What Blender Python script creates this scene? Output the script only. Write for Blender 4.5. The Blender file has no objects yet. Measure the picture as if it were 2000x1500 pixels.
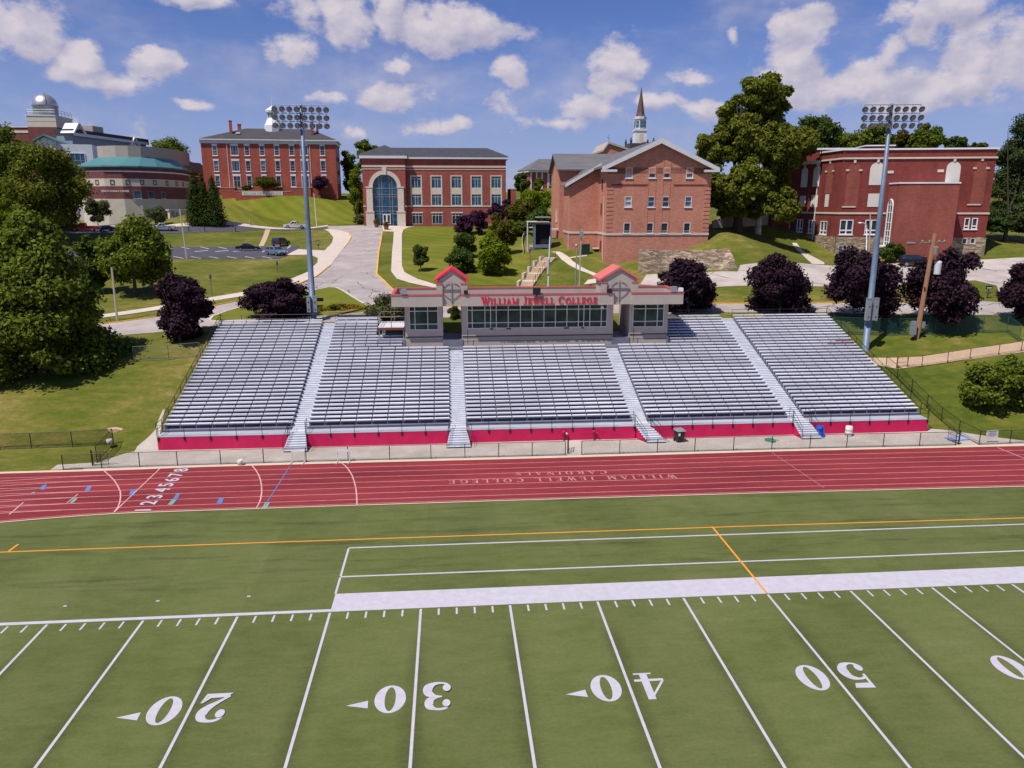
# A college stadium stand below a hill of brick halls.  Units: metres, Z up, +Y away from the field.
import bpy, math, random
import numpy as np
from mathutils import Vector, geometry
random.seed(7)
RNG = np.random.default_rng(7)
SC = bpy.context.scene
COL = SC.collection
# ------------------------------------------------------------------ camera
CP = np.array([1.78332, -35.55190, 20.10086]); YAW = .0814649; PIT = .231054736; FL = 1484.157
F = np.array([math.sin(YAW)*math.cos(PIT), math.cos(YAW)*math.cos(PIT), -math.sin(PIT)])
R = np.array([math.cos(YAW), -math.sin(YAW), 0.]); U = np.cross(R, F)
cd = bpy.data.cameras.new('camera'); cam = bpy.data.objects.new('camera', cd); COL.objects.link(cam)
cd.sensor_width = 36; cd.lens = FL/2000*36; cd.clip_end = 9000; cd.clip_start = .5
from mathutils import Matrix
cam.matrix_world = Matrix(((R[0], U[0], -F[0], CP[0]), (R[1], U[1], -F[1], CP[1]), (R[2], U[2], -F[2], CP[2]), (0, 0, 0, 1)))
SC.camera = cam
def ray(u, v): return F+(u-1000)/FL*R+(750-v)/FL*U
def at(u, v, d): return CP+d*ray(u, v)
def onz(u, v, z):
    d = ray(u, v); return CP+d*((z-CP[2])/d[2])
def ony(u, v, y):
    d = ray(u, v); return CP+d*((y-CP[1])/d[1])
# ------------------------------------------------------------------ helpers
class M:
    """collects faces; build() links them as ONE mesh object"""
    def __init__(s): s.v = []; s.f = []; s.m = []
    def add(s, vs, fs, mi=0):
        b = len(s.v); s.v += [tuple(map(float, p)) for p in vs]
        s.f += [tuple(b+i for i in f) for f in fs]; s.m += [mi]*len(fs); return s
    def box(s, x0, x1, y0, y1, z0, z1, mi=0):
        return s.add([(x0,y0,z0),(x1,y0,z0),(x1,y1,z0),(x0,y1,z0),(x0,y0,z1),(x1,y0,z1),(x1,y1,z1),(x0,y1,z1)],
              [(0,3,2,1),(4,5,6,7),(0,1,5,4),(1,2,6,5),(2,3,7,6),(3,0,4,7)], mi)
    def quad(s, a, b, c, d, mi=0): return s.add([a,b,c,d], [(0,1,2,3)], mi)
    def poly(s, pts, mi=0): return s.add(pts, [tuple(range(len(pts)))], mi)
    def prism(s, pts, y0, y1, mi=0):
        """polygon in x,z extruded along y"""
        n = len(pts); vs = [(p[0],y0,p[1]) for p in pts]+[(p[0],y1,p[1]) for p in pts]
        tri = geometry.tessellate_polygon([[Vector((p[0],p[1],0)) for p in pts]])
        fs = [tuple(t) for t in tri]+[tuple(n+i for i in t) for t in tri]
        fs += [(i,(i+1)%n,n+(i+1)%n,n+i) for i in range(n)]
        return s.add(vs, fs, mi)
    def slab(s, pts, z0, z1, mi=0):
        """polygon in x,y extruded along z"""
        n = len(pts); vs = [(p[0],p[1],z0) for p in pts]+[(p[0],p[1],z1) for p in pts]
        tri = geometry.tessellate_polygon([[Vector((p[0],p[1],0)) for p in pts]])
        fs = [tuple(t) for t in tri]+[tuple(n+i for i in t) for t in tri]
        fs += [(i,(i+1)%n,n+(i+1)%n,n+i) for i in range(n)]
        return s.add(vs, fs, mi)
    def tube(s, pts, r, n=6, mi=0, cap=True):
        pts = [Vector(p) for p in pts]; rs = r if isinstance(r, (list, tuple)) else [r]*len(pts)
        b = len(s.v); k = len(pts)
        for i, p in enumerate(pts):
            t = (pts[min(i+1,k-1)]-pts[max(i-1,0)]).normalized()
            a = Vector((0,0,1)) if abs(t.z) < .9 else Vector((1,0,0))
            x = t.cross(a).normalized(); y = t.cross(x)
            for j in range(n):
                w = 2*math.pi*j/n; q = p+rs[i]*(math.cos(w)*x+math.sin(w)*y); s.v.append((q.x,q.y,q.z))
        for i in range(k-1):
            for j in range(n):
                s.f.append((b+i*n+j, b+i*n+(j+1)%n, b+(i+1)*n+(j+1)%n, b+(i+1)*n+j)); s.m.append(mi)
        if cap:
            s.f.append(tuple(b+j for j in range(n))); s.f.append(tuple(b+(k-1)*n+j for j in range(n))); s.m += [mi, mi]
        return s
    def lathe(s, prof, c=(0,0,0), n=24, mi=0, a0=0., a1=2*math.pi):
        """profile of (radius, z) turned round z"""
        b = len(s.v); k = len(prof); full = abs(a1-a0-2*math.pi) < 1e-6; nn = n if full else n+1
        for (r, z) in prof:
            for j in range(nn):
                w = a0+(a1-a0)*j/n; s.v.append((c[0]+r*math.cos(w), c[1]+r*math.sin(w), c[2]+z))
        for i in range(k-1):
            for j in range(n):
                j2 = (j+1) % nn
                s.f.append((b+i*nn+j, b+i*nn+j2, b+(i+1)*nn+j2, b+(i+1)*nn+j)); s.m.append(mi)
        return s
    def build(s, name, mats, parent=None, smooth=False):
        me = bpy.data.meshes.new(name); me.from_pydata(s.v, [], s.f)
        if not isinstance(mats, (list, tuple)): mats = [mats]
        for m in mats: me.materials.append(m)
        if len(mats) > 1: me.polygons.foreach_set('material_index', s.m)
        if smooth: me.polygons.foreach_set('use_smooth', [True]*len(s.f))
        me.update()
        return link(name, me, parent)
def link(name, me, parent=None):
    o = bpy.data.objects.new(name, me); COL.objects.link(o)
    if parent is not None: o.parent = parent
    return o
def tag(o, label=None, cat=None, group=None, kind=None):
    if label: o['label'] = label
    if cat: o['category'] = cat
    if group: o['group'] = group
    if kind: o['kind'] = kind
    return o
def thing(name, label, cat, loc=(0,0,0), rz=0., group=None):
    o = bpy.data.objects.new(name, None); COL.objects.link(o); o.location = [float(c) for c in loc]; o.rotation_euler = (0,0,float(rz))
    o.empty_display_size = .5
    return tag(o, label, cat, group)
def struct(name, m, mats, smooth=False): return tag(m.build(name, mats, None, smooth), kind='structure')
CHILD = {}
def copy_tree(o, parent=None):
    c = o.copy(); COL.objects.link(c)
    if parent is not None: c.parent = parent
    for ch in list(o.children): copy_tree(ch, c)
    return c
class Frame:
    """a facade: local x along the wall to the right, local y into the building, z up"""
    def __init__(s, P, Q, z):
        P = np.array(P); Q = np.array(Q); s.O = np.array([P[0], P[1], z]); d = Q-P; s.ang = math.atan2(d[1], d[0])
        s.a = np.array([math.cos(s.ang), math.sin(s.ang), 0.]); s.b = np.array([-math.sin(s.ang), math.cos(s.ang), 0.])
    def loc(s, u, v, y=0.):
        d = ray(u, v); t = ((s.O-CP)@s.b+y)/(d@s.b); p = CP+t*d-s.O; return float(p@s.a), float(p[2])
    def locx(s, u, v, x=0.):
        d = ray(u, v); t = ((s.O-CP)@s.a+x)/(d@s.a); p = CP+t*d-s.O; return float(p@s.b), float(p[2])
    def w(s, p): return s.O+s.a*p[0]+s.b*p[1]+np.array([0,0,p[2]])
    def l(s, P):
        d = np.array(P)-s.O; return float(d@s.a), float(d@s.b), float(d[2])
# ------------------------------------------------------------------ materials
def nt(name):
    m = bpy.data.materials.new(name); m.use_nodes = True; t = m.node_tree; b = t.nodes['Principled BSDF']; return m, t, b
def N(t, typ, **kw):
    n = t.nodes.new(typ)
    for k, v in kw.items():
        if k in n.inputs.keys() if isinstance(k, str) else False: n.inputs[k].default_value = v
        else: setattr(n, k, v)
    return n
def rgb(c): return (c[0], c[1], c[2], 1.)
def plain(name, c, rough=.6, metal=0., var=.12, scale=.6, coat=0., spec=.4, stretch=(1,1,1), bump=0., bscale=8., c2=None):
    """base colour broken up by two scales of noise"""
    m, t, b = nt(name); L = t.links
    tc = N(t, 'ShaderNodeTexCoord'); mp = N(t, 'ShaderNodeMapping'); mp.inputs['Scale'].default_value = stretch
    L.new(tc.outputs['Object'], mp.inputs[0])
    n1 = N(t, 'ShaderNodeTexNoise'); n1.inputs['Scale'].default_value = scale; n1.inputs['Detail'].default_value = 6; n1.inputs['Roughness'].default_value = .65
    L.new(mp.outputs[0], n1.inputs['Vector'])
    cr = N(t, 'ShaderNodeValToRGB'); e = cr.color_ramp.elements
    d2 = c2 if c2 else tuple(min(1., k*(1+var)) for k in c); d1 = tuple(k*(1-var) for k in c)
    e[0].position = .3; e[0].color = rgb(d1); e[1].position = .7; e[1].color = rgb(d2)
    L.new(n1.outputs['Fac'], cr.inputs[0]); L.new(cr.outputs[0], b.inputs['Base Color'])
    b.inputs['Roughness'].default_value = rough; b.inputs['Metallic'].default_value = metal
    b.inputs['Specular IOR Level'].default_value = spec; b.inputs['Coat Weight'].default_value = coat; b.inputs['Coat Roughness'].default_value = .05
    if bump:
        n2 = N(t, 'ShaderNodeTexNoise'); n2.inputs['Scale'].default_value = bscale; n2.inputs['Detail'].default_value = 4
        L.new(mp.outputs[0], n2.inputs['Vector'])
        bp = N(t, 'ShaderNodeBump'); bp.inputs['Strength'].default_value = bump; L.new(n2.outputs['Fac'], bp.inputs['Height']); L.new(bp.outputs[0], b.inputs['Normal'])
    return m
def brick(name, c, mortar=.16, stain=.25):
    """courses of brick with stains; courses drawn 3x life size so that they survive the distance"""
    m, t, b = nt(name); L = t.links
    tc = N(t, 'ShaderNodeTexCoord'); sx = N(t, 'ShaderNodeSeparateXYZ'); L.new(tc.outputs['Object'], sx.inputs[0])
    ad = N(t, 'ShaderNodeMath', operation='ADD'); L.new(sx.outputs[0], ad.inputs[0]); L.new(sx.outputs[1], ad.inputs[1])
    cb = N(t, 'ShaderNodeCombineXYZ'); L.new(ad.outputs[0], cb.inputs[0]); L.new(sx.outputs[2], cb.inputs[1])
    bt = N(t, 'ShaderNodeTexBrick'); bt.inputs['Scale'].default_value = 1.; bt.inputs['Brick Width'].default_value = .42; bt.inputs['Row Height'].default_value = .15
    bt.inputs['Mortar Size'].default_value = .014; bt.inputs['Color1'].default_value = rgb([k*1.1 for k in c]); bt.inputs['Color2'].default_value = rgb([k*.82 for k in c])
    bt.inputs['Mortar'].default_value = rgb([k*(1-mortar)+.3*mortar for k in c]); L.new(cb.outputs[0], bt.inputs['Vector'])
    n1 = N(t, 'ShaderNodeTexNoise'); n1.inputs['Scale'].default_value = .35; n1.inputs['Detail'].default_value = 7; n1.inputs['Roughness'].default_value = .7
    mp = N(t, 'ShaderNodeMapping'); mp.inputs['Scale'].default_value = (1,1,.55); L.new(tc.outputs['Object'], mp.inputs[0]); L.new(mp.outputs[0], n1.inputs['Vector'])
    mr = N(t, 'ShaderNodeMapRange'); mr.inputs['From Min'].default_value = .3; mr.inputs['From Max'].default_value = .7; mr.inputs['To Min'].default_value = 1-stain; mr.inputs['To Max'].default_value = 1+stain*.6
    L.new(n1.outputs['Fac'], mr.inputs['Value'])
    mx = N(t, 'ShaderNodeVectorMath', operation='SCALE'); L.new(bt.outputs['Color'], mx.inputs[0]); L.new(mr.outputs[0], mx.inputs['Scale'])
    L.new(mx.outputs[0], b.inputs['Base Color']); b.inputs['Roughness'].default_value = .9; b.inputs['Specular IOR Level'].default_value = .2
    return m
def glass(name, c, rough=.06, c2=None):
    """window glass: dark body, mirror-like coat, rooms behind hinted by blotches"""
    m, t, b = nt(name); L = t.links
    tc = N(t, 'ShaderNodeTexCoord'); n1 = N(t, 'ShaderNodeTexNoise'); n1.inputs['Scale'].default_value = .9; n1.inputs['Detail'].default_value = 2
    L.new(tc.outputs['Object'], n1.inputs['Vector']); cr = N(t, 'ShaderNodeValToRGB'); e = cr.color_ramp.elements
    e[0].position = .35; e[0].color = rgb([k*.5 for k in c]); e[1].position = .68; e[1].color = rgb(c2 or [k*1.5 for k in c])
    L.new(n1.outputs['Fac'], cr.inputs[0]); L.new(cr.outputs[0], b.inputs['Base Color'])
    b.inputs['Roughness'].default_value = rough; b.inputs['Specular IOR Level'].default_value = .7
    return m
def leafmat(name, c, var=.35, trans=.4, warm=0.):
    m, t, b = nt(name); L = t.links
    g = N(t, 'ShaderNodeNewGeometry'); tc = N(t, 'ShaderNodeTexCoord')
    n1 = N(t, 'ShaderNodeTexNoise'); n1.inputs['Scale'].default_value = .45; n1.inputs['Detail'].default_value = 3; L.new(tc.outputs['Object'], n1.inputs['Vector'])
    ad = N(t, 'ShaderNodeMath', operation='ADD'); L.new(g.outputs['Random Per Island'], ad.inputs[0]); L.new(n1.outputs['Fac'], ad.inputs[1])
    cr = N(t, 'ShaderNodeValToRGB'); e = cr.color_ramp.elements
    e[0].position = .35; e[0].color = rgb([k*(1-var) for k in c]); e[1].position = 1.2 if False else 1.; e[1].color = rgb([c[0]*(1+var+warm), c[1]*(1+var), c[2]*(1+var*.5)])
    hv = N(t, 'ShaderNodeMath', operation='MULTIPLY'); hv.inputs[1].default_value = .62; L.new(ad.outputs[0], hv.inputs[0])
    L.new(hv.outputs[0], cr.inputs[0]); L.new(cr.outputs[0], b.inputs['Base Color'])
    b.inputs['Roughness'].default_value = .7; b.inputs['Specular IOR Level'].default_value = .08
    tr = N(t, 'ShaderNodeBsdfTranslucent'); L.new(cr.outputs[0], tr.inputs['Color'])
    ms = N(t, 'ShaderNodeMixShader'); ms.inputs[0].default_value = trans
    L.new(b.outputs[0], ms.inputs[1]); L.new(tr.outputs[0], ms.inputs[2]); L.new(ms.outputs[0], t.nodes['Material Output'].inputs['Surface'])
    return m
def grass(name, stops, stripes=None, rough=.95, bump=.25):
    """mown grass: patches (two noise scales) and, if asked, faint mower stripes (direction, width, strength)"""
    m, t, b = nt(name); L = t.links
    tc = N(t, 'ShaderNodeTexCoord'); P = tc.outputs['Object']
    n1 = N(t, 'ShaderNodeTexNoise'); n1.inputs['Scale'].default_value = .055; n1.inputs['Detail'].default_value = 9; n1.inputs['Roughness'].default_value = .68; L.new(P, n1.inputs['Vector'])
    n2 = N(t, 'ShaderNodeTexNoise'); n2.inputs['Scale'].default_value = 1.1; n2.inputs['Detail'].default_value = 8; n2.inputs['Roughness'].default_value = .75
    mp = N(t, 'ShaderNodeMapping'); mp.inputs['Scale'].default_value = (.5,1,1); L.new(P, mp.inputs[0]); L.new(mp.outputs[0], n2.inputs['Vector'])
    m1 = N(t, 'ShaderNodeMath', operation='MULTIPLY_ADD'); m1.inputs[1].default_value = .42; L.new(n2.outputs['Fac'], m1.inputs[0]); 
    m0 = N(t, 'ShaderNodeMath', operation='MULTIPLY'); m0.inputs[1].default_value = .58; L.new(n1.outputs['Fac'], m0.inputs[0]); L.new(m0.outputs[0], m1.inputs[2])
    cr = N(t, 'ShaderNodeValToRGB'); e = cr.color_ramp.elements
    while len(e) < len(stops): e.new(.5)
    for i, (p, c) in enumerate(stops): e[i].position = p; e[i].color = rgb(c)
    L.new(m1.outputs[0], cr.inputs[0]); out = cr.outputs[0]
    if stripes:
        (dx, dy, wd, st) = stripes; dt = N(t, 'ShaderNodeVectorMath', operation='DOT_PRODUCT'); dt.inputs[1].default_value = (dx*2*math.pi/wd, dy*2*math.pi/wd, 0); L.new(P, dt.inputs[0])
        n3 = N(t, 'ShaderNodeMath', operation='SINE'); L.new(dt.outputs['Value'], n3.inputs[0])
        m3 = N(t, 'ShaderNodeMath', operation='MULTIPLY_ADD'); m3.inputs[1].default_value = st; m3.inputs[2].default_value = 1.; L.new(n3.outputs[0], m3.inputs[0])
        sc = N(t, 'ShaderNodeVectorMath', operation='SCALE'); L.new(out, sc.inputs[0]); L.new(m3.outputs[0], sc.inputs['Scale']); out = sc.outputs[0]
    L.new(out, b.inputs['Base Color']); b.inputs['Roughness'].default_value = rough; b.inputs['Specular IOR Level'].default_value = .15
    n4 = N(t, 'ShaderNodeTexNoise'); n4.inputs['Scale'].default_value = 3.; n4.inputs['Detail'].default_value = 6; L.new(P, n4.inputs['Vector'])
    bp = N(t, 'ShaderNodeBump'); bp.inputs['Strength'].default_value = bump; bp.inputs['Distance'].default_value = .3; L.new(n4.outputs['Fac'], bp.inputs['Height']); L.new(bp.outputs[0], b.inputs['Normal'])
    return m
MT = {}
MT['lawn'] = grass('lawn grass', [(.38,(.055,.080,.009)),(.47,(.095,.114,.014)),(.54,(.148,.142,.026)),(.61,(.250,.190,.070))])
MT['mown'] = grass('mown grass', [(.34,(.090,.115,.010)),(.5,(.135,.150,.013)),(.64,(.200,.175,.035))], stripes=(.8,.6,3.4,.09))
MT['island'] = grass('island grass', [(.34,(.085,.110,.010)),(.5,(.130,.150,.013)),(.64,(.200,.175,.035))])
def turfmat():
    """synthetic turf: fibre grain, roll seams every five yards, drag marks along the sideline, worn strips beside the yard lines"""
    m, t, b = nt('artificial turf'); L = t.links; tc = N(t, 'ShaderNodeTexCoord'); P = tc.outputs['Object']
    def nz(sc, det, ro, st):
        mp = N(t, 'ShaderNodeMapping'); mp.inputs['Scale'].default_value = st; L.new(P, mp.inputs[0]); n = N(t, 'ShaderNodeTexNoise'); n.inputs['Scale'].default_value = sc; n.inputs['Detail'].default_value = det; n.inputs['Roughness'].default_value = ro; L.new(mp.outputs[0], n.inputs['Vector']); return n.outputs['Fac']
    def mth(op, a, b_=None, c=None):
        n = N(t, 'ShaderNodeMath', operation=op)
        for i, x in enumerate((a, b_, c)):
            if x is None: continue
            if isinstance(x, (int, float)): n.inputs[i].default_value = x
            else: L.new(x, n.inputs[i])
        return n.outputs[0]
    def rng(x, a, b_, c, d): n = N(t, 'ShaderNodeMapRange', interpolation_type='SMOOTHSTEP'); n.inputs['From Min'].default_value = a; n.inputs['From Max'].default_value = b_; n.inputs['To Min'].default_value = c; n.inputs['To Max'].default_value = d; L.new(x, n.inputs['Value']); return n.outputs[0]
    cr = N(t, 'ShaderNodeValToRGB'); e = cr.color_ramp.elements; e.new(.5)
    for k, (p_, c) in enumerate(((.34,(.076,.097,.024)),(.5,(.110,.130,.040)),(.66,(.142,.154,.058)))): e[k].position = p_; e[k].color = rgb(c)
    L.new(mth('ADD', mth('MULTIPLY', nz(.11,8,.66,(1,1,1)), .55), mth('MULTIPLY', nz(1.6,8,.75,(.35,1,1)), .45)), cr.inputs[0])
    sx = N(t, 'ShaderNodeSeparateXYZ'); L.new(P, sx.inputs[0]); X, Y = sx.outputs[0], sx.outputs[1]
    xm = mth('ABSOLUTE', mth('SUBTRACT', mth('FRACT', mth('ADD', mth('DIVIDE', X, 4.572), 100.5)), .5))          # 0 at a yard line, .5 between
    wob = mth('MULTIPLY_ADD', nz(.5,4,.6,(1,.25,1)), .26, xm)
    wear = mth('MULTIPLY', rng(wob, .10, .30, 1., 0.), rng(Y, -1.5, -4., 0., 1.))
    roll = rng(mth('FRACT', mth('DIVIDE', X, 9.144)), .48, .52, -.5, .5)
    drag = mth('MULTIPLY', rng(nz(.55,7,.7,(.16,1.5,1)), .50, .66, 0., 1.), rng(Y, .5, 4., 0., 1.))
    spot = rng(nz(2.6,5,.7,(.5,1,1)), .62, .76, 0., 1.)
    grain = nz(26,3,.6,(1,.6,1))
    f = mth('MULTIPLY_ADD', wear, -.30, 1.); f = mth('MULTIPLY_ADD', roll, .07, f); f = mth('MULTIPLY_ADD', drag, -.32, f); f = mth('MULTIPLY_ADD', spot, -.22, f); f = mth('ADD', f, mth('MULTIPLY_ADD', grain, .5, -.25)); f = mth('ADD', f, mth('MULTIPLY_ADD', nz(7,4,.7,(.7,1,1)), .5, -.25))
    sc = N(t, 'ShaderNodeVectorMath', operation='SCALE'); L.new(cr.outputs[0], sc.inputs[0]); L.new(f, sc.inputs['Scale']); L.new(sc.outputs[0], b.inputs['Base Color']); b.inputs['Roughness'].default_value = .9; b.inputs['Specular IOR Level'].default_value = .15
    bp = N(t, 'ShaderNodeBump'); bp.inputs['Strength'].default_value = .35; bp.inputs['Distance'].default_value = .03; L.new(grain, bp.inputs['Height']); L.new(bp.outputs[0], b.inputs['Normal']); return m
MT['turf'] = turfmat()
MT['white_paint'] = plain('white line paint', (.49,.47,.53), .8, var=.10, scale=2.2)
MT['orange_paint'] = plain('orange line paint', (.75,.30,.03), .8, var=.08)
MT['track'] = plain('red track rubber', (.190,.012,.020), .85, var=.16, scale=.30, stretch=(.22,1.4,1), bump=.15, bscale=30, c2=(.285,.032,.036))
MT['track_line'] = plain('worn lane paint', (.62,.36,.36), .8, var=.25, scale=1.4)
MT['faint_paint'] = plain('faded track paint', (.50,.22,.22), .85, var=.25, scale=3.)
MT['cream_kerb'] = plain('cream track kerb', (.62,.50,.36), .8, var=.1)
MT['blue_mark'] = plain('blue exchange mark', (.10,.19,.45), .8); MT['green_mark'] = plain('green exchange mark', (.16,.36,.29), .8)
MT['concrete'] = plain('weathered concrete', (.45,.40,.35), .9, var=.16, scale=.35, bump=.1, c2=(.54,.49,.43))
MT['walk'] = plain('pale concrete walk', (.56,.48,.41), .9, var=.10, scale=.5)
MT['tan_path'] = plain('tan gravel path', (.50,.37,.25), .95, var=.12, scale=.5)
MT['kerb'] = plain('pale kerb', (.60,.54,.47), .85); MT['yellow_kerb'] = plain('yellow kerb paint', (.72,.40,.06), .8, var=.2, scale=2.)
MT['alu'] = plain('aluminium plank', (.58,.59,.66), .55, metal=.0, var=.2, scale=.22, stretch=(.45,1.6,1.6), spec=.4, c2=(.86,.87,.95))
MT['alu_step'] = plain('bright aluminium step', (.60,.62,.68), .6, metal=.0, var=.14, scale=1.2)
MT['front_deck'] = plain('front deck plank', (.40,.43,.48), .6, var=.18, scale=.5, stretch=(.4,2,1)); MT['riser'] = plain('shade tinted riser', (.10,.10,.16), .7, var=.3, scale=.4)  # riser: navy shade between the bench rows is put into its base colour
MT['tread'] = plain('shade tinted foot plank', (.17,.17,.225), .6, var=.2, scale=.5)  # planks darkened and blued in colour for the shade under the benches
MT['crimson'] = plain('crimson wall paint', (.53,.004,.075), .65, var=.10, scale=.8, c2=(.60,.012,.10))
MT['black'] = plain('black steel', (.012,.012,.014), .45, var=.2); MT['red_steel'] = plain('rusty red pipe', (.16,.035,.03), .6)
MT['white'] = plain('white paint', (.74,.74,.76), .55, var=.06); MT['cream'] = plain('cream cast stone', (.60,.53,.44), .85, var=.08)
MT['trim'] = plain('pale trim', (.62,.62,.66), .6, var=.05)
MT['stucco'] = plain('beige stucco', (.42,.36,.315), .9, var=.06, scale=1.1); MT['red_trim'] = plain('red coping metal', (.50,.10,.10), .5, var=.12)
MT['red_roof'] = plain('scarlet roof metal', (.66,.035,.06), .5, var=.1); MT['coral_roof'] = plain('faded red roof metal', (.62,.15,.13), .55, var=.08)
MT['sign_red'] = plain('red sign letters', (.72,.015,.04), .4, var=.05)
MT['flat_roof'] = plain('grey roof membrane', (.30,.28,.30), .9, var=.15)
MT['steel'] = plain('galvanised steel', (.30,.33,.36), .45, metal=.3, var=.12, scale=2.)
MT['pole_blue'] = plain('weathered steel mast', (.15,.20,.285), .5, metal=.2, var=.15, scale=1.5)
MT['wood'] = plain('weathered pole wood', (.20,.10,.055), .9, var=.3, scale=3., stretch=(6,6,.4)); MT['wire_grey'] = plain('dull grey wire', (.13,.14,.13), .6); MT['grey_wood'] = plain('grey pole wood', (.22,.19,.16), .9, var=.25, scale=2., stretch=(6,6,.4))
MT['bark'] = plain('tree bark', (.085,.06,.045), .95, var=.35, scale=2., stretch=(3,3,.6), bump=.4); MT['pale_bark'] = plain('pale sycamore bark', (.46,.44,.38), .9, var=.4, scale=1.2)
MT['shingle'] = plain('charcoal shingles', (.060,.055,.062), .9, var=.2, scale=.8, stretch=(.5,.5,4)); MT['slate'] = plain('grey shingles', (.135,.130,.140), .9, var=.18, scale=.6, stretch=(.4,.4,4))
MT['navy_roof'] = plain('dark slate shingles', (.050,.053,.066), .9, var=.2, scale=.8)
MT['teal_roof'] = plain('teal seam metal', (.075,.215,.23), .45, var=.10, scale=.5, stretch=(3,3,.3))
MT['brick_hall'] = brick('orange red brick', (.390,.090,.060)); MT['brick_new'] = brick('crimson brick', (.330,.082,.066)); MT['brick_pink'] = brick('pink brick', (.55,.232,.160), stain=.2)
MT['brick_old'] = brick('dark red brick', (.225,.042,.034), stain=.35); MT['brick_tower'] = brick('red brown brick', (.290,.080,.056)); MT['brick_purple'] = brick('plum brick', (.195,.064,.060))
MT['glass'] = glass('dark window glass', (.02,.035,.06)); MT['glass_blue'] = glass('blue window glass', (.012,.07,.13)); MT['glass_green'] = glass('green tinted glass', (.012,.028,.030), c2=(.03,.06,.06))
MT['glass_pale'] = glass('pale window glass', (.10,.16,.21), .1); MT['blind'] = plain('window blind', (.36,.40,.44), .6, var=.1)
MT['board'] = plain('white boarding', (.66,.63,.57), .8, var=.06); MT['grey_panel'] = plain('blue grey panel', (.24,.29,.38), .6, var=.1)
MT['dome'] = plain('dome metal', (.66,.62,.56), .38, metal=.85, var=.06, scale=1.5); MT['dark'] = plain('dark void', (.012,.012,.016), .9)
MT['asphalt_new'] = plain('dark asphalt', (.070,.068,.085), .9, var=.15, scale=.4); MT['spire'] = plain('copper brown spire', (.115,.060,.050), .6, var=.2, scale=2.)
MT['rubber'] = plain('tyre rubber', (.015,.015,.016), .8); MT['rim'] = plain('wheel rim', (.45,.46,.48), .3, metal=.8)
MT['lens'] = plain('lamp lens', (.30,.27,.26), .25, metal=.5, var=.3, scale=3.); MT['lamp_body'] = plain('lamp housing', (.10,.09,.09), .5, var=.2)
MT['headlight'] = plain('headlight lens', (.75,.77,.8), .1); MT['taillight'] = plain('tail light lens', (.45,.01,.01), .2)
MT['bluebin'] = plain('blue plastic', (.02,.10,.55), .45); MT['binwhite'] = plain('white barrel', (.62,.60,.58), .6); MT['bingreen'] = plain('dark green plastic', (.010,.030,.024), .5)
MT['hose'] = plain('green hose', (.02,.30,.17), .5); MT['tan'] = plain('tan timber', (.48,.26,.12), .8); MT['terracotta'] = plain('terracotta', (.26,.08,.04), .8); MT['mulch'] = plain('bare soil', (.24,.15,.08), .95, var=.25, scale=2.)
MT['navy_tile'] = plain('dark blue deck paint', (.05,.16,.33), .6, var=.15)
def stonemat():
    m, t, b = nt('rubble stone'); L = t.links; tc = N(t, 'ShaderNodeTexCoord'); mp = N(t, 'ShaderNodeMapping'); mp.inputs['Scale'].default_value = (.9,.9,3.2); L.new(tc.outputs['Object'], mp.inputs[0])
    v = N(t, 'ShaderNodeTexVoronoi'); v.inputs['Scale'].default_value = 1.35; L.new(mp.outputs[0], v.inputs['Vector']); v2 = N(t, 'ShaderNodeTexVoronoi', feature='DISTANCE_TO_EDGE'); v2.inputs['Scale'].default_value = 1.35; L.new(mp.outputs[0], v2.inputs['Vector'])
    sx = N(t, 'ShaderNodeSeparateColor'); L.new(v.outputs['Color'], sx.inputs[0]); cr = N(t, 'ShaderNodeValToRGB'); e = cr.color_ramp.elements; e[0].color = rgb((.20,.14,.095)); e[1].color = rgb((.50,.39,.28)); L.new(sx.outputs[0], cr.inputs[0])
    mr = N(t, 'ShaderNodeMapRange'); mr.inputs['From Max'].default_value = .09; mr.inputs['To Min'].default_value = .35; L.new(v2.outputs['Distance'], mr.inputs['Value'])
    sc = N(t, 'ShaderNodeVectorMath', operation='SCALE'); L.new(cr.outputs[0], sc.inputs[0]); L.new(mr.outputs[0], sc.inputs['Scale']); L.new(sc.outputs[0], b.inputs['Base Color']); b.inputs['Roughness'].default_value = .95
    bp = N(t, 'ShaderNodeBump'); bp.inputs['Strength'].default_value = .6; bp.inputs['Distance'].default_value = .1; L.new(v2.outputs['Distance'], bp.inputs['Height']); L.new(bp.outputs[0], b.inputs['Normal'])
    return m
MT['stone'] = stonemat()
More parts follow.
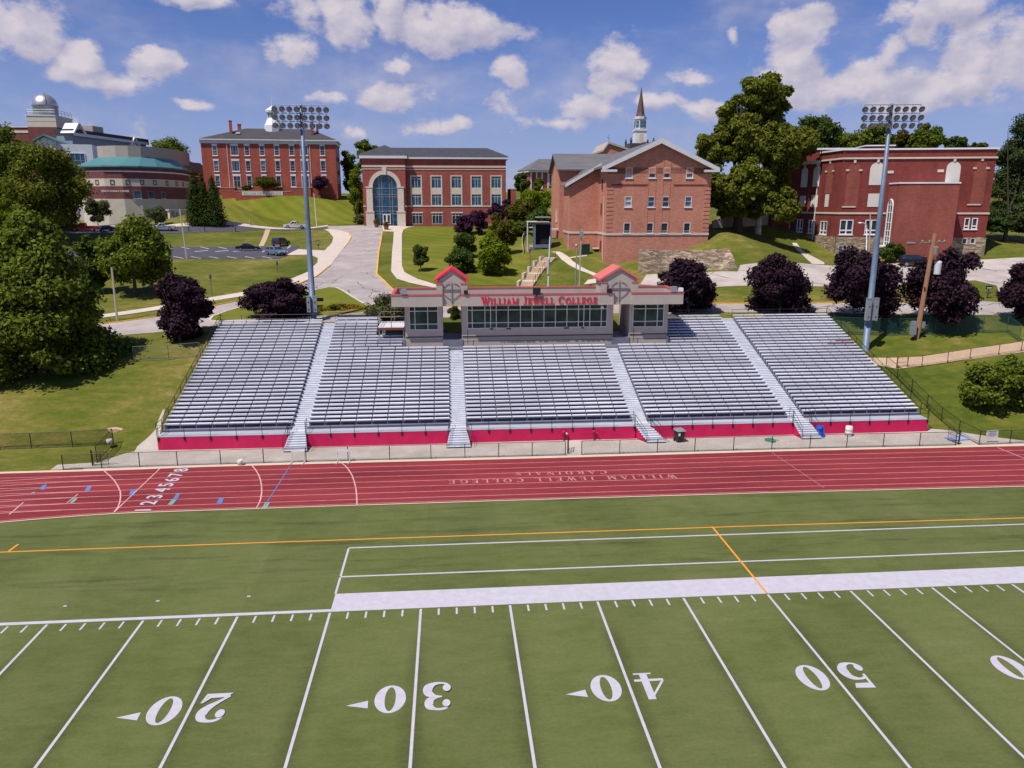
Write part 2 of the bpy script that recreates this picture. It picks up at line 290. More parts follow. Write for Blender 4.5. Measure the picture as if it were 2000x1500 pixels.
def roadmat(name, c, crack=.28, scale=.16):
    """worn concrete or asphalt: blotches, repair joints and crack lines"""
    m, t, b = nt(name); L = t.links; tc = N(t, 'ShaderNodeTexCoord'); P = tc.outputs['Object']
    n1 = N(t, 'ShaderNodeTexNoise'); n1.inputs['Scale'].default_value = .25; n1.inputs['Detail'].default_value = 9; n1.inputs['Roughness'].default_value = .7; L.new(P, n1.inputs['Vector'])
    cr = N(t, 'ShaderNodeValToRGB'); e = cr.color_ramp.elements; e[0].position = .3; e[0].color = rgb([k*.72 for k in c]); e[1].position = .68; e[1].color = rgb([k*1.2 for k in c]); L.new(n1.outputs['Fac'], cr.inputs[0])
    n2 = N(t, 'ShaderNodeTexNoise'); n2.inputs['Scale'].default_value = .6; n2.inputs['Detail'].default_value = 5; L.new(P, n2.inputs['Vector'])
    mx = N(t, 'ShaderNodeVectorMath', operation='MULTIPLY_ADD'); mx.inputs[1].default_value = (1.6,1.6,0); L.new(n2.outputs['Color'], mx.inputs[0]); L.new(P, mx.inputs[2])
    v = N(t, 'ShaderNodeTexVoronoi', feature='DISTANCE_TO_EDGE'); v.inputs['Scale'].default_value = scale; L.new(mx.outputs[0], v.inputs['Vector'])
    mr = N(t, 'ShaderNodeMapRange'); mr.inputs['From Min'].default_value = .005; mr.inputs['From Max'].default_value = .012; mr.inputs['To Min'].default_value = crack; mr.inputs['To Max'].default_value = 1.; L.new(v.outputs['Distance'], mr.inputs['Value'])
    n3 = N(t, 'ShaderNodeTexNoise'); n3.inputs['Scale'].default_value = .07; L.new(P, n3.inputs['Vector']); m3 = N(t, 'ShaderNodeMapRange'); m3.inputs['From Min'].default_value = .44; m3.inputs['From Max'].default_value = .50; L.new(n3.outputs['Fac'], m3.inputs['Value'])
    mm = N(t, 'ShaderNodeMath', operation='MAXIMUM'); L.new(mr.outputs[0], mm.inputs[0]); L.new(m3.outputs[0], mm.inputs[1])
    sc = N(t, 'ShaderNodeVectorMath', operation='SCALE'); L.new(cr.outputs[0], sc.inputs[0]); L.new(mm.outputs[0], sc.inputs['Scale']); L.new(sc.outputs[0], b.inputs['Base Color']); b.inputs['Roughness'].default_value = .92
    return m
MT['road'] = roadmat('worn road surface', (.375,.325,.310)); MT['lot'] = roadmat('worn pale pavement', (.44,.385,.355), scale=.1)
LF = {'green': leafmat('broad green leaves', (.130,.170,.022)), 'lime': leafmat('lime leaves', (.165,.230,.014), warm=.1), 'dark': leafmat('dark green leaves', (.085,.125,.024)),
      'near': leafmat('maple leaves', (.150,.195,.026), var=.5), 'syc': leafmat('sycamore leaves', (.155,.188,.026), var=.5, warm=.15), 'purple': leafmat('purple maple leaves', (.046,.023,.040), var=.6, trans=.25),
      'plum': leafmat('plum leaves', (.060,.022,.055), var=.4, trans=.2), 'olive': leafmat('olive leaves', (.105,.112,.016), warm=.15), 'conifer': leafmat('conifer needles', (.055,.082,.018), trans=.2),
      'sage': leafmat('sage leaves', (.125,.145,.060)), 'pine': leafmat('pine needles', (.055,.084,.026), trans=.2), 'brown': leafmat('brownish leaves', (.105,.085,.020)), 'flower': leafmat('yellow flowers', (.36,.26,.015))}
# ------------------------------------------------------------------ terrain
def ct(u, v, z): return tuple(onz(u, v, z))
CT = [(x, 22., 0.) for x in (-140,-90,-50,-20,10,40,70,110,160,200)]+[(x, 30., .35) for x in (-20,0,20,44)]
CT += [(x, 38., 3.0) for x in (-20,0,20,44)]+[(x, 48.5, 7.35) for x in (-20,0,20,42)]
CT += [(-90,36,3.2),(-45,36,3.2),(-140,36,3.2),(-60,45,5.9),(-100,45,5.6),(-140,46,5.6),(-30,40,4.5)]
for u, v, z in [(250,655,6.3),(250,625,6.7),(100,625,6.5),(300,600,7.4),(440,560,8.9),(400,520,10.1),(250,560,8.8),(100,560,8.8),(350,505,10.8),(580,503,11.0),(330,482,11.6),(570,482,11.6),
     (150,505,10.8),(150,482,11.6),(400,454,13.8),(520,450,13.9),(250,457,13.8),(120,460,13.8),(400,442,14.3),(520,441,14.4),(575,445,14.3),(240,444,14.3),(110,444,14.3),(330,434,15.9),(220,436,15.6),
     (700,440,15.2),(770,439,15.2),(640,447,14.2),(640,480,12.0),(700,500,11.1),(740,540,9.5),(700,575,8.5),(650,600,8.0),(560,590,8.0),(450,610,7.4),(880,437,15.1),(980,438,15.4),
     (820,530,10.2),(850,480,12.6),(900,460,13.5),(930,540,9.9),(1000,560,8.9),(1030,530,10.2),(1060,500,12.2),(1120,500,12.3),(1185,503,12.0),(1230,520,11.0),(1150,545,9.3),(1030,470,13.1),(1040,440,15.2),(1050,410,19.0),(1055,368,25.6),(1000,400,20.0),
     (1450,600,8.0),(1450,592,8.15),(1340,592,8.15),(1600,592,8.15),(1800,592,8.0),(1450,561,9.5),(1600,560,9.6),(1780,556,9.7),(1904,548,9.9),(1450,522,10.9),(1600,516,11.1),(1760,520,11.0),(1900,510,11.3),
     (1340,531,10.3),(1260,537,10.0),(1650,500,12.2),(1560,490,12.6),(1900,474,14.0),(1980,500,12.2),(1985,465,14.2),(1450,480,13.6),(1520,480,13.3),(1450,445,16.4),(1520,448,16.0),(1440,410,19.4),
     (1960,600,7.8),(1990,550,9.7),(1800,624,7.1),(1900,628,7.1),(1990,640,6.6),(1690,682,4.7),(1790,660,5.7),(1850,700,4.2),(1985,690,4.6),(1760,712,3.7),(1850,770,2.3),(1950,800,1.5),(1980,720,3.7),
     (550,439,14.9),(640,438,15.1),(420,436,15.2),(480,405,19.0),(600,405,19.0),(450,380,22.9),(550,381,23.0),(640,381,23.0),(680,400,20.0),(660,420,17.2),(390,400,19.5),(370,420,17.5)]:
    CT.append(ct(u, v, z))
CT += [(x,y,23.0) for x in (-74,-60,-45,-32) for y in (204,214,224)]
for x in (-150,-60,20,110,200): CT.append((x, 300., 25.)); CT.append((x, 250., 24.))
CT += [(-150,180,17.),(-150,120,12.),(-110,200,18.),(200,180,17.5),(200,120,13.),(190,80,9.),(190,50,6.),(110,180,19.),(150,150,16.5)]
A = np.array(CT); PX = A[:, :2]; nP = len(A)
def phi(r2): return .5*r2*np.log(r2+1e-9)
K = phi(((PX[:, None]-PX[None])**2).sum(-1))+np.eye(nP)*60.
Q = np.c_[np.ones(nP), PX]; S = np.zeros((nP+3, nP+3)); S[:nP, :nP] = K; S[:nP, nP:] = Q; S[nP:, :nP] = Q.T
W8 = np.linalg.solve(S, np.r_[A[:, 2], 0, 0, 0])
def tps(x, y):
    x = np.clip(x, -150, 200); y = np.clip(y, 20, 300)
    p = np.stack([x, y], -1); r2 = ((p[..., None, :]-PX)**2).sum(-1)
    z = phi(r2)@W8[:nP]+W8[nP]+p[..., 0]*W8[nP+1]+p[..., 1]*W8[nP+2]
    return z
xs = np.array([-4000,-1500,-600,-300,-200]+list(np.arange(-150, 201, 2.))+[260,400,800,1600,4000]); ys = np.array([-1200,-300,-100]+list(np.arange(14, 301, 2.))+[340,420,600,1200,4500])
GX, GY = np.meshgrid(xs, ys, indexing='ij'); GZ = np.zeros_like(GX)
for i in range(len(xs)): GZ[i] = tps(GX[i], GY[i])
sm = np.clip((GY-26.5)/6.5, 0, 1); sm = sm*sm*(3-2*sm); GZ = np.clip(GZ, 0, 26)*sm-.03
# gentle unevenness of the turf
GZ += np.where((GY > 30) & (GY < 260), .05*np.sin(GX*.35+GY*.22)*np.sin(GY*.41-GX*.13), 0)
def hz(x, y):
    i = int(np.clip(np.searchsorted(xs, x)-1, 0, len(xs)-2)); j = int(np.clip(np.searchsorted(ys, y)-1, 0, len(ys)-2))
    a = (x-xs[i])/(xs[i+1]-xs[i]); b = (y-ys[j])/(ys[j+1]-ys[j]); z = GZ
    if a >= b: return z[i,j]+a*(z[i+1,j]-z[i,j])+b*(z[i+1,j+1]-z[i+1,j])
    return z[i,j]+b*(z[i,j+1]-z[i,j])+a*(z[i+1,j+1]-z[i,j+1])
def drop(u, v):
    """where the line of sight through (u, v) of the photograph meets the ground"""
    r = ray(u, v); d = 30.; s = .6
    while d < 500:
        p = CP+d*r
        if p[2] < hz(p[0], p[1]):
            lo, hi = d-s, d
            for _ in range(14):
                m = .5*(lo+hi); p = CP+m*r
                if p[2] < hz(p[0], p[1]): hi = m
                else: lo = m
            p = CP+hi*r; return np.array([p[0], p[1], hz(p[0], p[1])])
        d += s
    p = CP+300*r; return p
def depth(P): return float((np.array(P)-CP)@F)
g = M(); nx, ny = GX.shape
g.v = [(float(GX[i,j]), float(GY[i,j]), float(GZ[i,j])) for i in range(nx) for j in range(ny)]
for i in range(nx-1):
    for j in range(ny-1):
        a = i*ny+j; g.f += [(a, a+ny, a+ny+1), (a, a+ny+1, a+1)]; g.m += [0, 0]
struct('ground', g, MT['lawn'], True)
def clip(poly, px, py, nx_, ny_):
    out = []
    for k in range(len(poly)):
        a, b = poly[k], poly[(k+1) % len(poly)]; da = (a[0]-px)*nx_+(a[1]-py)*ny_; db = (b[0]-px)*nx_+(b[1]-py)*ny_
        if da >= 0: out.append(a)
        if da*db < 0: t = da/(da-db); out.append((a[0]+t*(b[0]-a[0]), a[1]+t*(b[1]-a[1])))
    return out
def drape(m, xy, off=.04, mi=0):
    """lays a polygon (world x, y) on the ground, cut along the ground's own triangles"""
    pts = [Vector((p[0], p[1], 0)) for p in xy]
    for t in geometry.tessellate_polygon([pts]):
        tri = [(pts[k].x, pts[k].y) for k in t]
        if (tri[1][0]-tri[0][0])*(tri[2][1]-tri[0][1])-(tri[1][1]-tri[0][1])*(tri[2][0]-tri[0][0]) < 0: tri.reverse()
        i0 = max(0, np.searchsorted(xs, min(p[0] for p in tri))-1); i1 = np.searchsorted(xs, max(p[0] for p in tri)); j0 = max(0, np.searchsorted(ys, min(p[1] for p in tri))-1); j1 = np.searchsorted(ys, max(p[1] for p in tri))
        for i in range(i0, min(i1, nx-1)):
            for j in range(j0, min(j1, ny-1)):
                a = (xs[i], ys[j]); b = (xs[i+1], ys[j]); c = (xs[i+1], ys[j+1]); d = (xs[i], ys[j+1])
                for T in ((a, b, c), (a, c, d)):
                    q = list(T)
                    for k in range(3):
                        e, f2 = tri[k], tri[(k+1) % 3]; q = clip(q, e[0], e[1], -(f2[1]-e[1]), f2[0]-e[0])
                        if len(q) < 3: break
                    if len(q) >= 3: m.poly([(p[0], p[1], hz(p[0], p[1])+off) for p in q], mi)
    return m
def dropxy(pix): return [tuple(drop(u, v)[:2]) for u, v in pix]
def patch(name, mat, *polys, off=.04):
    m = M()
    for pix in polys: drape(m, dropxy(pix), off)
    return struct(name, m, mat)
def densify(P, step=1.5):
    out = []
    for a, b in zip(P[:-1], P[1:]):
        n = max(1, int(math.hypot(b[0]-a[0], b[1]-a[1])/step)); out += [(a[0]+(b[0]-a[0])*k/n, a[1]+(b[1]-a[1])*k/n) for k in range(n)]
    return out+[tuple(P[-1][:2])]
def kerb(m, xy, w=.2, h=.14, mi=0):
    P = densify(xy, 1.2); L = []
    for k, p in enumerate(P):
        a, b = P[max(k-1,0)], P[min(k+1,len(P)-1)]; l = math.hypot(b[0]-a[0], b[1]-a[1]) or 1; L.append((-(b[1]-a[1])/l*w/2, (b[0]-a[0])/l*w/2))
    for k in range(len(P)-1):
        (x0,y0), (x1,y1) = P[k], P[k+1]; (n0,o0), (n1,o1) = L[k], L[k+1]; z0, z1 = hz(x0,y0), hz(x1,y1)
        A0=(x0-n0,y0-o0,z0-.2);A1=(x0-n0,y0-o0,z0+h);A2=(x0+n0,y0+o0,z0+h);A3=(x0+n0,y0+o0,z0-.2);B0=(x1-n1,y1-o1,z1-.2);B1=(x1-n1,y1-o1,z1+h);B2=(x1+n1,y1+o1,z1+h);B3=(x1+n1,y1+o1,z1-.2)
        m.add([A0,A1,A2,A3,B0,B1,B2,B3], [(0,1,5,4),(1,2,6,5),(2,3,7,6)], mi)
# ------------------------------------------------------------------ lettering: stroke glyphs with serifs
def arc(cx, cy, rx, ry, a0, a1, wth, n=14):
    """curved stroke: thick at the sides, thin at top and bottom"""
    out = []
    for k in range(n+1):
        a = math.radians(a0+(a1-a0)*k/n); wd = wth[0]+(wth[1]-wth[0])*abs(math.cos(a)); out.append((cx+rx*math.cos(a), cy+ry*math.sin(a), wd))
    return out
TK, TN, SF = .17, .075, .07
def ser(x, y, w=.17): return [(x-w, y, SF), (x+w, y, SF)]
GL = {'I': (.42, [[(.21,0,TK),(.21,1,TK)], ser(.21,.035), ser(.21,.965)]),
 'L': (.74, [[(.21,0,TK),(.21,1,TK)], ser(.21,.965), [(.04,.04,.08),(.68,.04,.08)], [(.66,0,.07),(.66,.3,.05)]]),
 'W': (1.12, [[(.12,1,TK),(.36,0,TK*.9)], [(.36,0,TN),(.56,.9,TN)], [(.50,1,TK),(.76,0,TK*.9)], [(.76,0,TN),(1.0,1,TN)], ser(.12,.965), ser(.53,.965,.13), ser(1.,.965,.13)]),
 'A': (.92, [[(.14,0,TN),(.46,1,TN)], [(.43,1,TK),(.76,0,TK)], [(.26,.33,TN),(.64,.33,TN)], ser(.14,.035,.13), ser(.76,.035)]),
 'M': (1.12, [[(.18,0,TN),(.18,1,TN)], [(.20,1,TK),(.54,.05,TK)], [(.54,.05,TN),(.88,1,TN)], [(.90,0,TK),(.90,1,TK)], ser(.18,.035), ser(.90,.035), ser(.14,.965,.13), ser(.94,.965,.13)]),
 'J': (.58, [[(.36,1,TK),(.36,.22,TK),(.32,.08,.12),(.20,.03,.09),(.08,.10,.11)], ser(.36,.965)]),
 'E': (.78, [[(.21,0,TK),(.21,1,TK)], [(.04,.04,.08),(.72,.04,.08)], [(.04,.96,.08),(.70,.96,.08)], [(.25,.52,.07),(.54,.52,.07)], [(.70,0,.07),(.70,.27,.05)], [(.67,1,.07),(.67,.75,.05)], [(.53,.40,.06),(.53,.64,.06)]]),
 'C': (.90, [arc(.47,.5,.36,.47,52,308,(.08,.19)), [(.75,1,.07),(.75,.72,.06)], [(.70,.90,.12),(.74,.80,.12)]]),
 'O': (.98, [arc(.48,.5,.37,.47,0,360,(.08,.19),26)]),
 'G': (.98, [arc(.47,.5,.36,.47,52,300,(.08,.19)), [(.76,.44,TK),(.76,.05,TK)], ser(.74,.44,.18), [(.75,1,.07),(.75,.72,.06)], [(.62,.06,.09),(.78,.12,.09)]]),
 'R': (.92, [[(.21,0,TK),(.21,1,TK)], ser(.21,.035), ser(.10,.965,.08), [(.2,.96,.08),(.45,.96,.08)]+arc(.45,.74,.24,.22,90,-90,(.08,.18),8)+[(.2,.52,.07)], [(.46,.5,TK),(.74,.04,TK)], [(.70,.035,.07),(.88,.035,.07)]]),
 'D': (.96, [[(.21,0,TK),(.21,1,TK)], [(.06,.96,.08),(.4,.96,.08)]+arc(.42,.5,.38,.46,90,-90,(.08,.19),14)+[(.06,.04,.08)]]),
 'N': (.98, [[(.18,0,TN),(.18,1,TN)], [(.18,1,TK),(.76,.02,TK)], [(.78,0,TN),(.78,1,TN)], ser(.18,.035), ser(.12,.965,.1), ser(.78,.965)]),
 'S': (.72, [[(.60,.78,.08),(.56,.90,.09),(.38,.96,.10),(.18,.86,.17),(.17,.68,.19),(.36,.53,.20),(.56,.38,.20),(.56,.17,.18),(.36,.04,.10),(.16,.10,.09),(.11,.24,.08)], [(.62,1,.06),(.62,.72,.06)], [(.10,0,.06),(.10,.28,.06)]]), ' ': (.5, [])}
def spline(P, n=7):
    out = []; k = len(P); P = [np.array(p, float) for p in P]
    for i in range(k-1):
        p0, p1, p2, p3 = P[max(i-1,0)], P[i], P[i+1], P[min(i+2,k-1)]
        for j in range(n):
            t = j/n; out.append(tuple(.5*((2*p1)+(-p0+p2)*t+(2*p0-5*p1+4*p2-p3)*t*t+(-p0+3*p1-3*p2+p3)*t**3)))
    return out+[tuple(P[-1])]
def ribbon(P):
    """quads along a centre line of (x, y, width)"""
    n = len(P); Lr = []
    for i, p in enumerate(P):
        a, b = P[max(i-1,0)], P[min(i+1,n-1)]; dx, dy = b[0]-a[0], b[1]-a[1]; l = math.hypot(dx, dy) or 1; w = p[2]/2
        Lr.append(((p[0]-dy/l*w, p[1]+dx/l*w), (p[0]+dy/l*w, p[1]-dx/l*w)))
    return [[Lr[i][0], Lr[i][1], Lr[i+1][1], Lr[i+1][0]] for i in range(n-1)]
def text_width(s, gap=.1): return sum(GL[c][0]+gap for c in s)-gap
def text_quads(s, h, width=None, small=1., gap=.1):
    """list of (layer, quad) for a line of text of cap height h; initials keep full height, the rest are 'small' of it"""
    out = []; x = 0.; init = True; W = 0
    for c in s:
        k = h*(1. if init else small); out.append((c, x, k)); x += (GL[c][0]+gap)*k; init = c == ' '
    tot = x-gap*h*small; f = width/tot if width else 1.; res = []
    for (c, x0, k) in out:
        for li, st in enumerate(GL[c][1]):
            for q in ribbon(st): res.append((li, [((x0+p[0]*k)*f, p[1]*k) for p in q]))
    return res
# ------------------------------------------------------------------ football field
YD = .9144
field = struct('football_field', M().quad((-90,-75,0),(110,-75,0),(110,15.2,0),(-90,15.2,0)), MT['turf'])
def flat(name, mat, quads, z, parent):
    m = M()
    for q in quads: m.poly([(p[0], p[1], p[2] if len(p) > 2 else z) for p in q])
    return m.build(name, mat, parent)
def bar(x0, y0, x1, y1, w):
    l = math.hypot(x1-x0, y1-y0); a, b = -(y1-y0)/l*w/2, (x1-x0)/l*w/2; return [(x0-a,y0-b),(x1-a,y1-b),(x1+a,y1+b),(x0+a,y0+b)]
for k in range(-13, 15):
    X = k*5*YD; flat('yard_line', MT['white_paint'], [bar(X, -.10, X, -60, .125)], .006, field)
flat('tick_marks', MT['white_paint'], [bar(k*YD, -.12, k*YD, -.74, .10) for k in range(-66, 72) if k % 5], .006, field)
XB0, XB1 = -5*YD, 45*YD
flat('sideline', MT['white_paint'], [[(-90,0),(XB0-.0,0),(XB0-.0,.26),(-90,.26)], [(XB1,0),(110,0),(110,.26),(XB1,.26)]], .006, field)
flat('sideline_border', MT['white_paint'], [[(XB0,0),(XB1,0),(XB1,1.83),(XB0,1.83)]], .006, field)
flat('team_box_lines', MT['white_paint'], [[(XB0,3.67),(XB1,3.67),(XB1,3.81),(XB0,3.81)], [(XB0,7.34),(XB1,7.34),(XB1,7.48),(XB0,7.48)], [(XB0-.06,1.84),(XB0+.06,1.84),(XB0+.06,3.66),(XB0-.06,3.66)], [(XB0-.06,3.82),(XB0+.06,3.82),(XB0+.06,7.33),(XB0-.06,7.33)]], .006, field)
ol = [onz(u, v, 0) for u, v in ((-60,1081),(500,1060.5),(1000,1043.5),(1500,1026.5),(2060,1010))]
flat('orange_touchline', MT['orange_paint'], [bar(a[0],a[1],b[0],b[1],.12) for a, b in zip(ol[:-1], ol[1:])], .012, field)
flat('orange_halfway_line', MT['orange_paint'], [bar(20*YD, .0, 20*YD, 8.65, .12)], .016, field)
a, b = onz(17,1077,0), onz(36,1063,0); flat('orange_corner_mark', MT['orange_paint'], [bar(a[0],a[1],b[0],b[1],.14)], .012, field)
flat('white_dots', MT['white_paint'], [[(p[0]-.09,p[1]-.06),(p[0]+.09,p[1]-.06),(p[0]+.09,p[1]+.06),(p[0]-.09,p[1]+.06)] for p in (onz(127,1184,0), onz(308,1174,0), onz(486,1165,0))], .012, field)
def ball(x, y, r, n=14): return [(x+r*math.cos(2*math.pi*k/n), y+r*math.sin(2*math.pi*k/n)) for k in range(n)]
E_ = lambda rx, ry, n=40: [(.5+rx*math.cos(2*math.pi*k/n), .5+ry*math.sin(2*math.pi*k/n)) for k in range(n+1)]
o_, i_ = E_(.5,.5), E_(.175,.43)
DG = {'0': [[o_[k], o_[k+1], i_[k+1], i_[k]] for k in range(40)],
 '2': ribbon(spline([(.10,.72,.06),(.16,.86,.09),(.32,.95,.09),(.56,.95,.11),(.75,.84,.26),(.78,.68,.34),(.66,.50,.24),(.42,.31,.12),(.12,.10,.09)]))+[ball(.21,.73,.145), [(.05,0),(.83,0),(.80,.17),(.24,.15)], [(.80,0),(.90,0),(.985,.34),(.90,.34)], [(.78,0),(.9,.34),(.70,.15)]],
 '3': ribbon(spline([(.12,.80,.06),(.20,.91,.08),(.38,.96,.08),(.58,.94,.10),(.74,.84,.25),(.75,.69,.29),(.62,.57,.14),(.42,.53,.07),(.34,.53,.06)]))+ribbon(spline([(.40,.53,.06),(.60,.50,.12),(.79,.38,.28),(.80,.21,.32),(.62,.07,.14),(.40,.04,.08),(.20,.09,.08),(.10,.20,.06)]))+[ball(.20,.79,.13), ball(.19,.23,.135)],
 '4': [[(.50,.0),(.76,.0),(.76,1.),(.50,1.)], [(.62,1.),(.70,1.),(.10,.33),(.0,.33)], [(.0,.24),(1.,.24),(1.,.325),(.0,.325)], [(.34,0),(.96,0),(.96,.055),(.34,.055)]],
 '5': [[(.17,1.),(.27,1.),(.24,.46),(.15,.46)], [(.17,1.),(.84,.97),(.74,.80),(.20,.80)]]+ribbon(spline([(.16,.49,.06),(.28,.61,.08),(.48,.64,.09),(.70,.56,.22),(.80,.34,.36),(.68,.12,.22),(.44,.04,.08),(.22,.09,.08),(.11,.20,.06)]))+[ball(.20,.23,.14)]}
def digit(ch, X0, Y0, w, h):
    """digit turned half round so that it reads from the stand; X0, Y0 its lower-left corner as seen from the field side"""
    m = M()
    for li, q in enumerate(DG[ch]):
        zz = .007+.0006*(li if ch != '0' else 0); m.poly([(X0+w*(1-p[0]), Y0+h*(1-p[1]), zz) for p in q])
    return m.build('yard_number', MT['white_paint'], field)
for n, X in ((1,-20),(2,-10),(3,0),(4,10),(5,20),(4,30),(3,40)):
    X *= YD
    if n == 1: continue
    digit('0', X-1.67, -8.23, 1.30, 1.83); digit(str(n), X+.30, -8.23, 1.28, 1.83)
    if X < 20*YD-1: flat('direction_arrow', MT['white_paint'], [[(X-2.80,-7.62),(X-1.93,-7.36),(X-1.90,-7.86)]], .007, field)
    if X > 20*YD+1: flat('direction_arrow', MT['white_paint'], [[(X+2.80,-7.62),(X+1.93,-7.86),(X+1.90,-7.36)]], .007, field)
flat('direction_arrow', MT['white_paint'], [[(-20*YD-1.0,-7.62),(-20*YD-1.93,-7.36),(-20*YD-1.90,-7.86)]], .007, field) if False else None
# ------------------------------------------------------------------ running track
IN = [onz(u, v, 0) for u, v in ((-90,1031),(0,1021.5),(100,1013),(220,1004.3),(400,998),(700,988),(1000,978.5),(1200,972.5),(1500,963.7),(2000,951),(2090,949))]
OU = [onz(u, v, 0) for u, v in ((-90,928.5),(0,925),(200,919.6),(400,912),(700,903.7),(1000,896.5),(1200,891),(1500,882),(2000,871),(2090,869))]
xi = np.array([p[0] for p in IN]); yi = np.array([p[1] for p in IN]); xo = np.array([p[0] for p in OU]); yo = np.array([p[1] for p in OU])
def yin(x): return float(np.interp(x, xi, yi)) if x < xi[-1] else float(yi[-1])
def youf(x): return float(np.interp(x, xo, yo))
xi = np.r_[-80, xi]; yi = np.r_[yi[0]-7, yi]
TX = list(np.arange(-62, 86, 2.))
def yst(x): return float(np.interp(x, xi, yi)) if x > -22 else float(np.interp(-22, xi, yi)+(x+22)*.008)
def lane(x, k): a, b = yst(x), youf(x); return a+(b-a)*k/8.
tr = M()
for a, b in zip(TX[:-1], TX[1:]): tr.quad((a,yin(a),.02),(b,yin(b),.02),(b,youf(b),.02),(a,youf(a),.02))
track = struct('running_track', tr, MT['track'])
def strip(fn, w, z, name, mat, x0=-62, x1=84, st=2.):
    X = np.arange(x0, x1+.1, st); flat(name, mat, [[(a,fn(a)-w/2),(b,fn(b)-w/2),(b,fn(b)+w/2),(a,fn(a)+w/2)] for a, b in zip(X[:-1], X[1:])], z, track)
for k in range(1, 8): strip(lambda x: lane(x, k), .055, .026, 'lane_line', MT['track_line'], x0=-40 if k < 2 else -62)
for k in range(1, 8):
    strip(lambda x: lane(x, k)-.0085*max(0, -23-x)**2, .07, .029, 'bend_lane_line', MT['track_line'], x0=-50, x1=-23, st=1.5)
strip(lambda x: yin(x)+.06, .13, .034, 'inner_kerb_line', MT['cream_kerb']); strip(lambda x: yin(x)+.32, .05, .030, 'inner_lane_line', MT['track_line'])
strip(lambda x: youf(x)-.04, .10, .034, 'outer_edge_line', MT['cream_kerb'])
def pixline(name, pix, w, mat, z):
    P = [onz(u, v, z) for u, v in pix]; flat(name, mat, [bar(a[0],a[1],b[0],b[1],w) for a, b in zip(P[:-1], P[1:])], z, track)
ARC1 = [(204,920),(214,929),(223,938),(230,949),(235,960),(235.5,970),(234,981),(230,991),(222,1001)]
ARC2 = [(492,909),(499,917),(505,927),(509,938),(511,950),(511,962),(509,975),(505,985),(500,993)]
ARC3 = [(667,904),(675,910),(682,919),(688,929),(692,941),(695,953),(696.5,966),(697,977),(697,987)]
for P in (ARC1, ARC2, ARC3): pixline('stagger_line', P, .09, MT['track_line'], .040)
pixline('finish_line', [(313,914.5),(222,1001)], .09, MT['track_line'], .044); pixline('start_line', [(130,983),(152,965)], .08, MT['track_line'], .04); pixline('start_line', [(18,1005),(46,981)], .10, MT['track_line'], .04)
pixline('relay_line', [(1948,874),(2010,899)], .09, MT['track_line'], .044); pixline('relay_line', [(1508,884),(1610,953)], .05, MT['faint_paint'], .044)
pixline('blue_start_line', [(566,911),(518,987)], .07, MT['blue_mark'], .040)
for pix, mt in (([(512,992),(518,981),(527,981),(521,992)],'green_mark'), ([(423,983),(428,973),(438,971),(433,983)],'blue_mark'), ([(337,976),(345,964),(352,964),(346,976)],'blue_mark'), ([(327,986),(336,976),(345,976),(336,986)],'green_mark'),
     ([(252,966),(256,957),(268,954),(262,966)],'blue_mark'), ([(165,958),(171,950),(180,949),(174,960)],'blue_mark'), ([(136,982),(145,973),(152,973),(143,982)],'green_mark'), ([(77,955),(83,948),(92,946),(86,957)],'blue_mark'), ([(60,964),(64,961),(70,961),(66,964)],'green_mark')):
    flat('exchange_mark', MT[mt], [[tuple(onz(u, v, .036))[:2] for u, v in pix]], .036, track)
def font_mesh(name, body, size, mat, parent, loc, rot, depth_=0., off=.02, align='CENTER', sx=1.):
    c = bpy.data.curves.new('lettering', 'FONT'); c.body = body; c.size = size; c.extrude = depth_; c.offset = off; c.align_x = align; c.align_y = 'CENTER'
    o = bpy.data.objects.new('lettering', c); COL.objects.link(o); bpy.context.view_layer.update()
    me = bpy.data.meshes.new_from_object(o.evaluated_get(bpy.context.evaluated_depsgraph_get())); bpy.data.objects.remove(o); me.name = name
    me.materials.clear(); me.materials.append(mat)
    q = link(name, me, parent); q.location = loc; q.rotation_euler = rot; q.scale = (sx,1,1); return q
for n, (u, v) in enumerate(((281,996),(292,982),(304,970),(318,957),(326,947),(337,937),(345,927.5),(355,918)), 1):
    p = onz(u, v, .046); font_mesh('lane_number', str(n), 1.45, MT['white_paint'], track, (p[0], p[1], .046), (0,0,math.pi/2), off=.03)
def tracktext(s, uv0, uv1, h, mat):
    """reads from the stand: starts at the right as seen from the field"""
    A, B = onz(*uv0, .04), onz(*uv1, .04); d = B-A; W = math.hypot(d[0], d[1]); e = d/W; n_ = np.array([e[1], -e[0], 0]); m = M()
    if n_[1] > 0: n_ = -n_
    for li, q in text_quads(s, h, W, gap=.38): m.poly([tuple((A+e*p[0]+n_*p[1]+np.array([0,0,.0008*li]))) for p in q])
    m.build('track_lettering', mat, track)
tracktext('WILLIAM JEWELL COLLEGE', (1318,926.8), (876,938.2), .72, MT['faint_paint']); tracktext('CARDINALS', (1184,919.3), (1006,922.4), .66, MT['faint_paint'])
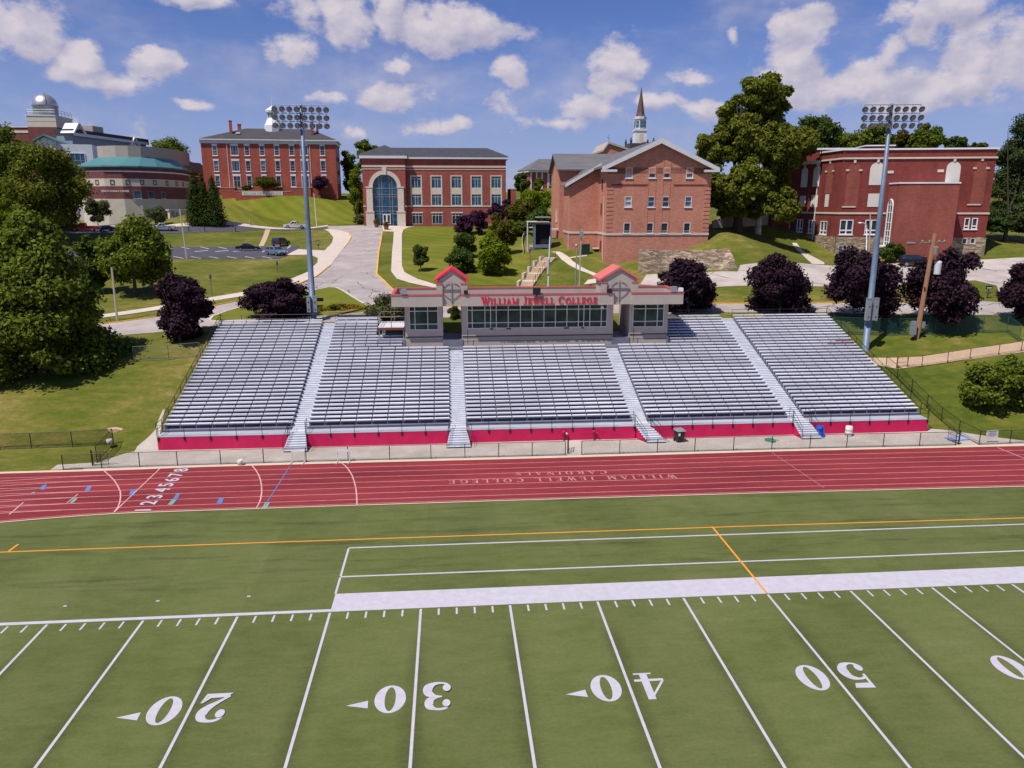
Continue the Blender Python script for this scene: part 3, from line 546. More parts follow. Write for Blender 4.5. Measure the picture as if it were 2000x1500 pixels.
# ------------------------------------------------------------------ concrete, roads, walks, lots
ap = M(); drape(ap, [(-27.3,22.8),(-12,22.2),(6,22.2),(30,22.3),(50.5,23.2),(53.2,23.4),(46.6,27.9),(45.0,28.3),(-22.9,28.3),(-25.2,27.2),(-26.4,25.6)], .012)
drape(ap, dropxy([(303,840),(318,800),(322,800),(312,850),(312,878),(262,884),(250,898),(268,872)]), .016); drape(ap, dropxy([(98,918),(112,908),(210,902),(234,901),(262,886),(262,905),(230,911)]), .010)
struct('concrete_apron', ap, MT['concrete'])
rim = M(); X = np.arange(-62, 82, 2.)
for a, b in zip(X[:-1], X[1:]): rim.quad((a,youf(a),.008),(b,youf(b),.008),(b,youf(b)+.42,.008),(a,youf(a)+.42,.008))
struct('track_edge_strip', rim, MT['cream_kerb'])
patch('road', MT['road'], [(-40,672),(130,666),(215,657),(300,650),(405,638),(640,630),(900,620),(1340,612),(1700,613),(1850,616),(2080,618),(2080,598),(1960,592),(1920,588),(1880,587),(1800,592),(1640,592),(1340,594),(1100,598),(900,600),(850,596),(800,585),(768,567),(736,536),(738,514),(740,492),(744,472),(748,453),(746,441),(640,441),(638,446),(655,452),(680,455),(686,463),(672,485),(646,518),(616,541),(580,556),(550,568),(488,584),(414,599),(296,621),(206,633),(-40,655)], off=.03)
patch('driveway', MT['walk'], [(632,448),(655,449),(680,454),(686,464),(672,485),(646,518),(616,541),(580,556),(550,569),(486,578),(486,569),(550,554),(602,531),(620,513),(621,505),(606,498),(560,499),(582,487),(634,490),(648,475),(651,464),(642,453)], off=.07)
patch('sidewalk', MT['walk'], [(486,569),(487,577),(402,591),(300,607),(195,622),(190,616),(300,600),(402,583)], [(746,440.5),(770,440),(842,435.5),(842,438),(800,444),(788,449),(785,458),(785,485),(785,520),(790,532),(815,545),(850,556),(880,562),(860,566),(845,562),(800,553),(775,545),(764,530),(766,490),(769,453),(748,452)],
     [(1076.5,492),(1092.5,492),(1101,496),(1112,503.5),(1119,511),(1133,520.5),(1148,528),(1174,538),(1176,545),(1148,534),(1128,527),(1111,518),(1097,508),(1086,496)], [(1112,503),(1146,499),(1147,500.5),(1113,505)], [(1547,475),(1556,475),(1580,498),(1610,513),(1610,517),(1586,516),(1566,497)], [(1148,547),(1174,543),(1172,552),(1140,556)], [(1735,511),(1760,506),(1764,516),(1740,519)], off=.06)
patch('parking_lot', MT['asphalt_new'], [(60,484),(300,483.5),(480,482),(584,480),(584,488),(560,500),(545,505.5),(380,506),(60,509)], off=.05)
patch('upper_drive', MT['asphalt_new'], [(60,447),(260,446),(500,445.5),(640,442.5),(640,446),(520,449),(460,453),(400,454),(300,457),(60,460)], off=.05)
patch('upper_walk', MT['walk'], [(60,443),(260,442),(500,440.8),(640,439.8),(640,442.3),(500,445.3),(260,445.8),(60,446.8)], off=.06)
lm = M()
for u in (300,338,372,407,442,477,511): drape(lm, dropxy([(u,502),(u+2.5,501.6),(u+22,505.4),(u+19,505.6)]), .075)
for u in (318,352,390,425,462): drape(lm, dropxy([(u,482.8),(u+3,482.7),(u+20,486.5),(u+16,486.6)]), .075)
for u in (380,420,455): drape(lm, dropxy([(u,491.5),(u+26,489.6),(u+27,490.4),(u+1,492.3)]), .075)
for p in ([(511,493),(519,487),(522,487),(514,493)],[(560,486),(566,479.5),(569,479.5),(563,486)],[(553,490),(562,491.6),(562,492.6),(553,491)]): drape(lm, dropxy(p), .075)
struct('parking_bay_lines', lm, MT['white_paint'])
patch('wooden_path', MT['tan_path'], [(518,448.5),(528,448.5),(515,481),(505,481)], off=.06)
patch('upper_parking_lot', MT['lot'], [(1250,556),(1262,537),(1300,534),(1440,531),(1446,518),(1580,516),(1650,519),(1735,514),(1760,520),(1830,515),(1900,508),(2000,503),(2090,499),(2090,600),(1958,591),(1946,558),(1904,548),(1780,556),(1600,560),(1398,561)], off=.04)
patch('lower_path', MT['tan_path'], [(1692,699),(1760,699),(1800,697),(1860,688),(1970,672),(2000,667),(2090,655),(2090,675),(2000,688),(1900,702),(1800,716),(1752,721),(1705,712)], off=.05)
patch('traffic_island', MT['island'], [(409,627),(416,619),(440,610),(500,592),(596,572),(644,562),(656,562.5),(668,568),(700,588),(716,598),(724,603),(720,608),(706,613),(660,617),(615,620),(520,625),(430,629)], off=.10)
patch('mown_lawn', MT['mown'], [(425,378),(655,376),(690,384),(700,438),(640,439),(500,440),(438,440)], [(789,449),(800,444),(842,438.5),(905,436),(1000,438),(1025,470),(1030,512),(1022,556),(880,560),(850,555),(815,544),(791,531),(786.5,519),(786.5,485)], off=.03)
patch('flower_bed', MT['mulch'], [(634,606),(650,601),(690,603),(704,607),(690,611),(640,613)], off=.14)
for nm, lab, mt, pix, w in (('kerb','pale kerb edging the grass island','kerb',[(409,627),(416,619),(440,610),(500,592),(596,572),(644,562),(656,562.5),(668,568),(700,588),(716,598),(724,603),(720,608),(706,613),(660,617),(615,620),(520,625),(430,629),(409,627)],.22),
     ('kerb','yellow','yellow_kerb',[(746,452),(744,472),(740,492),(738,514),(736,536),(768,567),(800,585),(850,597),(900,601),(1100,598),(1340,594),(1450,594),(1640,592)],.22),
     ('kerb','yellow','yellow_kerb',[(190,635),(206,633),(296,621),(414,599),(488,584),(550,569),(580,556.5),(616,541.5),(646,518.5)],.2), ('kerb','yellow','yellow_kerb',[(672,485),(682,471),(686,463),(680,454.5),(670,452)],.2)):
    k = M(); kerb(k, [drop(u, v)[:2] for u, v in pix], w); struct(nm, k, MT[mt])
# ------------------------------------------------------------------ grandstand: five seating sections, four aisle stairs
TD, TR, Y0, Z0 = .62, .205, 28.9, 1.2
def row_y(i): return Y0+TD*i
def row_z(i): return Z0+TR*(i+1)
NR = 31
DECK0, DECK1 = -5.9, 24.95            # press box ends
SEC = [(-22.9,-12.05,'far left'), (-10.70,1.58,'left'), (3.0,17.85,'middle'), (19.2,32.25,'right'), (33.75,44.9,'far right')]
SLAB = ['leftmost bleacher section of long aluminium benches beside the tree lawn', 'bleacher section with the small viewing deck at its top left of the press box', 'widest bleacher section below the big press box windows with the red pipes on its wall',
        'bleacher section in shade of the right press box wing, dark green bin below', 'rightmost bleacher section with a dark red stained bench near its outer edge']
def rowspan(s, i):
    x0, x1, _ = SEC[s]
    if i < 21: return x0, x1
    if s == 1: return x0, DECK0-.1 if i > 24 else -3.2
    if s == 2: return None
    if s == 3: return DECK1+.1, x1
    return x0, x1
def bench_mesh(x0, x1, i, pitch=1.30):
    m = M(); y = row_y(i)+.30; z = row_z(i)+.40; n = max(1, round((x1-x0)/pitch)); st = (x1-x0)/n
    for k in range(n):
        a, b = x0+k*st+(.05 if k else 0), x0+(k+1)*st-(.05 if k < n-1 else 0); m.box(a, b, y-.03, y+.29, z-.05, z+.045)
    for k in range(n+1): x = min(max(x0+k*st, x0+.06), x1-.06); m.box(x-.03, x+.03, y+.05, y+.2, row_z(i), z-.002, 1)
    return m
def rail_run(m, pts, post_h=1.05, every=1.95, r=.024, rails=(1.,.55), base=None):
    """rail along points (x,y,z): posts, top rail and mid rails"""
    P = [Vector(p) for p in pts]
    for a, b in zip(P[:-1], P[1:]):
        n = max(1, round((b-a).length/every))
        for k in range(n+1):
            q = a+(b-a)*k/n; m.tube([q-Vector((0,0,base or 0)), q+Vector((0,0,post_h))], r, 5)
        for f in rails: m.tube([a+Vector((0,0,post_h*f)), b+Vector((0,0,post_h*f))], r*.9, 5)
def mesh_net(m, a, b, h, pitch=.13, w=.006, z0=.03, skew=1.):
    """chain link between two ground points: crossing flat wires"""
    a, b = Vector(a), Vector(b); d = b-a; Lh = d.length; e = d/Lh; up = Vector((0,0,1)); n = int(Lh/pitch)
    for k in range(-int(h/pitch), n+1):
        for sgn in (1, -1):
            s0, s1 = (k*pitch, k*pitch+h) if sgn > 0 else (k*pitch+h, k*pitch); c0, c1 = max(0, min(Lh, s0)), max(0, min(Lh, s1))
            if abs(c1-c0) < 1e-3: continue
            f0, f1 = (c0-s0)/(s1-s0), (c1-s0)/(s1-s0)
            p, q = a+e*c0+up*(z0+f0*h), a+e*c1+up*(z0+f1*h); o = e*w
            m.quad(p-o, p+o, q+o, q-o)
for s, (x0, x1, nm) in enumerate(SEC):
    t = thing('bleacher_section', SLAB[s], 'bleachers', (0,0,0), 0, 'seating sections of the grandstand')
    w = M(); w.box(x0, x1, 27.6, 27.85, -.2, Z0-.03); w.build('front_wall', MT['crimson'], t)
    f = M(); f.box(x0, x1, 27.58, Y0, Z0-.03, Z0+.01); f.build('front_walkway', MT['front_deck'], t)
    rz_ = M()
    for i in range(NR):
        sp = rowspan(s, i)
        if not sp: continue
        a, b = sp; y, z = row_y(i), row_z(i)
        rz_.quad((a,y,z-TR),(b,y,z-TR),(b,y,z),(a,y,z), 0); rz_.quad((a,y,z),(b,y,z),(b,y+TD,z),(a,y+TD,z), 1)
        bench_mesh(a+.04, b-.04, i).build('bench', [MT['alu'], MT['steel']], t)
    # closed ends and back under the planks
    yb = row_y(NR)
    for xe in {x0, x1}:
        pts = [(xe,27.85,Z0-.05),(xe,Y0,Z0-.05)]
        for i in range(0, NR): pts += [(xe,row_y(i),row_z(i)-.03),(xe,row_y(i+1),row_z(i)-.03)]
        pts += [(xe,yb,6.2),(xe,27.85,-.2)]
        if s in (0, 4) and xe in (-22.9, 44.9): rz_.poly(pts, 0)
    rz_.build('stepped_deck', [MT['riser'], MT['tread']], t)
    r = M(); rail_run(r, [(x0+.1,27.62,Z0), (x1-.1,27.62,Z0)], 1.02, 1.95, .026, (1.,.52), base=.22)
    n = max(1, round((x1-x0-.2)/1.95))
    for k in range(n+1): x = x0+.1+(x1-x0-.2)*k/n; r.box(x-.07, x+.07, 27.54, 27.6, Z0-.34, Z0-.02)
    if s == 0: rail_run(r, [(x0,27.62,Z0), (x0,Y0,Z0), (x0,yb,row_z(NR-1))], 1.15, 1.9, .028); mesh_net(r, (x0-.02,Y0,Z0), (x0-.02,yb,row_z(NR-1)), 1.1, .16, .007)
    if s == 4: rail_run(r, [(x1,27.62,Z0), (x1,Y0,Z0), (x1,yb,row_z(NR-1))], 1.15, 1.9, .028); mesh_net(r, (x1+.02,Y0,Z0), (x1+.02,yb,row_z(NR-1)), 1.1, .16, .007)
    r.build('guard_rail', MT['black'], t); r = M()
    if s in (0, 4): rail_run(r, [(x0,yb+.05,row_z(NR-1)), (x1,yb+.05,row_z(NR-1))], 1.0, 2.0, .026)
    if s == 1: rail_run(r, [(x0,yb+.05,row_z(NR-1)), (DECK0,yb+.05,row_z(NR-1))], .95, 1.5, .024)
    if s == 3: rail_run(r, [(DECK1+.2,yb+.05,row_z(NR-1)), (x1,yb+.05,row_z(NR-1))], 1.0, 2.0, .026)
    if r.v: r.build('rear_rail', MT['black'], t)
    if s == 1:
        k = M(); k.box(x0+.2, DECK0, yb-.35, yb-.3, row_z(29), row_z(29)+.95); k.build('back_panel', MT['trim'], t)
        k = M(); k.box(x0+.2, DECK0, yb-.38, yb-.28, row_z(29)+.96, row_z(29)+1.12); k.build('panel_cap', MT['black'], t)
    if s == 4:
        k = M(); k.box(x1-3.2, x1-.3, row_y(19)+.29, row_y(19)+.58, row_z(19)+.447, row_z(19)+.465); k.box(x1-2.0, x1-.1, row_y(20)+.29, row_y(20)+.58, row_z(20)+.447, row_z(20)+.465); k.build('stain', plain('dark red stain', (.22,.03,.06), .8), t)
ST = [(-12.05,-10.70,30,'first'), (1.58,3.0,20,''), (17.85,19.2,20,''), (32.25,33.75,30,'')]
STL = ['aisle stairs left of the viewing deck climbing the full height of the stand', 'aisle stairs leading up to the passage below the left red gable', 'aisle stairs leading up to the passage below the right red gable', 'rightmost aisle stairs rising diagonally with a blue plastic sheet at the foot']
for k, (x0, x1, top, nm) in enumerate(ST):
    t = thing('aisle_stairs', STL[k], 'stairs', (0,0,0), 0, 'aisle stairs of the grandstand')
    m = M()
    for i in range(top+1):
        y, z = row_y(i), row_z(i); h = TR/2; zz = z-TR
        for q in (0, 1):
            ya = y+q*TD/2; za = zz+q*h; m.quad((x0,ya,za),(x1,ya,za),(x1,ya,za+h),(x0,ya,za+h), 1); m.quad((x0,ya,za+h),(x1,ya,za+h),(x1,ya+TD/2,za+h),(x0,ya+TD/2,za+h), 0)
            m.box(x0, x1, ya-.012, ya+.02, za+h-.035, za+h+.004, 0)
    m.build('upper_steps', [MT['alu_step'], plain('step riser', (.40,.42,.47), .6) if k == 0 else bpy.data.materials['step riser']], t)
    wd2 = (x0-.30, x1+.32) if k < 2 else (x0+.72, x1+1.05) if k == 2 else (x0+.25, x1+.55); xa, xb = wd2; m = M(); n = 8
    m.box(x0, x1, 27.9, Y0, Z0-.02, Z0+.015, 0)
    for i in range(n):
        za = (i+1)*Z0/n; ya = 26.25+i*.205; f = i/(n-1); a, b = xa+(x0-xa)*f, xb+(x1-xb)*f
        m.box(a, b, ya, ya+.24, za-.05, za, 0); m.quad((a,ya+.22,za-.05),(b,ya+.22,za-.05),(b,ya+.22,za+.1),(a,ya+.22,za+.1), 1)
    m.build('lower_steps', [MT['alu_step'], bpy.data.materials['step riser']], t)
    for (bx, tx) in ((xa, x0), (xb, x1)):
        m = M(); m.quad((bx,26.25,.0),(bx,26.45,.02),(tx,27.9,.02),(tx,27.9,Z0), 0); m.build('red_side', MT['crimson'], t)
        r = M(); r.tube([(bx,26.3,.1),(bx,26.3,1.05),(tx,27.75,Z0+1.0),(tx,28.6,Z0+1.05),(tx,28.6,Z0)], .022, 5); r.tube([(bx,26.3,.6),(tx,27.75,Z0+.55),(tx,28.6,Z0+.55)], .018, 5); r.tube([(tx,27.7,Z0-.1),(tx,27.7,Z0+1.0)], .022, 5); r.build('handrail', MT['black'], t)
# walkway in front of and beside the press box, and the passage floor
m = M(); m.box(-3.15, DECK1, row_y(21), 42.85, 5.55, row_z(21)); m.box(.95, 3.05, 42.85, 48.3, 5.55, 6.5); m.box(18.8, 20.7, 42.85, 48.3, 5.55, 6.5); m.box(24.7, DECK1, 42.85, 48.3, 5.55, 6.5)
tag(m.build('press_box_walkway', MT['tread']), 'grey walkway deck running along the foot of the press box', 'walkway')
# ------------------------------------------------------------------ press box
def win(parent, x0, x1, z0, z1, y=0., fr=.07, mull=(), trans=(), frame=None, pane=None, proud=.04, deep=.10, sill=0., head=0., name='window', hm=None, bar_=.045, panes=None):
    """window: frame with bars as a part, one glass sheet as its sub-part; sill and lintel as sub-parts"""
    frame = frame or MT['white']; m = M(); ya, yb = y-proud, y+deep
    m.box(x0, x0+fr, ya, yb, z0, z1); m.box(x1-fr, x1, ya, yb, z0, z1); m.box(x0+fr, x1-fr, ya, yb, z0, z0+fr); m.box(x0+fr, x1-fr, ya, yb, z1-fr, z1)
    for f in mull: x = x0+(x1-x0)*f; m.box(x-bar_/2, x+bar_/2, ya+.012, yb-.01, z0+fr, z1-fr)
    for f in trans: z = z0+(z1-z0)*f; m.box(x0+fr, x1-fr, ya+.016, yb-.014, z-bar_/2, z+bar_/2)
    w = m.build(name, frame, parent)
    M().box(x0+fr*.5, x1-fr*.5, yb-.05, yb-.02, z0+fr*.5, z1-fr*.5).build('pane', pane or MT['glass'], w)
    if sill: M().box(x0-.12, x1+.12, y-.14, y-.001, z0-sill, z0-.003).build('sill', hm or frame, w)
    if head: M().prism([(x0-.03,z1+.003),(x1+.03,z1+.003),(x1+.14,z1+head),(x0-.14,z1+head)], y-.09, y-.001).build('lintel', hm or frame, w)
    return w
def wall(m, x0, x1, z0, z1, ops, y=0., rev=.22, mi=0, back=False):
    """wall face in the plane y with openings (x0,x1,z0,z1) that have reveals"""
    X = sorted({x0, x1, *[o[0] for o in ops], *[o[1] for o in ops]}); Z = sorted({z0, z1, *[o[2] for o in ops], *[o[3] for o in ops]})
    for a, b in zip(X[:-1], X[1:]):
        for c, d in zip(Z[:-1], Z[1:]):
            cx, cz = (a+b)/2, (c+d)/2
            if not any(o[0] < cx < o[1] and o[2] < cz < o[3] for o in ops): m.quad((a,y,c),(b,y,c),(b,y,d),(a,y,d), mi)
    for (a, b, c, d) in ops:
        m.quad((a,y,c),(a,y,d),(a,y+rev,d),(a,y+rev,c), mi); m.quad((b,y,c),(b,y+rev,c),(b,y+rev,d),(b,y,d), mi); m.quad((a,y,d),(b,y,d),(b,y+rev,d),(a,y+rev,d), mi); m.quad((a,y,c),(a,y+rev,c),(b,y+rev,c),(b,y,c), mi)
        m.quad((a,y+rev,c),(b,y+rev,c),(b,y+rev,d),(a,y+rev,d), mi)
def shell(m, x0, x1, y0, y1, z0, z1, mi=0):
    m.quad((x0,y1,z0),(x0,y0,z0),(x0,y0,z1),(x0,y1,z1), mi); m.quad((x1,y0,z0),(x1,y1,z0),(x1,y1,z1),(x1,y0,z1), mi); m.quad((x1,y1,z0),(x0,y1,z0),(x0,y1,z1),(x1,y1,z1), mi)
YF, YB, ZF, ZC, ZT = 42.95, 47.9, 6.30, 10.08, 11.36
pb = thing('press_box', 'beige press box with red lettering and two red gabled towers above the stand', 'press box', (0,0,0))
w = M()
wall(w, 2.95, 18.9, ZF-.9, ZC, [(3.53,18.25,7.58,9.98)], YF); shell(w, 2.95, 18.9, YF, YB, ZF-.9, ZC)
wall(w, -2.9, 1.0, ZF-.9, ZC, [(-2.45,.52,7.50,9.95)], YF); shell(w, -2.9, 1.0, YF, YB, ZF-.9, ZC)
wall(w, 20.62, 24.8, ZF-.9, ZC, [(21.0,24.35,7.52,9.95)], YF); shell(w, 20.62, 24.8, YF, YB, ZF-.9, ZC)
w.build('wall', MT['stucco'], pb)
for a, b in ((3.0,18.85),(-2.85,.95),(20.68,24.75)):
    m = M(); m.box(a, b, YF-.06, YF-.005, ZF+.42, ZF+.50); m.build('dark_ledge', MT['black'], pb)
def bandwin(x0, x1, z0, z1, us, tr, fr=.06):
    wn_ = win(pb, x0, x1, z0, z1, YF, fr, [(x-x0)/(x1-x0) for x in us], tr, MT['trim'], MT['glass_green'], .02, .16, bar_=.07)
    return wn_
c0, c1 = 3.53, 18.25
b1 = bandwin(c0, c1, 7.58, 9.98, [c0+(c1-c0)*f for f in (.035,.125,.165,.205,.29,.377,.46,.545,.627,.71,.793,.832,.875,.958)], (.245,.80))
for a, b in ((.16,.185),(.275,.31),(.69,.725),(.815,.835)): m = M(); m.box(c0+(c1-c0)*a, c0+(c1-c0)*b, YF-.03, YF+.02, 7.45, 7.60); m.build('dark_bracket', MT['black'], b1)
bandwin(-2.45, .52, 7.50, 9.95, [-1.87,-.55], (.25,.80)); bandwin(21.0, 24.35, 7.52, 9.95, [22.35,23.65], (.25,.80))
for nm, a, b in (('c',2.95,18.6),('l',-4.12,1.02),('r',20.5,25.92)):
    y0 = 41.55; m = M(); m.box(a, b, y0, y0+.22, ZC+.02, ZT-.14); m.box(a, a+.22, y0+.22, YB+.3, ZC+.02, ZT-.14); m.box(b-.22, b, y0+.22, YB+.3, ZC+.02, ZT-.14); m.box(a+.22, b-.22, YB+.08, YB+.3, ZC+.02, ZT-.14)
    m.box(a+.22, b-.22, y0+.22, YB+.08, ZC+.02, ZC+.15); m.build('fascia', MT['stucco'], pb)
    m = M(); e = .05; m.box(a-e, b+e, y0-e, y0+.27, ZT-.139, ZT); m.box(a-e, a+.27, y0+.271, YB+.35, ZT-.139, ZT); m.box(b-.27, b+e, y0+.271, YB+.35, ZT-.139, ZT); m.box(a+.271, b-.271, YB+.03, YB+.35, ZT-.139, ZT); m.build('red_coping', MT['red_trim'], pb)
    m = M(); m.box(a+.22, b-.22, y0+.22, YB+.08, ZC+.4, ZC+.5); m.build('flat_roof', MT['flat_roof'], pb)
    n = max(2, round((b-a)/2.6))
    for k in range(1, n): x = a+(b-a)*k/n; m = M(); m.box(x-.012, x+.012, y0-.004, y0-.001, ZC+.03, ZT-.16); m.build('panel_joint', MT['grey_panel'], pb)
def tower(x0, x1, roofmat, y0=41.70):
    """gabled box that bridges the passage, with its emblem of a cross, a bow and an arrow point"""
    xm = (x0+x1)/2; ze, za = 12.62, 13.75; yb = y0+3.4
    m = M(); m.prism([(x0+.12,ZC+.03),(x1-.12,ZC+.03),(x1-.12,ze),(xm,za),(x0+.12,ze)], y0+.12, yb); m.build('tower_wall', MT['stucco'], pb)
    m = M(); m.prism([(x0,ZT+.01),(x0+.62,ZT+.01),(x0+.62,ze-.32),(x0,ze-.32)], y0, y0+.118); m.prism([(x1-.62,ZT+.01),(x1,ZT+.01),(x1,ze-.32),(x1-.62,ze-.32)], y0, y0+.118); m.build('tower_pilaster', MT['stucco'], pb)
    m = M(); m.box(x0-.04, x0+.66, y0-.04, y0+.115, ze-.318, ze-.16); m.box(x1-.66, x1+.04, y0-.04, y0+.115, ze-.318, ze-.16); m.build('pilaster_cap', MT['red_trim'], pb)
    m = M(); o = .16
    for sg in (-1, 1):
        xe = xm+sg*(xm-x0+.18); m.prism([(xm,za+.02),(xm,za+.26),(xe,ze+.14),(xe,ze-.08)], y0-.06, yb+.25)
    m.build('gable_roof', roofmat, pb)
    # emblem: cross arms, upright, bow and point
    ye = y0+.06; cz = 11.62; m = M(); m.box(xm-.95, xm+.95, ye, ye+.058, cz-.02, cz+.17); m.box(xm-.035, xm+.035, ye-.03, ye-.002, cz-1.05, cz+.95)
    for sg in (-1, 1):
        m.tube([(xm+sg*(.10+.78*math.sin(a)), ye+.01, cz+.02+.78*math.cos(a)) for a in (.12,.4,.7,1.0,1.25)], .028, 5); m.tube([(xm+sg*1.08,ye+.01,cz+.16),(xm+sg*1.0,ye+.01,cz-.02),(xm+sg*.72,ye+.01,cz-.42),(xm+sg*.42,ye+.01,cz-.66),(xm+sg*.2,ye+.01,cz-.80),(xm+sg*.1,ye+.01,cz-1.05)], .028, 5)
        m.tube([(xm+sg*.95,ye+.01,cz+.08),(xm+sg*1.15,ye+.01,cz+.02)], .05, 5)
    m.tube([(xm,ye,cz-1.05),(xm,ye,cz-1.25)], .045, 5); m.build('emblem', plain('dark emblem metal', (.16,.135,.15), .5) if 'dark emblem metal' not in bpy.data.materials else bpy.data.materials['dark emblem metal'], pb)
tower(.42, 3.55, MT['red_roof']); tower(17.27, 21.15, MT['coral_roof'])
m = M(); A0, A1 = ony(940, 596, 41.47), ony(1167, 594, 41.47)
for li, q in text_quads('WILLIAM JEWELL COLLEGE', .80, A1[0]-A0[0], .84, gap=.06): m.prism([(A0[0]+p[0], 10.24+p[1]) for p in q], 41.45-.0015*li, 41.535)
m.build('lettering', MT['sign_red'], pb)
def floodbox(x, y, z, nm='roof_floodlight', mt='steel', s=.4):
    m = M(); m.box(x-s/2, x+s/2, y-.35, y+.15, z, z+s*.9); m.box(x-.05, x+.05, y-.1, y+.0, z-.22, z); m.build(nm, MT[mt], pb)
floodbox(-2.85, 41.75, ZT+.02, s=.55); floodbox(24.9, 41.8, ZT+.02, s=.6); floodbox(25.65, 41.8, ZT+.05, s=.4, mt='white'); floodbox(3.4, 41.75, ZT+.0, s=.4, mt='dark'); floodbox(18.1, 41.75, ZT+.0, s=.45, mt='dark'); floodbox(10.6, 41.6, ZT-.12, 'loudspeaker', 'dark', .75)
for x, y in ((-.2,44.),(5.6,44.2),(14.7,45.),(22.6,44.3)): m = M(); m.lathe([(.16,0),(.2,.2),(.05,.38),(0,.4)], (x,y,ZC+.5), 10); m.build('roof_vent', MT['trim'], pb)
m = M(); m.lathe([(0,0),(.17,0),(.17,.03),(0,.03)], (0,0,0), 14); q = m.build('notice_sticker', MT['white'], pb); q.location = (17.7,42.96,9.62); q.rotation_euler = (math.pi/2,0,0)
m = M(); m.tube([(3.55,42.5,6.0),(3.55,42.5,7.6)], .03, 5); m.tube([(21.05,42.5,6.0),(21.05,42.5,7.6)], .03, 5); m.tube([(3.0,42.45,6.35),(18.9,42.45,6.35)], .03, 5); m.tube([(20.6,42.45,6.35),(24.8,42.45,6.35)], .03, 5); tag(m.build('walkway_rail', MT['black']), 'thin black rail on the walkway below the press box windows', 'railing')
vd = thing('viewing_deck', 'small raised viewing deck with brown rails left of the press box', 'deck', (0,0,0))
dz = 7.75; m = M(); m.box(-5.75, -2.92, 43.3, 47.6, dz-.18, dz); m.build('deck_floor', MT['trim'], vd); m = M(); m.box(-5.8, -2.92, 43.2, 43.28, dz-.26, dz-.02); m.build('deck_edge', MT['red_steel'], vd)
m = M(); rail_run(m, [(-2.95,43.3,dz),(-5.7,43.3,dz),(-5.7,47.5,dz),(-2.95,47.5,dz)], 1.1, 1.4, .035, (1.,.5)); m.build('deck_rail', MT['grey_wood'], vd)
m = M()
for x in (-5.6,-3.1):
    for y in (43.5,47.3): m.box(x-.06, x+.06, y-.06, y+.06, 5.6, dz-.18)
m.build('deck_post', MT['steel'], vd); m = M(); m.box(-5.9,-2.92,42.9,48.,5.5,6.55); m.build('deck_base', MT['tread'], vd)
# ------------------------------------------------------------------ fences
def fence(name, label, cat, pts, h, post_every, mt, group=None, pr=.035, rails=(1.,.04), net=True, pitch=.13, nw=.006):
    """chain link run on the ground through world points (x, y): posts, rails, netting"""
    t = thing(name, label, cat, (pts[0][0], pts[0][1], hz(*pts[0][:2])), 0, group); O = Vector(t.location); P = []
    for a, b in zip(pts[:-1], pts[1:]):
        n = max(1, round(math.hypot(b[0]-a[0], b[1]-a[1])/post_every)); P += [(a[0]+(b[0]-a[0])*k/n, a[1]+(b[1]-a[1])*k/n) for k in range(n)]
    P.append(pts[-1][:2]); V = [Vector((p[0], p[1], hz(p[0], p[1])+.02))-O for p in P]
    for v in V: M().tube([v-Vector((0,0,.1)), v+Vector((0,0,h))], pr, 6).build('fence_post', mt, t)
    m = M()
    for f in rails: m.tube([v+Vector((0,0,h*f)) for v in V], pr*.7, 5)
    m.build('fence_rail', mt, t)
    if net:
        m = M()
        for a, b in zip(V[:-1], V[1:]): mesh_net(m, a, b, h-.06, pitch, nw)
        m.build('chain_link', mt, t)
    return t
def G(u, v): p = drop(u, v); return (p[0], p[1])
FB = MT['black']; gf = 'trackside chain link fences'
fy = lambda x: youf(x)+.62
fence('chain_link_fence', 'low black chain link fence along the track left of the gate gap', 'fence', [(x, fy(x)) for x in (-28.6,-20,-10,0,11.05)], 1.2, 3.05, FB, gf)
fence('chain_link_fence', 'low black chain link fence along the track right of the gate gap', 'fence', [(x, fy(x)) for x in (12.4,22,32,44.9)], 1.2, 3.05, FB, gf)
fence('chain_link_fence', 'black chain link fence carrying a white notice at the right end of the track', 'fence', [G(1912,869), G(2090,862)], 1.2, 2.8, FB, gf)
fence('chain_link_fence', 'black chain link fence running uphill beside the right end of the stand', 'fence', [G(1912,869), G(1872,848), G(1838,822), G(1810,796), G(1780,766), G(1752,738), G(1730,719)], 1.25, 2.8, FB, gf)
fence('chain_link_fence', 'dark chain link fence across the left lawn with a short return towards the track', 'fence', [G(-60,884), G(0,878), G(62,876), G(142,873), G(222,868), G(190,904)], 1.35, 4.0, FB, gf, pitch=.11, nw=.010)
fence('chain_link_fence', 'dark brown fence with a gate along the tan path on the right', 'fence', [G(1772,718), G(1800,716), G(1850,709), G(1894,702), G(1950,694), G(2080,675)], 1.15, 3.2, MT['red_steel'], gf)
GR = plain('green coated wire', (.025,.09,.085), .6); fence('chain_link_fence', 'tall green chain link fence below the purple trees right of the stand', 'fence', [G(1625,652), G(1700,655), G(1780,655), G(1870,652), G(1966,650), G(1990,668)], 1.9, 3.0, GR, gf, pitch=.11, nw=.011)
fence('chain_link_fence', 'grey chain link fence on the lawn left of the stand below the purple tree', 'fence', [G(262,706), G(330,703), (-23.6, 42.6)], 1.5, 3.6, MT['wire_grey'], gf)
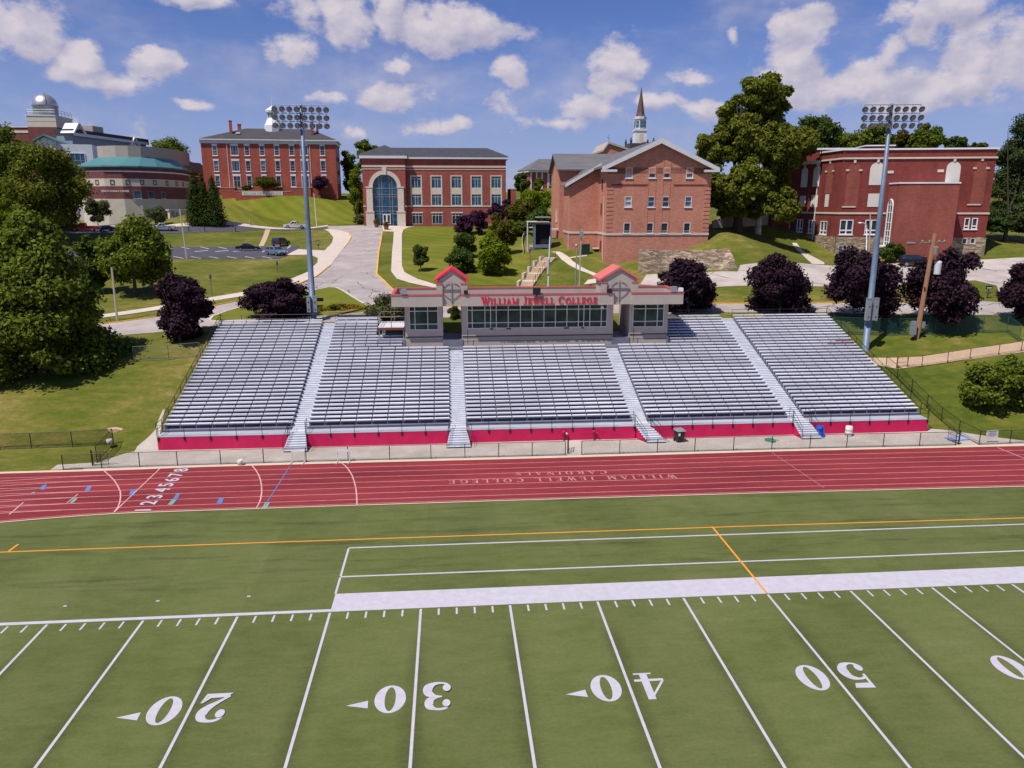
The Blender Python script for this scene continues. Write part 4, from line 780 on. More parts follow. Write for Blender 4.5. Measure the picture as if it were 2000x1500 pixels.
for (u, v, rz, lb) in ((1109,885,math.radians(78),'open black fence gate standing in the gap of the trackside fence'), (183,910,math.radians(2),'black fence gate at the left end of the trackside fence'), (1871,868,math.radians(100),'open black gate folded back at the right end of the trackside fence'), (1752,720,math.radians(8),'brown pedestrian gate at the start of the tan path')):
    p = drop(u, v); t = thing('fence_gate', lb, 'gate', (p[0], p[1], p[2]+.02), rz, 'fence gates'); mt = MT['red_steel'] if u == 1752 else FB
    m = M(); m.tube([(0,0,.08),(0,0,1.2),(1.15,0,1.2),(1.15,0,.08),(0,0,.08)], .03, 6); m.tube([(0,0,.64),(1.15,0,.64)], .02, 5); m.build('gate_frame', mt, t); m = M(); m.tube([(-.07,0,-.1),(-.07,0,1.3)], .05, 6); m.build('gate_post', mt, t); m = M(); mesh_net(m, (0,0,.08), (1.15,0,.08), 1.1, .12, .006); m.build('chain_link', mt, t)
# ------------------------------------------------------------------ buildings on the hill
def rect(fr, u0, u1, v0, v1, y=0.):
    um, vm = (u0+u1)/2, (v0+v1)/2; return (fr.loc(u0,vm,y)[0], fr.loc(u1,vm,y)[0], fr.loc(um,v1,y)[1], fr.loc(um,v0,y)[1])
def bld(name, fr, label, cat='building'): return thing(name, label, cat, (fr.O[0], fr.O[1], fr.O[2]), fr.ang)
def hip(m, x0, x1, y0, y1, z0, zr, xa, xb, mi=0, ym=None, th=.22):
    ym = (y0+y1)/2 if ym is None else ym
    m.add([(x0,y0,z0),(x1,y0,z0),(x1,y1,z0),(x0,y1,z0),(xa,ym,zr),(xb,ym,zr)], [(0,1,5,4),(1,2,5),(2,3,4,5),(3,0,4),(0,3,2,1)], mi)
# ---- long red hall with a white cupola, on the crest
P = at(391.5,279.5,226); FJ = Frame(P, onz(655.2,282.4,P[2]), 0.); J = bld('brick_hall', FJ, 'long red brick hall with white cupola and hipped dark roof on the grassy crest')
cx = lambda c, o=380, k=6.25: o+c/k
cy = lambda c, o=180, k=6.25: o+c/k
ops, wins = [], []
for row, (v0, v1) in enumerate(((652,772),(838,966),(1022,1152))):
    for col, c in enumerate(((247,487,640,823,1003,1185,1335,1560),(265,502,655,838,1017,1197,1345,1570),(283,520,670,852,1028,1208,1355,1583))[row]):
        hw = 46 if col in (1,6) else 30
        r = rect(FJ, cx(c-hw), cx(c+hw), cy(v0), cy(v1)); ops.append(r); wins.append((row, col, r))
W = 39.28; ZW = 38.09; Zb = 22.; DJ = 15.
m = M(); wall(m, 0, W, Zb, ZW, ops, 0., .25); shell(m, 0, W, 0, DJ, Zb, ZW); m.build('wall', MT['brick_hall'], J)
for row, col, r in wins:
    wide = col in (1,6)
    if row == 2 and wide:
        w = win(J, r[0], r[1], r[2]-.7, r[3], 0., .14, (.5,), (.62,), MT['white'], MT['glass'], .05, .2, head=.55, name='door')
    else:
        w = win(J, *r, 0., .10, (.30,.70) if wide else (), (.5,.25) if not wide else (), MT['white'], MT['glass_blue'] if (row, col) in ((0,1),(0,4),(1,1),(0,3),(0,6),(1,6)) else MT['glass_pale'] if (row*3+col) % 3 == 0 else MT['glass'], .05, .2, sill=.22, head=.5)
m = M(); m.box(-.25, W+.25, -.25, DJ+.25, ZW, ZW+.95); m.build('frieze', MT['trim'], J)
m = M(); m.box(-.75, W+.75, -.75, DJ+.75, ZW+.95, ZW+1.2); m.build('cornice', MT['white'], J)
m = M(); hip(m, -.7, W+.7, -.7, DJ+.7, ZW+1.2, 43.1, 12., 31.4); m.build('roof', MT['shingle'], J)
for c0, c1, t0, b0, yy in ((418,458,345,470,3.6),(525,565,388,430,9.),(1412,1450,360,470,3.4),(1482,1512,392,480,5.2)):
    a, z1 = FJ.loc(cx(c0), cy(t0), yy); b, z0 = FJ.loc(cx(c1), cy(b0), yy); k = M(); k.box(a, b, yy-.4, yy+.5, z0-1.2, z1-.25); k.box(a-.1, b+.1, yy-.5, yy+.6, z1-.249, z1); k.build('chimney', MT['brick_hall'], J)
xc, zc0 = FJ.loc(533.6, 250, DJ/2); yc = DJ/2
m = M(); m.lathe([(2.6,42.0),(2.6,44.0),(2.2,44.8),(1.6,46.),(1.5,46.2)], (xc,yc,0), 8); m.build('cupola_base', MT['white'], J)
m = M(); zt = FJ.loc(533,222,yc)[1]
for k in range(8): a = math.pi/8+k*math.pi/4; m.tube([(xc+1.3*math.cos(a),yc+1.3*math.sin(a),46.1),(xc+1.3*math.cos(a),yc+1.3*math.sin(a),zt)], .2, 6)
m.lathe([(.95,46.1),(.95,zt)], (xc,yc,0), 8); m.build('cupola_lantern', MT['white'], J)
m = M(); m.lathe([(1.5,zt),(2.0,zt+.3),(2.1,zt+.9),(1.2,zt+1.5),(.3,zt+2.1),(.08,zt+2.3)], (xc,yc,0), 12); m.build('cupola_cap', MT['white'], J); m = M(); m.tube([(xc,yc,zt+2.2),(xc,yc,FJ.loc(530,184,yc)[1])], .07, 5); m.build('finial', MT['white'], J)
for c0, c1 in (((390,630),(435,1165)),((1405,640),(1430,1165))):
    a, z1 = FJ.loc(cx(c0[0]), cy(c0[1]), -.12); b, z0 = FJ.loc(cx(c1[0]), cy(c1[1]), -.12); x = (a+b)/2; m = M(); m.tube([(x,-.1,z0-1),(x,-.1,z1+.2)], .09, 6); m.build('downspout', MT['white'], J)
for k in range(4):
    for row in range(3): w = win(J, 0, 1.5, 0, 2.7, 0., .10, (), (.5,), MT['trim'], MT['glass'], .05, .1); w.location = (W+.09, 2.2+k*3.3, (34.7,30.6,26.6)[row]); w.rotation_euler = (0,0,math.pi/2)
m = M(); x, z = FJ.loc(cx(533), cy(495), 3.); m.box(x-38.5+37.9, x+.6, 2.4, 3.1, z-.35, z+.15); m.build('roof_hatch', MT['white'], J)
# terrace in front of it
def blockwall(name, label, cat, fr, pix, y, th, mt, capm=None, zb=None):
    """low wall traced by its face: pix = (u0,u1,vtop,vbottom)"""
    x0, x1, z0, z1 = rect(fr, *pix, y); t = thing(name, label, cat, fr.w(((x0+x1)/2, y, z0)), fr.ang); h = z1-z0; w2 = (x1-x0)/2; m = M(); m.box(-w2, w2, 0, th, -1.5, h); m.build('wall_body', mt, t); m = M(); m.box(-w2-.08, w2+.08, -.08, th+.08, h+.002, h+.14); m.build('coping', capm or MT['cream'], t); return t, w2, h
blockwall('terrace_wall', 'low brick terrace wall at the left end of the hall forecourt', 'wall', FJ, (cx(330),cx(492),cy(1168),cy(1246)), -4.5, 4., MT['brick_hall'])
t, w2, h = blockwall('terrace_wall', 'brick planter wall carrying a long pale lettered panel below the cupola hall', 'wall', FJ, (cx(494),cx(1178),cy(1212),cy(1256)), -6.5, .5, MT['brick_hall'])
m = M(); m.box(-w2+2., w2-2.4, -.09, -.003, -.1, h-.06); pn = m.build('sign_panel', MT['board'], t)
m = M(); 
for li, q in text_quads('WILLIAM JEWELL COLLEGE', h*.62, (2*w2-5.4), gap=.16): m.prism([(-w2+2.5+p[0], .12*h+p[1]) for p in q], -.112-.0012*li, -.0905)
m.build('sign_letters', MT['steel'], pn)
blockwall('terrace_wall', 'dark brick terrace wall at the right end of the hall forecourt', 'wall', FJ, (cx(1180),cx(1420),cy(1168),cy(1248)), -5., 3.5, MT['brick_hall'])
# ---- brick building with the tall arched glass entrance
cx = lambda c: 680+c/5
cy = lambda c: 250+c/5
P = at(795,327,190); FA = Frame(P, onz(988,327.6,P[2]), 0.); B = bld('brick_building', FA, 'brick academic building with tall blue arched glass entrance and cream window bays')
XR = 24.75; XL = -11.02; PX0 = FA.loc(cx(565),cy(700),-1.3)[0]; ZT_ = 31.35; Zb = 13.5; zband = 29.3; zbelt = FA.loc(cx(860),cy(770))[1]; PY = -1.3
ops, bays = [], []
for c in (665,862,1057,1252,1445):
    bay = rect(FA, cx(c-56), cx(c+58), cy(462), cy(764)); ops.append(bay); bays.append((c, bay))
low = [rect(FA, cx(c-50), cx(c+50), cy(832), cy(938)) for c in (676,870,1064)]; ops += low
m = M(); wall(m, PX0, XR, Zb, ZT_, ops, 0., .35); shell(m, PX0, XR, 0, 17., Zb, ZT_)
ax0, ax1 = FA.loc(cx(246),cy(700),PY)[0], FA.loc(cx(481),cy(700),PY)[0]; zs = FA.loc(cx(360),cy(575),PY)[1]; ar = (ax1-ax0)/2; xm = (ax0+ax1)/2; zg = FA.loc(cx(360),cy(940),PY)[1]
m.quad((XL,PY,Zb),(ax0,PY,Zb),(ax0,PY,ZT_),(XL,PY,ZT_)); m.quad((ax1,PY,Zb),(PX0,PY,Zb),(PX0,PY,ZT_),(ax1,PY,ZT_)); n = 20
arc_ = [(xm-ar*math.cos(math.pi*k/n), zs+ar*math.sin(math.pi*k/n)) for k in range(n+1)]
for a, b in zip(arc_[:-1], arc_[1:]): m.quad((a[0],PY,a[1]),(b[0],PY,b[1]),(b[0],PY,ZT_),(a[0],PY,ZT_)); m.quad((a[0],PY,a[1]),(b[0],PY,b[1]),(b[0],PY+.5,b[1]),(a[0],PY+.5,a[1]))
m.quad((ax0,PY,Zb),(ax0,PY,zs),(ax0,PY+.5,zs),(ax0,PY+.5,Zb)); m.quad((ax1,PY,Zb),(ax1,PY+.5,Zb),(ax1,PY+.5,zs),(ax1,PY,zs))
m.quad((XL,PY,Zb),(XL,PY,ZT_),(XL,14.,ZT_),(XL,14.,Zb)); m.quad((PX0,PY,Zb),(PX0,0,Zb),(PX0,0,ZT_),(PX0,PY,ZT_)); m.quad((XL,14,Zb),(XL,14,ZT_),(PX0,14,ZT_),(PX0,14,Zb)); m.build('wall', MT['brick_new'], B)
for c, bay in bays:
    x0, x1, z0, z1 = bay; H = z1-z0; m = M(); e = .26; m.box(x0, x0+e, -.08, .3, z0, z1); m.box(x1-e, x1, -.08, .3, z0, z1); m.box(x0+e, x1-e, -.08, .3, z1-e, z1); m.box(x0+e, x1-e, -.08, .3, z0, z0+.22); s0, s1 = z0+H*.385, z0+H*.59; m.box(x0+e, x1-e, -.04, .3, s0, s1); m.build('bay_frame', MT['cream'], B)
    for a, b in ((z0+.222, s0-.002), (s1+.002, z1-e-.002)): win(B, x0+e+.002, x1-e-.002, a, b, .1, .07, (.36,.64), (.78,), MT['trim'], MT['glass_blue'], .03, .12, bar_=.09)
for r in low:
    win(B, *r, 0., .09, (.36,.64), (.78,), MT['trim'], MT['glass'], .03, .25, bar_=.09); m = M(); m.box(r[0]-.25, r[1]+.25, -.1, -.004, r[3]+.01, r[3]+.32); m.build('lintel', MT['cream'], B)
for z, h in ((zband,.42),(zband-.55,.18),(zbelt,.3)):
    m = M(); m.box(PX0+.02, XR+.08, -.1, -.003, z, z+h); m.box(XR+.003, XR+.08, -.003, 17., z, z+h)
    if h != .3: m.box(XL-.08, PX0+.08, PY-.1, PY-.003, z, z+h)
    else: m.box(XL-.08, ax0-1.9, PY-.1, PY-.003, z, z+h); m.box(ax1+1.9, PX0+.08, PY-.1, PY-.003, z, z+h)
    m.build('stone_band', MT['cream'], B)
m = M(); e = .55; m.box(PX0, XR+e, -e, 17.+e, ZT_, ZT_+.65); m.build('cornice', MT['trim'], B); m = M(); m.box(XL-e, PX0+e, PY-e, 14.+e, ZT_+.02, ZT_+.9); m.build('cornice', MT['trim'], B)
m = M(); hip(m, PX0-4, XR+e+.1, -e-.1, 17.+e, ZT_+.65, 34.4, -6, XR-4.5, ym=5.5); m.build('roof', MT['navy_roof'], B); m = M(); hip(m, XL-e-.1, PX0+e+.1, PY-e-.1, 14.+e, ZT_+.9, 34.9, FA.loc(751,286,4)[0]-.1, FA.loc(751,286,4)[0]+.1, ym=4.); m.build('roof', MT['navy_roof'], B)
m = M(); R0, R1 = ar+.02, ar+1.0
for k in range(n):
    a, b = math.pi*k/n, math.pi*(k+1)/n; m.prism([(xm-R0*math.cos(a),zs+R0*math.sin(a)),(xm-R0*math.cos(b),zs+R0*math.sin(b)),(xm-R1*math.cos(b),zs+R1*math.sin(b)),(xm-R1*math.cos(a),zs+R1*math.sin(a))], PY-.22, PY-.004)
m.build('arch_surround', MT['cream'], B); zk = zs+ar; m = M(); m.prism([(xm-.4,zk-.1),(xm+.4,zk-.1),(xm+.58,zk+1.7),(xm-.58,zk+1.7)], PY-.4, PY-.225); m.build('keystone', MT['cream'], B)
for sg, a in ((-1, ax0), (1, ax1)):
    x0, x1 = (a-1.75, a-.02) if sg < 0 else (a+.02, a+1.75); m = M(); m.box(x0+.1, x1-.1, PY-.35, PY-.004, Zb, zs-.25); m.box(x0-.05, x1+.05, PY-.45, PY-.004, zs-.249, zs+.05); m.box(x0-.18, x1+.18, PY-.6, PY-.36, Zb, zg+2.9); m.box(x0-.25, x1+.25, PY-.7, PY-.36, zg+2.901, zg+3.2); m.build('pilaster', MT['cream'], B)
m = M(); zt_ = zs+ar
m.poly([(ax0,PY+.40,zg-.5),(ax1,PY+.40,zg-.5)]+[(p[0],PY+.40,p[1]) for p in reversed(arc_)]); gw = m.build('arch_window', MT['glass_blue'], B)
m = M()
for f in (.25,.36,.68,.79): x = ax0+2*ar*f; h = zs+math.sqrt(max(0, ar*ar-(x-xm)**2)); m.box(x-.06, x+.06, PY+.27, PY+.39, zg-.3, h)
for v in (588,650,672,768,812,840): z = FA.loc(cx(360),cy(v),PY)[1]; m.box(ax0, ax1, PY+.28, PY+.385, z-.06, z+.06)
m.build('mullions', MT['steel'], gw)
for c in (358,396): r = rect(FA, cx(c-19), cx(c+19), cy(843), cy(938), PY); win(B, *r, PY+.2, .16, (), (.3,), MT['white'], MT['glass'], .05, .1, name='door')
r = rect(FA, cx(1590), cx(1636), cy(598), cy(745), .2); m = M(); m.box(r[0], r[1]+.1, .2, 15., Zb, r[3]); m.build('side_block', MT['brick_new'], B); m = M(); m.box(r[0]-.1, r[1]+.2, .1, 15.1, r[3]+.003, r[3]+.2); m.build('side_block_coping', MT['cream'], B)
# ---- pink brick gabled building
cx = lambda c: 1000+c/4.688
cy = lambda c: 160+c/4.688
P = at(1183.4,457,117); FG = Frame(P, onz(1383,456.5,P[2]), 0.); Gb = bld('gabled_brick_building', FG, 'pink brick building with broad front gable and twelve small windows')
W = 16.04; LG = 34.; Zb = 9.8; zbelt = 15.79; xa, za = 7.9, 29.55; ze = 25.95
ops, ws = [], []
for v0, v1, cs in ((785,880,(1073,1286,1420,1628)),(1050,1146,(1064,1275,1408,1614)),(1290,1386,(1053,1262,1395,1601))):
    for c in cs: r = rect(FG, cx(c-31), cx(c+31), cy(v0), cy(v1)); ops.append(r); ws.append((r, v0))
m = M(); wall(m, 0, W, Zb, ze-1.2, ops, 0., .2)
zl = ze-1.2; m.poly([(0,0,zl),(W,0,zl),(W,0,ze),(xa,0,za),(0,0,ze)]); m.quad((0,LG,Zb),(0,0,Zb),(0,0,ze),(0,LG,ze)); m.quad((W,0,Zb),(W,LG,Zb),(W,LG,ze),(W,0,ze)); m.poly([(W,LG,Zb),(0,LG,Zb),(0,LG,ze),(xa,LG,za),(W,LG,ze)])
# left wing set back, and the cross wing behind with its own gable to the left
WB = -4.65; YB0, YB1 = 7.4, 14.5; zbw = 23.1
m.quad((WB,YB0,Zb),(0,YB0,Zb),(0,YB0,ze+.05),(WB,YB0,zbw)); m.quad((WB,YB1,Zb),(WB,YB0,Zb),(WB,YB0,zbw),(WB,YB1,zbw)); m.quad((0,YB1,Zb),(WB,YB1,Zb),(WB,YB1,zbw),(0,YB1,ze))
WC = -4.3; YC0, _ = FG.locx(1091.5, 440, WC); YC1, _ = FG.locx(1076.5, 440, WC); YC1 = min(YC1, YC0+13); zec = FG.locx(1090,331,WC)[1]; zrc = FG.loc(1120,303,(YC0+YC1)/2)[1]; ymc = (YC0+YC1)/2
m.quad((WC,YC0,Zb),(0,YC0,Zb),(0,YC0,zec),(WC,YC0,zec)); m.poly([(WC,YC1,Zb),(WC,YC0,Zb),(WC,YC0,zec),(WC,ymc,zrc-.3),(WC,YC1,zec)]); m.quad((0,YC1,Zb),(WC,YC1,Zb),(WC,YC1,zec),(0,YC1,zec))
m.build('wall', MT['brick_pink'], Gb)
for k, (r, v0) in enumerate(ws): win(Gb, *r, 0., .075, (), (.5,) if v0 < 1200 else (.22,), MT['white'], (MT['glass'] if v0 > 1200 else [MT['blind'], MT['glass_blue'], MT['glass'], MT['glass_pale']][k % 4]), .02, .17, sill=.12)
def slabroof(name, m, mt): return m.build(name, mt, Gb)
o = .75; sl = (za-ze)/xa; m = M()
for sg, xe in ((-1, -.95), (1, W+.95)):
    z2 = za-abs(xe-xa)*sl+.02; A = [(xa,-o,za+.02),(xe,-o,z2),(xe,LG+.4,z2),(xa,LG+.4,za+.02)]; m.add(A+[(p[0],p[1],p[2]+.28) for p in A], [(0,1,2,3),(4,7,6,5),(0,4,5,1),(1,5,6,2),(2,6,7,3)])
m.build('roof', MT['slate'], Gb)
m = M(); o2 = o+.003
for xe in (-1.0, W+1.0):
    z2 = za-abs(xe-xa)*sl; A = [(xa,za-.42),(xe,z2-.42),(xe,z2+.22),(xa,za+.34)]; m.prism(A, -o2-.10, -o2)
m.box(-1.0, 1.3, -o-.1, .0, ze-.95, ze-.62); m.box(W-1.3, W+1.0, -o-.1, .0, ze-.95, ze-.62); m.build('rake_fascia', MT['trim'], Gb)
m = M(); A = [(.2,YB0-.5,ze+.45),(WB-.7,YB0-.5,zbw+.05),(WB-.7,YB1+.3,zbw+.05),(.2,YB1+.3,ze+.45)]; m.add(A+[(p[0],p[1],p[2]+.22) for p in A], [(0,1,2,3),(4,7,6,5),(0,4,5,1),(1,5,6,2),(2,6,7,3)]); m.build('wing_roof', MT['slate'], Gb); m = M(); m.prism([(.3,ze+.25),(WB-.8,zbw-.2),(WB-.8,zbw+.3),(.3,ze+.72)], YB0-.62, YB0-.503); m.build('wing_fascia', MT['trim'], Gb)
m = M(); zc_ = zec
for sg, ye in ((-1, YC0-.7), (1, YC1+.7)):
    z2 = zrc-abs(ye-ymc)*(zrc-zec)/abs(YC0-ymc); A = [(WC-.6,ymc,zrc),(WC-.6,ye,z2),(xa,ye,z2),(xa,ymc,zrc)]; m.add(A+[(p[0],p[1],p[2]+.25) for p in A], [(0,1,2,3),(4,7,6,5),(0,4,5,1),(1,5,6,2)])
m.build('wing_roof', MT['slate'], Gb)
m = M(); m.box(-.002, W+.10, -.10, -.003, zbelt-.2, zbelt+.12); m.box(-.10, -.003, -.10, YB0-.11, zbelt-.2, zbelt+.12); m.box(WB-.1, -.11, YB0-.1, YB0-.003, zbelt-.2, zbelt+.12); m.box(WB-.1, WB-.003, YB0-.003, YB1, zbelt-.2, zbelt+.12); m.build('string_course', MT['cream'], Gb)
z1 = FG.loc(cx(1060),cy(942))[1]; m = M(); m.box(.6, 6.3, -.06, -.003, z1-.1, z1+.08); m.build('brick_band', MT['brick_old'], Gb); m = M(); m.box(W-5.8, W-.5, -.06, -.003, z1-.1, z1+.08); m.build('brick_band', MT['brick_old'], Gb)
for c in (1245,1310,1378,1443): x = FG.loc(cx(c),cy(1000))[0]; m = M(); m.box(x-.07, x+.07, -.05, -.003, zbelt+.13, FG.loc(cx(c),cy(700))[1]); m.build('pilaster_strip', MT['brick_pink'], Gb)
for x0, x1 in ((0,.95),(W-.95,W)):
    m = M(); z = zbelt+.35
    while z < ze-2.4: m.box(x0-(.05 if x0 == 0 else 0), x1+(.05 if x0 else 0), -.05, -.002, z, z+.34); z += .62
    m.build('quoins', MT['brick_pink'], Gb)
for y, z0, z1, s in ((3.8,22.4,24.0,.35),(4.2,18.6,20.4,.3),(4.2,13.0,14.6,.35)):
    w = win(Gb, 0, s*2, 0, z1-z0, 0., .08, (), (), MT['brick_old'], MT['dark'], .03, .1); w.location = (-.09, y+s, z0); w.rotation_euler = (0,0,-math.pi/2)
for x, y, z0, z1 in ((-.08,1.9,10.2,21.5),(WB-.08,YB0+.3,10.,15.5)): m = M(); m.tube([(x,y,z0),(x,y,z1)], .07, 6); m.build('downspout', MT['cream'], Gb)
for y in (YC0+2.2,):
    w = win(Gb, 0, 1.6, 0, 2.3, 0., .12, (), (), MT['cream'], MT['brick_pink'], .05, .1); w.location = (WC-.09, y+2, 17.); w.rotation_euler = (0,0,-math.pi/2)
m = M(); m.box(WC-1.6, WC-.004, YC0+.1, YC0+3., 15.6, 15.85); m.build('balcony', MT['cream'], Gb)
for y, z in ((5.2,11.),): m = M(); m.box(-.9, -.004, y, y+1.6, z+2.2, z+2.35); m.build('door_canopy', MT['cream'], Gb); m = M(); m.box(-.06, -.004, y+.2, y+1.3, z, z+2.1); m.build('door', MT['spire'], Gb)
# ---- dark red hall with boarded arches and a blank brick stair tower
cx = lambda c: 1520+c/4.16667
cy = lambda c: 200+c/4.16667
P = at(1649.6,293.6,122); FR = Frame(P, onz(1948.4,291.2,P[2]), 0.); H = bld('old_brick_hall', FR, 'dark red brick hall with white boarded arches and blank brick stair tower')
W = 23.02; ZT2 = 28.68; Zb = 9.5; zc1 = FR.loc(cx(1200),cy(452))[1]; zbl = 18.85; zst = FR.loc(cx(660),cy(1095))[1]
p1 = onz(1604,299.5,ZT2); FC = Frame(p1, FR.O+np.array([0,0,ZT2]), 0.); LC = float(np.hypot(*(FR.O-p1)[:2]))
zw = float(at(1604,314,depth(p1))[2]); p2 = onz(1556,317.6,zw); FW = Frame(p2, [p1[0],p1[1],zw], 0.); LW = float(np.hypot(*(p1-p2)[:2]))
# extend the wing to the left behind the sycamore
ex = 7.; p2 = p2-FW.a*ex; FW = Frame(p2, [p1[0],p1[1],zw], 0.); LW += ex
def sub(o, fr): l = FR.l(fr.O); o.location = (l[0], l[1], l[2]); o.rotation_euler = (0,0,fr.ang-FR.ang); return o
def whole(rects): return [r for r in rects]
def facade(fr, x0, x1, zt, rects, mt=MT['brick_old']):
    m = M(); wall(m, x0, x1, zst, zt, rects, 0., .22); return sub(m.build('wall', mt, H), fr)
R4 = lambda fr, a, b, c, d: rect(fr, cx(a), cx(b), cy(c), cy(d))
gw1 = [R4(FR,500,608,955,1075), R4(FR,705,805,955,1075), R4(FR,1513,1556,940,1032), R4(FR,1574,1621,940,1032)]
facade(FR, 0, W, ZT2, gw1); gw2 = [R4(FC,340,396,965,1075)]; facade(FC, 0, LC, ZT2, gw2); gw3 = [R4(FW,150,200,950,1055), R4(FW,245,298,955,1065), R4(FW,55,95,945,1045)]; facade(FW, 0, LW, zw, gw3)
for fr, rs in ((FR, gw1), (FC, gw2), (FW, gw3)):
    for k, r in enumerate(rs): sub(win(H, *r, 0., .13, (.5,) if (fr is not FR or k < 2) else (), (.28,), MT['white'], MT['glass'], .03, .18, sill=.14, bar_=.2), fr)
m = M(); m.quad((W,0,Zb),(W,16,Zb),(W,16,ZT2),(W,0,ZT2)); q1 = FR.l(p1); m.quad((W,16,Zb),(q1[0]-3,16,Zb),(q1[0]-3,16,ZT2),(W,16,ZT2)); q2 = FR.l(p2); m.quad((q2[0],q2[1],Zb),(q2[0]+3,q2[1]+14,Zb),(q2[0]+3,q2[1]+14,zw),(q2[0],q2[1],zw))
m.quad((q1[0],q1[1],zw-.5),(q1[0]+1.5,q1[1]+9,zw-.5),(q1[0]+1.5,q1[1]+9,ZT2),(q1[0],q1[1],ZT2)); m.build('side_wall', MT['brick_old'], H)
m = M(); m.poly([(0,0.1,ZT2-.5),(W-.05,.1,ZT2-.5),(W-.05,16,ZT2-.5),(q1[0]+1,16,ZT2-.5),(q1[0]+.1,q1[1],ZT2-.5)]); m.poly([(q1[0],q1[1]+.1,zw-.3),(q1[0]+2,q1[1]+13,zw-.3),(q2[0]+3,q2[1]+14,zw-.3),(q2[0],q2[1]+.1,zw-.3)]); m.build('flat_roof', MT['flat_roof'], H)
# upper storey set back on the left, with its white edge
zu = FR.loc(cx(300),cy(372),13.)[1]; xl, xr = FR.loc(cx(-20),cy(400),13.)[0], FR.loc(cx(715),cy(370),13.)[0]; m = M(); m.box(xl, xr, 13., 24., 10., zu-.3); m.build('rear_block', MT['brick_old'], H); m = M(); m.box(xl-.2, xr+.2, 12.8, 24.2, zu-.299, zu); m.build('roof_edge', MT['white'], H)
r = rect(FR, cx(715), cx(946), cy(346), cy(380), 8.); m = M(); m.box(r[0], r[1], 8., 12.5, ZT2-.49, r[3]-.2); m.build('roof_house', MT['brick_old'], H); m = M(); m.box(r[0]-.15, r[1]+.15, 7.85, 12.6, r[3]-.199, r[3]); m.build('roof_edge', MT['white'], H)
def strip3(z0, z1, d, name, mt, tops=True):
    m = M(); m.box(-.02, W+d, -d, -.003, z0, z1); m.box(W+.003, W+d, -.003, 16, z0, z1); o = m.build(name, mt, H); m = M(); m.box(-.02, LC+.02, -d, -.003, z0, z1); sub(m.build(name, mt, H), FC)
strip3(ZT2, ZT2+.25, .22, 'parapet_coping', MT['white']); strip3(zc1-.12, zc1+.14, .2, 'stone_cornice', MT['cream']); strip3(zbl-.16, zbl+.12, .12, 'string_course', MT['cream'])
m = M(); m.box(-.1, LW+.1, -.45, -.003, zw-.45, zw+.05); sub(m.build('wing_cornice', MT['white'], H), FW); m = M(); m.box(0, LW, -.12, -.003, zbl-.16, zbl+.12); sub(m.build('string_course', MT['cream'], H), FW)
for fr, x0, x1 in ((FR,-.05,W+.12),(FC,-.05,LC+.05),(FW,0,LW)):
    bs = [R4(FR,485,526,1165,1250), R4(FR,548,588,1165,1250), R4(FR,1495,1535,1105,1150), R4(FR,1560,1600,1105,1150)] if fr is FR else [R4(FC,330,346,1165,1228), R4(FC,362,379,1165,1228)] if fr is FC else []
    m = M(); wall(m, x0, x1, Zb, zst-.002, bs, -.14, .25); m.quad((x0,-.14,zst-.002),(x1,-.14,zst-.002),(x1,.0,zst-.002),(x0,.0,zst-.002)); sub(m.build('stone_base', MT['stone'], H), fr)
    for b in bs: sub(win(H, *b, -.1, .09, (), (), MT['white'], MT['glass_pale'] if fr is FR and b[0] < 9 else MT['glass'], .02, .15, name='basement_window'), fr)
m = M(); m.quad((W+.12,-.14,Zb),(W+.12,16,Zb),(W+.12,16,zst-.002),(W+.12,-.14,zst-.002)); m.build('stone_base', MT['stone'], H)
def arched(fr, a, b, top, bot, mt, name, y=-.05, th=.045):
    """panel with a half-round head, traced on the wall"""
    x0, x1, z0, z1 = R4(fr, a, b, top, bot); r_ = (x1-x0)/2; zs_ = z1-r_*.92; pts = [(x0,z0),(x1,z0)]+[((x0+x1)/2+r_*math.cos(math.pi*k/14), zs_+r_*.92*math.sin(math.pi*k/14)) for k in range(15)]; m = M(); m.prism(pts, y, y+th); o = sub(m.build(name, mt, H), fr)
    m = M(); x_ = (x0+x1)/2; m.box(x_-.18, x_+.18, y-.12, y-.002, z1+.02, z1+.5); sub(m.build('keystone', MT['cream'], H), fr); return x0, x1, zs_
arched(FR,745,860,488,672,MT['board'],'boarded_arch'); arched(FR,1365,1480,482,668,MT['board'],'boarded_arch')
for fr, a, b, top, bot in ((FR,552,658,494,860),(FR,1583,1688,478,830),(FC,388,444,500,740)):
    x0, x1, zs_ = arched(fr, a, b, top, bot, MT['brick_tower'], 'blind_arch', -.02, .017)
    for x in (x0, x1): m = M(); m.box(x-.25, x+.25, -.14, -.003, zs_-.32, zs_-.05); sub(m.build('springer', MT['cream'], H), fr)
for fr, a, b, c, d in ((FR,728,830,742,850),(FC,382,411,748,850),(FW,190,240,530,690),(FW,286,346,520,686),(FW,175,223,760,850),(FW,268,323,754,852)):
    if fr is FW and d < 700: arched(fr, a, b, c, d, MT['board'], 'boarded_arch')
    else: x0, x1, z0, z1 = R4(fr, a, b, c, d); m = M(); m.box(x0, x1, -.06, -.003, z0, z1); sub(m.build('boarded_window', MT['board'], H), fr)
for a, b, v in ((518,626,850),(1536,1646,832)): x0, x1, z0, z1 = R4(FR, a, b, v-5, v+5); m = M(); m.box(x0, x1, -.12, -.003, z0, z1); m.build('stone_sill', MT['cream'], H)
for a, b, c, d in ((890,938,556,578),(1296,1346,546,568)): x0, x1, z0, z1 = R4(FR, a, b, c, d); m = M(); m.box(x0, x1, -.1, -.003, z0, z1); m.build('stone_block', MT['cream'], H)
x, z1 = FW.loc(cx(346),cy(490),-.1); _, z0 = FW.loc(cx(285),cy(1190),-.1); m = M(); m.tube([(LW-.15,-.1,z0-.5),(LW-.15,-.1,z1)], .09, 6); sub(m.build('downspout', MT['white'], H), FW)
